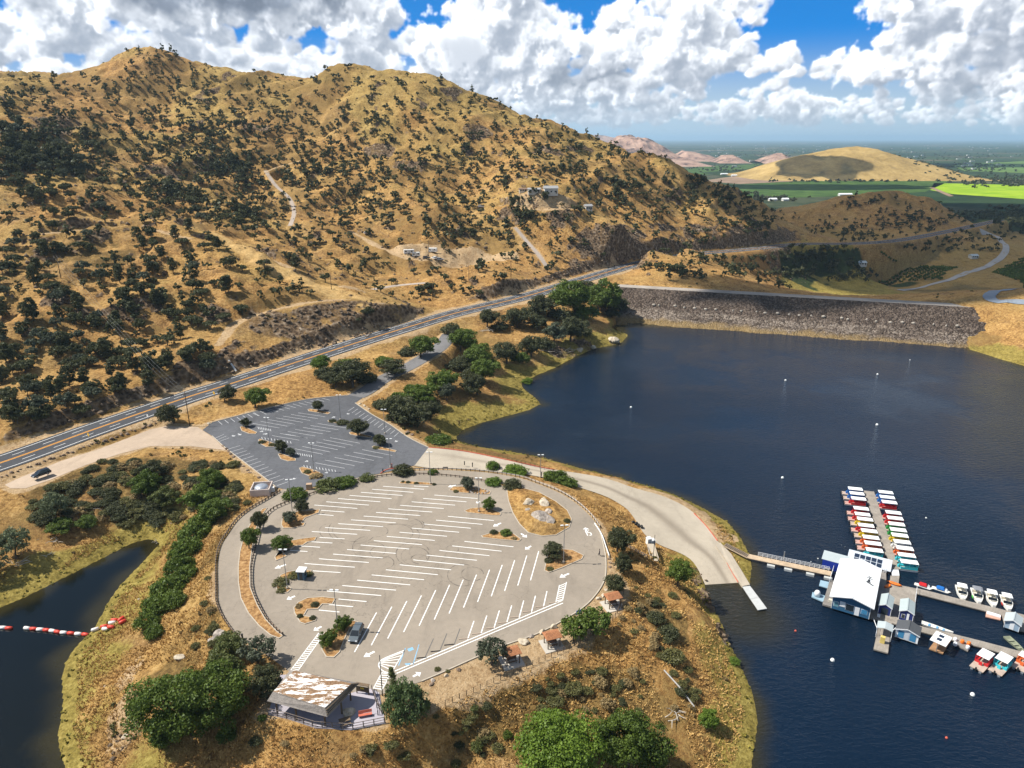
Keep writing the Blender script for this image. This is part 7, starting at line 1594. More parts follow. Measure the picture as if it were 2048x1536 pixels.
def m_shingle(name, c):
    m = Mat(name, .92, .1); b = m.N.new('ShaderNodeTexBrick'); b.inputs['Scale'].default_value = 2.2; b.inputs['Mortar Size'].default_value = .02; b.inputs['Color1'].default_value = (*[x*.8 for x in c], 1); b.inputs['Color2'].default_value = (*[x*1.2 for x in c], 1); b.inputs['Mortar'].default_value = (*[x*.4 for x in c], 1)
    m.L.new(m.mapping((1, 2, 1), (0, 0, R(14))), b.inputs['Vector']); n = m.noise(1.5, 5, .7); m.col(m.mix(m.rng(n, .45, .65, 0, .5), b.outputs[0], tuple(x*.5 for x in c))); return m.m
SHG = m_shingle('grey_shingle', (.27,.24,.215)); PEEL = m_peel(); PLANK = m_deck('grey_planks', (.27,.225,.18), .3)
A, B, C, D = [np.array(PZ(u, v, z)) for u, v, z in ((588,1341,14.4),(703,1367,14.4),(650,1415,13.9),(546,1383,13.9))]
E, F_, G, Hh = [np.array(PZ(u, v, z)) for u, v, z in ((534,1402,12.9),(655,1434,12.7),(719,1366,13.4),(580,1340,13.6))]
org = np.array([*(A[:2]+C[:2])/2, LZ]); pav = empty('pavilion', tuple(org), 0, 'open timber pavilion with peeling white and brown roof and grey shingle skirts', 'pavilion')
quadplate('peeling_roof', [A, B, C, D], .14, PEEL, pav, org); quadplate('front_skirt', [D, C, F_, E], .1, SHG, pav, org); quadplate('side_skirt', [C, B, G, F_], .1, PLANK, pav, org); quadplate('end_skirt', [A, D, E, Hh], .1, SHG, pav, org); quadplate('back_skirt', [B, A, Hh, G], .1, SHG, pav, org)
q = MB()
for i in range(3): t = .3 + i*.22; a = (C*(1-t) + F_*t) - org; b = (B*(1-t) + G*t) - org; q.beam(a + [0,0,.05], b + [0,0,.05], .14, .06)
q.build('batten', WOOD, pav)
ft = lambda P, t: (P - org)
for P in (.9*E + .1*B, .9*F_ + .1*A, .88*G + .12*D, .9*Hh + .1*C, .5*E + .45*F_ + .05*A, .5*F_ + .45*G + .05*A): 
    p = P - org; MB().box(p[0]-.12, p[0]+.12, p[1]-.12, p[1]+.12, -.2, p[2]-.15).build('post', WOOD, pav)
q = MB()
for i in range(13): t = (i+.5)/13; a = (D*(1-t)+C*t) - org - [0,0,.35]; b = (A*(1-t)+B*t) - org - [0,0,.35]; q.beam(a, b, .09, .22)
q.build('rafters', WOOD, pav)
deckpx = [(536,1428),(575,1437),(631,1455),(702,1459.5),(750,1450),(771,1446),(758,1385),(744,1377),(700,1386),(600,1347),(560,1350)]
pp = [PZ(u, v, LZ+.06)[:2] for u, v in deckpx]; dk = empty('viewing_deck', (pp[0][0], pp[0][1], LZ), 0, 'lavender grey concrete deck under and beside the pavilion', 'deck'); CONL = m_asphalt('lavender_concrete', (.36,.335,.37), .12, .2)
MB().prism([(p[0]-pp[0][0], p[1]-pp[0][1]) for p in pp], -2.2, .06).build('slab', CONL, dk)
def wood_rail(label, px, z, h, mat, npost, name='deck_railing', rails=((1.,.1),(.55,.08),(.15,.08))):
    v = px; P = [np.array(PZ(u, w, z)) for u, w in v]; L = np.array(P); s = np.r_[0, np.cumsum(np.linalg.norm(np.diff(L, axis=0), axis=1))]; T = np.linspace(0, s[-1], npost); X = np.stack([np.interp(T, s, L[:, i]) for i in range(3)], 1)
    root = empty(name, tuple(X[0]), 0, label, 'railing'); m = MB().box(-.07,.07,-.07,.07,-.4,h).build('post', mat, root)
    for i in range(1, npost): o = m.copy(); COL.objects.link(o); o.location = tuple(X[i]-X[0])
    for rh, rw in rails:
        q = MB()
        for a, b in zip(P[:-1], P[1:]): q.beam(a - X[0] + [0,0,rh*h-.05], b - X[0] + [0,0,rh*h-.05], .06, rw)
        q.build('rail', mat, root)
    return root
GW = paint('weathered_timber', (.23,.19,.165), .9, .1, .25, 3.)
wood_rail('timber railing along the slope side of the pavilion deck', [(537,1427.5),(575,1436.5),(631,1454),(702,1458.5),(750,1449),(769,1445)], LZ+.06, 1.15, GW, 13); wood_rail('timber railing beside the entrance walkway of the deck', [(744,1379),(752,1404),(764,1428)], LZ+.06, 1.0, GW, 6); wood_rail('dark handrail in the middle of the entrance walkway', [(750,1388),(756,1430)], LZ+.06, .95, DARK, 4, rails=((1.,.06),(.5,.05)))
boulder(698,1428,30,'pale','large pale boulder on the pavilion deck, half in shade',None,LZ,.0)
bn = empty('park_bench', PZ(731,1433,LZ+.06), math.atan2(*(np.array(PZ(742,1430,LZ)) - np.array(PZ(720,1434,LZ)))[[1,0]]), 'red slatted bench on the sunny part of the deck', 'bench'); RBN = paint('red_bench', (.50,.13,.08), .6)
MB().box(-1.1,1.1,-.25,.25,.42,.48).build('seat', RBN, bn); MB().add([(-1.1,.24,.55),(1.1,.24,.55),(1.1,.40,1.0),(-1.1,.40,1.0),(-1.1,.29,.55),(1.1,.29,.55),(1.1,.45,1.0),(-1.1,.45,1.0)], [(0,1,2,3),(7,6,5,4),(0,4,5,1),(1,5,6,2),(2,6,7,3),(3,7,4,0)]).build('backrest', RBN, bn)
for x in (-.95,.95): MB().box(x-.05,x+.05,-.22,.3,0,.42).build('leg', DARK, bn)
ib = empty('notice_board', PZ(726,1388,LZ+.06), -.22, 'dark timber notice board with a small yellow sign at the deck entrance', 'notice board')
for x in (-1.1,1.1): MB().box(x-.07,x+.07,-.07,.07,0,2.0).build('post', WOOD, ib)
MB().box(-1.03,1.03,-.05,.05,.5,1.5).build('panel', WOOD, ib); MB().box(-.4,.3,-.075,-.053,1.05,1.45).build('sign', paint('yellow_sign',(.66,.43,.03),.5), ib); MB().box(-1.25,1.25,-.3,.3,2.0,2.08).build('cap', WOOD, ib)
table_set(690,1447,LZ+.06,.4,'dark picnic table in the shade behind the deck boulder')
o = MB().lathe([(.10,0),(.06,8.4)],8).build('flag_pole', DARK, None, True); o.location = PZ(765,1391,LZ); tag(o, 'thin dark pole at the crosswalk beside the pavilion entrance', 'pole')
# ------------------------------------------------------------------ picnic shelters
ORT = m_shingle('orange_shingle', (.40,.175,.085)); PADM = m_asphalt('pad_concrete', (.46,.42,.36), .1, .1)
def shelter(u, v, lab, rz, tl):
    p = PZ(u, v, LZ); r_ = empty('picnic_shelter', p, rz, lab, 'picnic shelter'); MB().box(-2.0,2.0,-1.9,1.9,-.3,.1).build('pad', PADM, r_)
    q = MB(); q.add([(-1.6,-1.3,2.35),(1.6,-1.3,2.35),(1.6,1.3,2.35),(-1.6,1.3,2.35),(-1.3,0,2.95),(1.3,0,2.95),(-1.6,-1.3,2.27),(1.6,-1.3,2.27),(1.6,1.3,2.27),(-1.6,1.3,2.27)], [(0,1,5,4),(2,3,4,5),(1,2,5),(3,0,4),(9,8,7,6),(0,6,7,1),(1,7,8,2),(2,8,9,3),(3,9,6,0)]); q.build('roof', ORT, r_)
    for x in (-1.2,1.2):
        for y in (-.95,.95): MB().box(x-.08,x+.08,y-.08,y+.08,.1,2.3).build('post', WOOD, r_)
    table_set(u, v-1, LZ+.1, rz, tl)
for u, v, l, tl in ((1225,1211,'orange-roofed picnic shelter beside the curve under the dark oaks','dark picnic table under the shelter beside the curve'),(1104,1290,'orange-roofed picnic shelter in the middle of the picnic area, in full sun','dark picnic table under the middle shelter'),(1023,1323,'orange-roofed picnic shelter half hidden by the airy oak','dark picnic table under the shelter by the airy oak')): shelter(u, v, l, .35, tl)
# ------------------------------------------------------------------ small buildings and boxes of the site
ks = empty('kiosk', PZ(605,1157,LZ), -.1, 'blue booth with overhanging white roof on the stepped island', 'kiosk'); MB().box(-.75,.75,-.75,.75,0,2.2).build('wall', paint('kiosk_blue',(.06,.12,.17),.5), ks); MB().box(-1.0,1.0,-1.0,1.0,2.2,2.36,.06).build('roof', WHITE, ks); MB().box(-.35,.35,-.775,-.752,.1,1.95).build('door', GLASS, ks); MB().box(.752,.775,-.45,.45,.9,1.8).build('window', GLASS, ks)
tk = empty('water_tank_enclosure', PZ(524,984,LZ), .12, 'round grey-domed tank inside a square white block wall', 'tank')
q = MB(); a = 2.5
for x0, x1, y0, y1 in ((-a,a,-a,-a+.2),(-a,a,a-.2,a),(-a,-a+.2,-a+.203,a-.203),(a-.2,a,-a+.203,a-.203)): q.box(x0,x1,y0,y1,-.6,1.9)
q.build('wall', paint('pink_white_block',(.62,.52,.46),.85,.1,.12), tk); MB().lathe([(1.85,-.4),(1.85,1.5),(1.6,1.85),(.9,2.1),(.1,2.2)],24).build('tank', paint('silver_tank',(.42,.45,.50),.35,.5,.1,metal=.5), tk, True); MB().box(a+.02,a+.8,-.4,.4,0,1.3).build('valve_box', WHITE, tk)
boxy('utility_cabinet', 619,978,LZ,(1.5,1.1,1.6),paint('tan_cabinet',(.42,.29,.19),.7),'tan utility cabinet between two oleander bushes','cabinet',.1)
for u, v, lab in ((1297,1091,'white portable toilet above the concrete steps by the ramp'),(1304,1094,'grey-sided portable toilet right beside the white one by the ramp')):
    p = hit(u, v); r_ = empty('portable_toilet', p, .3, lab, 'toilet'); MB().box(-.58,.58,-.58,.58,0,2.1,.03).build('cabin', WHITE if 'white portable' in lab else paint('toilet_grey',(.50,.54,.58),.5), r_); MB().box(-.62,.62,-.62,.62,2.1,2.25,.12).build('roof', WHITE, r_); MB().box(-.4,.4,-.605,-.582,.1,1.9).build('door', paint('toilet_door',(.30,.34,.38),.5), r_)
p0, p1 = hit(1309,1122), hit(1301,1096); d = np.array(p1) - np.array(p0); Ls = np.linalg.norm(d[:2]); r_ = empty('concrete_steps', p0, math.atan2(d[1], d[0]), 'narrow pale concrete steps climbing from the bank to the portable toilets', 'stairs')
for i in range(9): MB().box(Ls*i/9,Ls*(i+1)/9-.004,-.8,.8,-.6,d[2]*(i+.6)/9+.15).build('step', CON, r_)
for s in (-1,1): MB().beam((0,s*.9,.5),(Ls,s*.9,d[2]+.7),.12,.5).build('side_wall', CON, r_)
p0, p1 = hit(1244,1092), hit(1294,1118); d = np.array(p1) - np.array(p0); r_ = empty('stair_railing', p0, 0, 'dark slatted railing running down the bank to the concrete steps', 'railing'); q = MB()
for i in range(10): t = i/9; q.box(d[0]*t-.06,d[0]*t+.06,d[1]*t-.06,d[1]*t+.06,d[2]*t-.2,d[2]*t+1.0)
q.beam((0,0,.95),tuple(d+[0,0,.95]),.1,.12); q.beam((0,0,.5),tuple(d+[0,0,.5]),.1,.12); q.build('rails', GW, r_)
p = hit(1274,1052); r_ = empty('barrel_row', p, -.95, 'black barrels and debris at the edge of the ramp', 'barrels')
for i in range(4):
    o = MB().lathe([(.3,-.5),(.36,-.4),(.36,.4),(.3,.5)],8).build('barrel', DARK, r_, True); o.location = (i*1.0-1.5, .2*(i % 2), .35); o.rotation_euler = (R(90), 0, .3*i)
o = MB().lathe([(.07,-.3),(.06,7.0)],6).build('tall_post', DARK, None); o.location = hit(1306,1123); tag(o, 'thin dark post beside the concrete steps', 'post')
p0, p1 = hit(1388,1418), hit(1327,1352); q = MB(); d = np.array(p1)-np.array(p0); q.tube([(0,0,.4),tuple(d*.5+[0,0,1.0]),tuple(d+[0,0,.9])],.14,7); o = q.build('fallen_pole', paint('silvery_wood',(.42,.40,.37),.8)); o.location = p0; tag(o, 'long silvery pole lying across the bank toward the bright green bush', 'pole')
for u, v, hgt, lab in ((945,933,1.2,'dark post at the top of the sandy strip'),(999,938,1.2,'dark post at the sandy strip next to the fresh green bush'),(929,929,1.0,'short dark post on the ramp before the sandy strip'),(1083,951,1.0,'dark post beside the lakeside lamp'),(766,944,1.0,'short dark post on the red kerb corner'),(784,936,1.4,'red-brown post by the red kerb lamp'),(486,1283,1.7,'dark post at the outer edge of the loop road, near the thicket')):
    q = MB(); q.box(-.12,.12,-.12,.12,-.1,hgt*.85); q.box(-.16,.16,-.16,.16,hgt*.85,hgt); o = q.build('bollard', paint('rust_red',(.26,.07,.04),.7) if 'red-brown' in lab else DARK); o.location = PZ(u, v, LZ - (0 if u < 930 else .3)); tag(o, lab, 'post')
r_ = empty('sign_frame', PZ(891,941,9.8), 0, 'low black sign frame on two legs on the ramp near the fence', 'sign'); MB().box(-.7,.7,-.05,.05,.55,1.15).build('panel', DARK, r_)
for x in (-.6,.6): MB().box(x-.05,x+.05,-.05,.05,0,.55).build('leg', DARK, r_)
r_ = empty('blue_sign', PZ(1158,1236,LZ), .5, 'small blue sign board at the kerb behind the open green trees', 'sign'); MB().box(-.7,.7,-.04,.04,.9,1.9).build('panel', paint('sign_blue',(.02,.10,.36),.5), r_)
for x in (-.5,.5): MB().box(x-.04,x+.04,-.03,.03,0,.9).build('leg', STEEL, r_)
# ------------------------------------------------------------------ person
def person():
    p = PZ(1199,1112,LZ); root = empty('person', (p[0], p[1], LZ+.012), R(95), 'person in dark clothes walking along the loop road near the curve', 'person')
    Jt = {'pel':(0,0,.95,.15),'sp':(0,.02,1.15,.13),'ch':(0,.03,1.36,.155),'nk':(0,.04,1.52,.06),'hd0':(0,.05,1.60,.085),'hd':(0,.06,1.72,.095),
          'hl':(.10,0,.90,.10),'kl':(.11,.22,.50,.065),'al':(.11,.14,.09,.045),'tl':(.12,.30,.05,.04),'hr':(-.10,0,.90,.10),'kr':(-.11,.06,.48,.065),'ar':(-.11,-.26,.14,.045),'tr':(-.12,-.14,.05,.04),
          'sl':(.20,.02,1.42,.065),'el':(.25,-.12,1.16,.045),'wl':(.24,-.06,.92,.035),'sr':(-.20,.02,1.42,.065),'er':(-.25,.0,1.14,.045),'wr':(-.23,.18,.95,.035)}
    E_ = [('pel','sp'),('sp','ch'),('ch','nk'),('nk','hd0'),('hd0','hd'),('pel','hl'),('hl','kl'),('kl','al'),('al','tl'),('pel','hr'),('hr','kr'),('kr','ar'),('ar','tr'),('ch','sl'),('sl','el'),('el','wl'),('ch','sr'),('sr','er'),('er','wr')]
    for s, w in (('l','wl'),('r','wr')):
        x, y, z, _ = Jt[w]; sg = 1 if s == 'l' else -1; Jt['p'+s] = (x, y+.02, z-.07, .038); E_.append((w, 'p'+s))
        for i in range(4): Jt[f'f{i}{s}'] = (x + .012*sg*0, y + .05 - .026*i, z-.17 + .012*abs(i-1.5), .011); E_.append(('p'+s, f'f{i}{s}'))
        Jt['t'+s] = (x - .02*sg, y+.08, z-.09, .012); E_.append(('p'+s, 't'+s))
    K = list(Jt); me = bpy.data.meshes.new('body'); me.from_pydata([Jt[k][:3] for k in K], [(K.index(a), K.index(b)) for a, b in E_], []); o = bpy.data.objects.new('body', me); COL.objects.link(o); o.parent = root
    sk = o.modifiers.new('skin', 'SKIN'); sk.use_smooth_shade = True
    for i, k in enumerate(K): me.skin_vertices[0].data[i].radius = (Jt[k][3],)*2
    me.skin_vertices[0].data[0].use_root = True; sb = o.modifiers.new('smooth', 'SUBSURF'); sb.levels = sb.render_levels = 1
    m = Mat('dark_clothes_and_skin', .85, .15); z = m.N.new('ShaderNodeSeparateXYZ'); m.L.new(m.tc.outputs['Object'], z.inputs[0]); c = m.mix(m.rng(z.outputs[2], .93, .96, smooth=False), (.022,.024,.035), (.05,.04,.045)); c = m.mix(m.rng(z.outputs[2], 1.49, 1.51, smooth=False), c, (.42,.26,.19)); m.col(c); me.materials.append(m.m)
    q = MB(); q.lathe([(.10,1.70),(.112,1.76),(.09,1.83),(.03,1.85)],12,(0,.045)); q.build('hair', paint('dark_hair',(.02,.015,.012),.7), root, True)
    q = MB(); q.add([(-.02,.15,1.69),(.02,.15,1.69),(0,.15,1.735),(0,.18,1.69)], [(0,1,3),(1,2,3),(2,0,3)]); 
    for x in (-.095,.095): q.box(x-.012,x+.012,.03,.07,1.67,1.73,.004)
    q.build('nose_and_ears', paint('skin_tone',(.42,.26,.19),.6), root)
    q = MB()
    for x in (-.035,.035): q.box(x-.014,x+.014,.143,.152,1.715,1.727)
    q.box(-.025,.025,.146,.153,1.645,1.653); q.build('eyes_and_mouth', DARK, root)
person()
# ------------------------------------------------------------------ vehicles
GLS = paint('car_glass', (.012,.016,.02), .08, .7, .05); TYR = paint('tyre_rubber', (.016,.016,.016), .85, .2); RIM = paint('alloy_rim', (.42,.43,.45), .3, .5, .05, metal=.7); HLT = paint('headlight_glass', (.70,.72,.75), .15, .6, .05); TLT = paint('tail_light_red', (.42,.015,.012), .3, .5, .05)
def car(name, p, rz, colour, label, L=4.75, W=1.88, Hc=1.70, cat='car', suv=True):
    root = empty(name, p, rz, label, cat); m = paint('car_paint_' + colour[0], colour[1], .25, .6, .05)
    # outline (x, z) of the body below the windows and of the cabin; x forward
    w2 = W/2; xs = [(-L/2,.45,.95),(-L/2+.08,.32,1.02),(-1.2,.28,1.03),(.6,.28,1.0),(1.35,.28,.96),(L/2-.35,.30,.82),(L/2-.05,.36,.70),(L/2,.42,.62)]; V = []; F = []
    for i, (x, z0, z1) in enumerate(xs):
        k = .94 if i in (0, len(xs)-1) else (.98 if i in (1, len(xs)-2) else 1); w = w2*k; zm = (z0+z1)/2+.08
        V += [(x,-w*.93,z0),(x,-w,zm),(x,-w*.95,z1),(x,w*.95,z1),(x,w,zm),(x,w*.93,z0)]
    for i in range(len(xs)-1): F += [(i*6+j, (i+1)*6+j, (i+1)*6+(j+1)%6, i*6+(j+1)%6) for j in range(6)]
    F += [tuple(range(6)), tuple(range(42,48))[::-1]]; o = mesh_obj('body', V, F, m, root, False); b = o.modifiers.new('bevel', 'BEVEL'); b.width = .05; b.segments = 2; b.limit_method = 'ANGLE'
    xr = -L/2+.25 if suv else -L/2+.75
    q = MB(); q.add([(xr-.12,-w2*.92,1.0),(1.25,-w2*.92,.98),(1.25,w2*.92,.98),(xr-.12,w2*.92,1.0),(xr+.18,-w2*.76,Hc-.06),(.35,-w2*.76,Hc-.05),(.35,w2*.76,Hc-.05),(xr+.18,w2*.76,Hc-.06)], [(0,1,5,4),(1,2,6,5),(2,3,7,6),(3,0,4,7),(4,5,6,7)]); q.build('window', GLS, root)
    q = MB(); q.add([(xr+.1,-w2*.79,Hc-.10),(.42,-w2*.79,Hc-.09),(.42,w2*.79,Hc-.09),(xr+.1,w2*.79,Hc-.10),(xr+.22,-w2*.68,Hc),(.22,-w2*.68,Hc),(.22,w2*.68,Hc),(xr+.22,w2*.68,Hc)], [(0,1,5,4),(1,2,6,5),(2,3,7,6),(3,0,4,7),(4,5,6,7),(3,2,1,0)]); q.build('roof', m, root)
    q = MB()
    for s in (-1, 1): q.beam((-.42,s*w2*.93,1.0),(-.42,s*w2*.775,Hc-.09),.09,.03); q.beam((xr+.72,s*w2*.93,1.0),(xr+.72,s*w2*.775,Hc-.09),.10,.03); q.beam((1.22,s*w2*.925,.99),(.38,s*w2*.77,Hc-.07),.07,.05)
    q.build('pillar', m, root)
    for x in (L*.30, -L*.29):
        for s in (-1, 1):
            wl_ = MB().lathe([(.20,-.11),(.335,-.10),(.35,-.06),(.35,.06),(.335,.10),(.20,.11)],18).build('wheel', TYR, root, True); wl_.location = (x, s*(w2-.13), .35); wl_.rotation_euler = (R(90),0,0); rm = MB().lathe([(.05,-.118),(.20,-.115),(.22,0),(.20,.115),(.05,.118)],12).build('rim', RIM, wl_, True)
    for s in (-1, 1): MB().box(L/2-.20,L/2+.005,s*w2*.72-.2,s*w2*.72+.2,.60,.74,.02).build('headlight', HLT, root); MB().box(-L/2-.012,-L/2+.06,s*w2*.80-.12,s*w2*.80+.12,.72,.98).build('tail_light', TLT, root); MB().box(.75,.98,s*(w2+.10)-.1,s*(w2+.10)+.1,1.0,1.16,.03).build('wing_mirror', m, root)
    MB().box(L/2-.03,L/2+.015,-.5,.5,.42,.58).build('grille', DARK, root); return root
def heading(u0, v0, u1, v1, z): d = np.array(PZ(u1,v1,z)) - np.array(PZ(u0,v0,z)); return math.atan2(d[1], d[0])
car('parked_car', PZ(713,1272,LZ+.01), heading(719,1254,706,1282,LZ), ('grey',(.10,.12,.135)), 'blue-grey car parked beside the rounded island')
car('parked_car', PZ(83,951,LZ+.70), heading(97,944,68,954,LZ), ('black',(.014,.016,.02)), 'black off-road car parked on the gravel pullout')
# vehicles and houses up the hill
VWH = ('white',(.72,.72,.70)); VGR = ('silver',(.38,.40,.42))
for u, v, rz, c, lab in ((880,521,.4,VGR,'silver car parked on the hillside pad beside the trailers'),(868,518,2.2,VWH,'white car parked next to the silver one on the hillside pad'),(853,517,.2,('darkgrey',(.06,.06,.065)),'dark pickup-sized car parked at the trailers on the pad'),(735,468,.5,VWH,'white car parked alone by the dirt track above the pad'),(962,415,.3,VWH,'white car on the terrace below the hill houses')): car('hill_car', hit(u, v), rz, c, lab)
def trailer(u, v, rz, L, lab):
    r_ = empty('travel_trailer', hit(u, v), rz, lab, 'trailer'); MB().box(-L/2,L/2,-1.2,1.2,.5,2.8,.08).build('body', paint('trailer_white',(.70,.69,.66),.5), r_, False, .08)
    for x in (-.5,.5): o = MB().lathe([(.2,-.1),(.36,-.1),(.36,.1),(.2,.1)],12).build('wheel', TYR, r_, True); o.location = (x, -1.12, .36); o.rotation_euler = (R(90),0,0)
    for x in (-L*.3, L*.25): MB().box(x-.5,x+.5,-1.24,-1.215,1.5,2.2).build('window', GLS, r_)
    MB().box(-.2,.45,-1.24,-1.215,.65,2.4).build('door', paint('trailer_door',(.50,.50,.48),.5), r_); MB().beam((L/2,0,.5),(L/2+1.2,0,.45),.12,.12).build('drawbar', STEEL, r_)
trailer(818,508,.25,6.5,'long white travel trailer on the gravel pad above the highway'); trailer(832,514,.35,5.,'shorter white trailer in front of the long one'); trailer(866,505,-.2,5.5,'white trailer half hidden behind a dark oak on the pad')
def cabin(name, u, v, rz, L, W, h, hr, wall, roof, lab):
    p = hit(u, v); r_ = empty(name, p, rz, lab, 'house'); MB().box(-L/2,L/2,-W/2,W/2,-1.5,h).build('wall', wall, r_); q = MB(); o_ = .4
    q.add([(-L/2-o_,-W/2-o_,h-.08),(L/2+o_,-W/2-o_,h-.08),(L/2+o_,W/2+o_,h-.08),(-L/2-o_,W/2+o_,h-.08),(-L/2-o_,0,hr),(L/2+o_,0,hr),(-L/2-o_,-W/2-o_,h-.2),(L/2+o_,-W/2-o_,h-.2),(L/2+o_,W/2+o_,h-.2),(-L/2-o_,W/2+o_,h-.2)], [(0,1,5,4),(2,3,4,5),(9,8,7,6),(0,6,7,1),(2,8,9,3),(1,7,8,2,5),(3,9,6,0,4)]); q.build('roof', roof, r_)
    for i in range(3): x = -L/2 + L*(i+.6)/3.2; MB().box(x-.6,x+.6,-W/2-.03,-W/2+.02,1.0,2.1).build('window', GLS, r_)
    MB().box(L/2-1.6,L/2-.7,-W/2-.03,-W/2+.02,0,2.1).build('door', WOOD, r_)
HW1 = paint('house_cream', (.58,.54,.47), .8); HW2 = paint('house_white', (.56,.54,.50), .8); HR1 = paint('house_grey_roof', (.30,.30,.30), .8); HR2 = paint('house_brown_roof', (.20,.13,.09), .85)
cabin('hill_house', 1101, 388, .15, 9.5, 6, 3.8, 5.4, HW2, HR1, 'two-storey white house with grey roof on the hill terrace'); cabin('hill_house', 1068, 386, .1, 8.5, 4.4, 2.4, 3.3, HW1, HR1, 'low cream house beside the two-storey white house'); cabin('hill_house', 1046, 385, .1, 5.5, 3.5, 2.2, 3.0, HW1, HR2, 'small brown-roofed house at the end of the terrace'); cabin('hill_shed', 1176, 421, .3, 5, 4, 3.0, 4.2, HW2, HR1, 'small white shed on the lane below the hill houses')
for u, v, L, rz, w_, rf, lab in ((1448,350,26,.2,HW2,HR1,'white farm building on the plain beside the dark field'),(1468,353,18,.1,HW2,HR1,'smaller white farm building next to the dark field'),(1545,402,16,.3,HW1,HR1,'grey farmhouse at the foot of the shaded hill'),(1570,402,12,.1,HW2,HR1,'white outbuilding beside the grey farmhouse'),(1690,392,30,.1,HW2,HR1,'long white barn between the green field and the shaded hill')):
    p = PZ(u, v, zf); r_ = empty('farm_building', p, rz, lab, 'building'); MB().box(-L/2,L/2,-5,5,0,4).build('wall', w_, r_); MB().add([(-L/2-.5,-5.5,4),(L/2+.5,-5.5,4),(L/2+.5,5.5,4),(-L/2-.5,5.5,4),(-L/2-.5,0,6.5),(L/2+.5,0,6.5)], [(0,1,5,4),(2,3,4,5),(1,2,5),(3,0,4),(3,2,1,0)]).build('roof', RWHITE, r_)
for u, v, lab in ((1722,530,'white house among dark trees behind the dam'),(1946,516,'white house beside the valley road below the shaded hill')): cabin('valley_house', u, v, .2, 8, 5, 2.4, 4, HW2, RGREY, lab)
# scattered roofs of the plain, seen as specks
r = np.random.default_rng(33); q = MB()
for i in range(120):
    u = r.uniform(1400, 2100); v = r.choice([r.uniform(290, 300), r.uniform(296, 318), r.uniform(318, 345)]); p = PZ(u, v, zf); L = r.uniform(10, 34); w = r.uniform(8, 16); q.box(p[0]-L/2,p[0]+L/2,p[1]-w/2,p[1]+w/2,zf,zf+r.uniform(4, 8))
tag(q.build('distant_town', paint('town_roofs', (.60,.58,.55), .7)), kind='stuff')
# ------------------------------------------------------------------ poles, wires, signs along the highway
def m_polewood(): return paint('pole_wood', (.085,.058,.042), .9, .1, .25)
PW = m_polewood(); pole_top = {}
for u, v, hgt, lab, arms in ((122,557,10.5,'utility pole high on the near slope at the upper end of the wires',1),(246,705,10,'utility pole half way down the slope under the wires',1),(380,853,12,'utility pole at the highway beside the grey oak',1),(536,549,8,'pole beside the rock band on the near slope',0),(663,580,8,'lone pole on the golden spur crest',0),(866,601,11,'utility pole in the hollow beside the highway',1),(938,566,10,'pole near the pale rubble above the highway',0),(235,245,11,'pole on the golden shoulder below the grove',0),(1022,555,9,'pole beside the bright trees at the paved lane',0),(858,520,12,'pole rising behind the parked white trailers',1),(1214,470,10,'pole below the little white shed on the hill',0)):
    p = hit(u, v); r_ = empty('utility_pole', p, .5, lab, 'utility pole'); MB().lathe([(.17,-.5),(.11,hgt)],7).build('pole', PW, r_, True)
    if arms: MB().box(-1.3,1.3,-.06,.06,hgt-.75,hgt-.6).build('crossarm', PW, r_)
    pole_top[(u, v)] = np.array(p) + [0, 0, hgt-.55]
ch = [pole_top[(122,557)], pole_top[(246,705)], pole_top[(380,853)]]
for k, off in enumerate((-1.2, 0, 1.2)):
    L = []
    for a, b in zip(ch[:-1], ch[1:]):
        d = b - a; n = np.array([d[1], -d[0], 0]); n /= np.linalg.norm(n); ts = np.linspace(0, 1, 14); L += [tuple(a + d*t + n*off - np.array([0, 0, 6*t*(1-t)])) for t in ts]
    tag(MB().tube(L, .016, 4).build('power_line', paint('wire_grey', (.30,.30,.29), .5)), ['power line on the uphill side of the three poles','middle power line of the three on the poles','power line on the highway side of the three poles'][k], 'power line')
for u, v, lab in ((180,884,'yellow diamond road sign beside the gravel pullout'),(430,799,'yellow diamond road sign at the dark oak by the highway')):
    r_ = empty('road_sign', hit(u, v), -.6, lab, 'road sign'); MB().box(-.04,.04,-.04,.04,-.2,1.9).build('post', STEEL, r_); o = MB().box(-.5,.5,-.02,.02,-.5,.5).build('panel', paint('sign_yellow',(.72,.42,.02),.5), r_); o.location = (0,-.065,2.4); o.rotation_euler = (0,R(45),0)
r_ = empty('road_sign', hit(297,842), -.5, 'small white road sign between highway and boulders', 'road sign'); MB().box(-.04,.04,-.04,.04,-.2,1.4).build('post', STEEL, r_); MB().box(-.4,.4,-.065,-.042,1.2,2.2).build('panel', WHITE, r_)
p0, p1 = np.array(hit(458,724)), np.array(hit(473,746)); d = p1 - p0; o = MB().tube([(0,0,.5),tuple(d*.5+[0,0,.55]),tuple(d+[0,0,.4])],.36,9).build('drain_flume', paint('galvanised_white',(.62,.62,.60),.5)); o.location = tuple(p0); tag(o, 'white drain pipe coming down the cut bank to the highway', 'pipe')
for u, v in ((1048,583),(1012,592),(1075,575),(972,604)):
    p = hit(u, v); boxy('delineator', u, v, p[2], (.2,.1,1.1), WHITE, 'white marker post on the uphill edge of the highway', 'marker post', 0, 'marker posts by the highway')
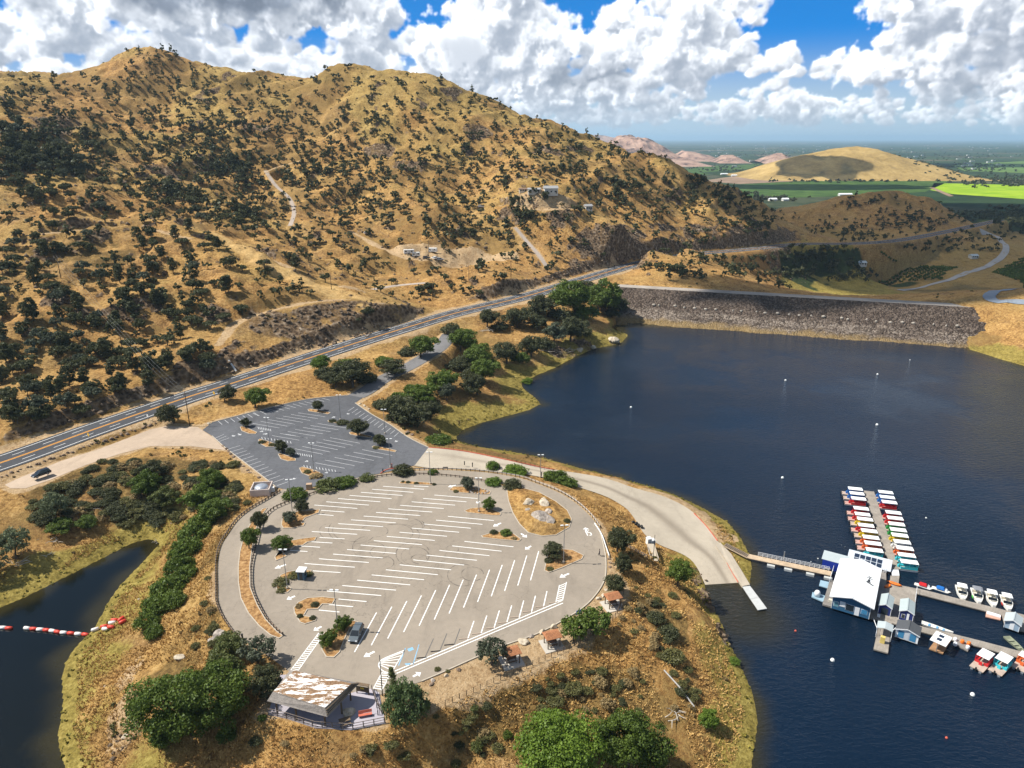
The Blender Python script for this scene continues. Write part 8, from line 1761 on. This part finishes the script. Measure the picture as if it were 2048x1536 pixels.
# deadwood on the shores
def snag(u, v, w, label, n=9, seed=0):
    p = hit(u, v); mpp = (p[1]*CP + (CAMZ-p[2])*SP)/FPX; S = w*mpp; r = np.random.default_rng(seed); q = MB()
    for i in range(n):
        a = r.uniform(0, 6.28); L = S*r.uniform(.25, .6); x, y = r.normal(0, S*.2, 2); z = r.uniform(.1, .4); m_ = (x + math.cos(a)*L*.5, y + math.sin(a)*L*.5, z + r.uniform(.1, .5)); q.tube([(x, y, z*.3), m_, (x + math.cos(a+.3)*L, y + math.sin(a+.3)*L, z + r.uniform(0, .9))], .10*r.uniform(.7, 1.4), 5, .03)
    o = q.build('deadwood', DEAD); o.location = p; tag(o, label, 'deadwood')
for i, (u, v, w, l) in enumerate([(1130,702,60,'tangle of bleached branches on the lake bank under the dark oaks'),(1092,700,40,'bleached branches at the foot of the round dark oak on the bank'),(970,660,40,'bare grey branches beneath the upper green grove'),(105,1083,34,'grey fallen logs on the flat at the head of the cove'),(96,1112,22,'forked grey log close to the cove shore'),(35,1128,44,'fallen bleached branches near the silvery willow'),(225,1020,40,'grey bare brush beneath the yellow-green tree'),(1352,1436,50,'bare grey branches behind the small bright green tree'),(330,1032,20,'thin pale log on the green flat above the cove'),(312,1088,10,'pale log at the tip of the cove water')]): snag(u, v, w, l, 9 if w > 25 else 5, i)
for u, v, w, l in ((278,1201,6,'white bag-like rock by the lowest green shrubs'),(343,1048,5,'yellow buoy stranded on the flat above the cove'),(210,1374,6,'short pale driftwood stick on the cove bank')): boulder(u, v, w, 'pale', l)
# ------------------------------------------------------------------ valley road below the dam
vr = smooth_line([hit(u, v) for u, v in ((1800,582),(1835,577),(1875,566),(1920,552),(1955,540),(1985,527),(2005,512),(2012,495),(2000,480),(1985,470),(1960,463))], 5)
ribbon_obj('valley_road', vr, -3.2, 3.2, .35, m_asphalt('pale_road', (.34,.32,.30), .12, 0), True)
vr = smooth_line([hit(u, v) for u, v in ((2070,606),(2030,604),(1992,603),(1978,594),(1990,583),(2030,577),(2070,574))], 5); ribbon_obj('abutment_road', vr, -3.0, 3.0, .3, m_asphalt('blue_grey_road', (.20,.23,.27), .12, 0), True)
# ------------------------------------------------------------------ far hills
def far_hill(name, pts, w, mat, n=120, seed=0, rough=1.):
    """a ridge given by silhouette points (u, v) at distance y; falls away to both sides"""
    (P, y) = pts; S = np.array([PY(u, v, y) for u, v in P]); x0, x1 = S[:, 0].min(), S[:, 0].max(); X = np.linspace(x0, x1, n); zt = np.interp(X, S[:, 0], S[:, 2]) - zf; m = 41; V = []
    for j in range(m):
        t = j/(m-1)*2-1; f = math.cos(t*math.pi/2)**1.25; yy = y + t*w; k = yy/y
        h = zt*f; V += [(x*k if False else x, yy, zf - .5 + hh) for x, hh in zip(X, h)]
    V = np.array(V); V[:, 2] += rough*(.05*fbm(V[:, 0], V[:, 1], w*.5, 5, seed, .6))*(V[:, 2]-zf).clip(0); i = np.arange(n*m).reshape(m, n); Q = np.stack([i[:-1,:-1], i[:-1,1:], i[1:,1:], i[1:,:-1]], -1).reshape(-1, 4)
    o = np_mesh(name, V, Q, mat, True); o['kind'] = 'structure'; return V
HG = Mat('far_golden_grass', .95, .1); f = HG.noise(.012, 6, .7); f2 = HG.noise(.08, 5, .75); ff = HG.math('ADD', HG.math('MULTIPLY', f, .6), HG.math('MULTIPLY', f2, .4)); HG.col(HG.ramp(ff, (.36, (.20,.135,.05)), (.5, (.36,.245,.09)), (.64, (.50,.35,.14)))); 
HP = Mat('far_pink_rock', .95, .1); f = HP.noise(.012, 7, .8); HP.col(HP.ramp(f, (.40, (.09,.065,.06)), (.48, (.30,.19,.145)), (.62, (.46,.31,.23))))
VH = far_hill('golden_hill', ([(1470,353),(1500,345),(1540,328),(1580,316),(1640,303),(1680,295),(1715,292),(1750,297),(1800,313),(1850,328),(1890,342),(1925,356)], 2560), 270, HG.m, seed=3)
far_hill('pink_hill', ([(1165,330),(1190,300),(1210,289),(1240,279),(1262,275),(1280,277),(1310,287),(1340,302),(1365,312),(1395,326)], 3900), 420, HP.m, 260, seed=5, rough=5.); far_hill('pink_hill', ([(1330,322),(1365,300),(1390,303),(1420,312),(1440,320)], 4500), 240, HP.m, seed=6, rough=2.); far_hill('pink_hill', ([(1425,324),(1445,309),(1465,308),(1490,324)], 4100), 160, HP.m, seed=7, rough=2.); far_hill('pink_hill', ([(1512,322),(1545,307),(1560,304),(1585,318)], 4000), 160, HP.m, seed=8, rough=2.)
far_hill('blue_ridge', ([(1100,285),(1160,268),(1190,270),(1230,275),(1260,281)], 9500), 700, HP.m, seed=9)
r = np.random.default_rng(44); k = r.choice(np.where((VH[:, 1] < 2560) & (VH[:, 2] > zf + 4) & (VH[:, 0] > 1300))[0], 60); wood('hill_trees_far', VH[k] - [0,0,.5], r.uniform(7, 13, 60), 'oak', 5, 6, .3, 18, 'bush', False)
# ------------------------------------------------------------------ clouds overhead whose shade falls on the valley
def m_cloud():
    m = Mat('cloud_white', 1, 0); m.col((.85, .86, .88)); m.b.inputs['Alpha'].default_value = .62; return m.m
CLM = m_cloud()
def cloud_over(gx, gy, rx, ry, label, seed, alt=900, gz=0):
    """cloud placed so that the sun throws its shade on the ground around (gx, gy)"""
    k = (alt - gz) / SUN_DIR.z; cx, cy = gx + SUN_DIR.x*k, gy + SUN_DIR.y*k; r = np.random.default_rng(seed); bm = bmesh.new()
    bmesh.ops.create_icosphere(bm, subdivisions=5, radius=1); P = np.array([v.co[:] for v in bm.verts]); d = .5*fbm(P[:, 0] + P[:, 2], P[:, 1] + .6*P[:, 2], .8, 5, seed)
    for v, p, dd in zip(bm.verts, P, d): s = 1 + dd; v.co = (p[0]*s*rx, p[1]*s*ry, (p[2]*s*70 if p[2] > 0 else p[2]*18))
    me = bpy.data.meshes.new('cloud'); bm.to_mesh(me); bm.free(); me.materials.append(CLM); me.polygons.foreach_set('use_smooth', np.ones(len(me.polygons), bool)); o = bpy.data.objects.new('cloud', me); COL.objects.link(o); o.location = (cx, cy, alt); tag(o, label, 'cloud')
cloud_over(510, 830, 250, 330, 'cloud high over the valley behind the dam', 3); cloud_over(275, 425, 150, 34, 'small cloud shading the far end of the dam', 5, 850); cloud_over(985, 2430, 105, 100, 'cloud shading the golden hill on the plain', 8, 900); cloud_over(760, 2000, 330, 90, 'cloud shading the orchards on the plain', 9, 950); cloud_over(2400, 3600, 700, 260, 'broad cloud over the plain', 10, 1300); cloud_over(900, 1350, 330, 120, 'cloud shading the orchards beyond the small hill', 12, 900)
# ------------------------------------------------------------------ air
HZ = bpy.data.materials.new('haze'); HZ.use_nodes = True; nt = HZ.node_tree; nt.nodes.clear(); ho = nt.nodes.new('ShaderNodeOutputMaterial'); pv = nt.nodes.new('ShaderNodeVolumePrincipled'); pv.inputs['Density'].default_value = 5.2e-5; pv.inputs['Color'].default_value = (.50, .72, .95, 1); pv.inputs['Anisotropy'].default_value = .1; nt.links.new(pv.outputs[0], ho.inputs['Volume'])
hz = MB().box(-30000, 30000, -400, 62000, -40, 245).build('haze', HZ); hz['kind'] = 'stuff'
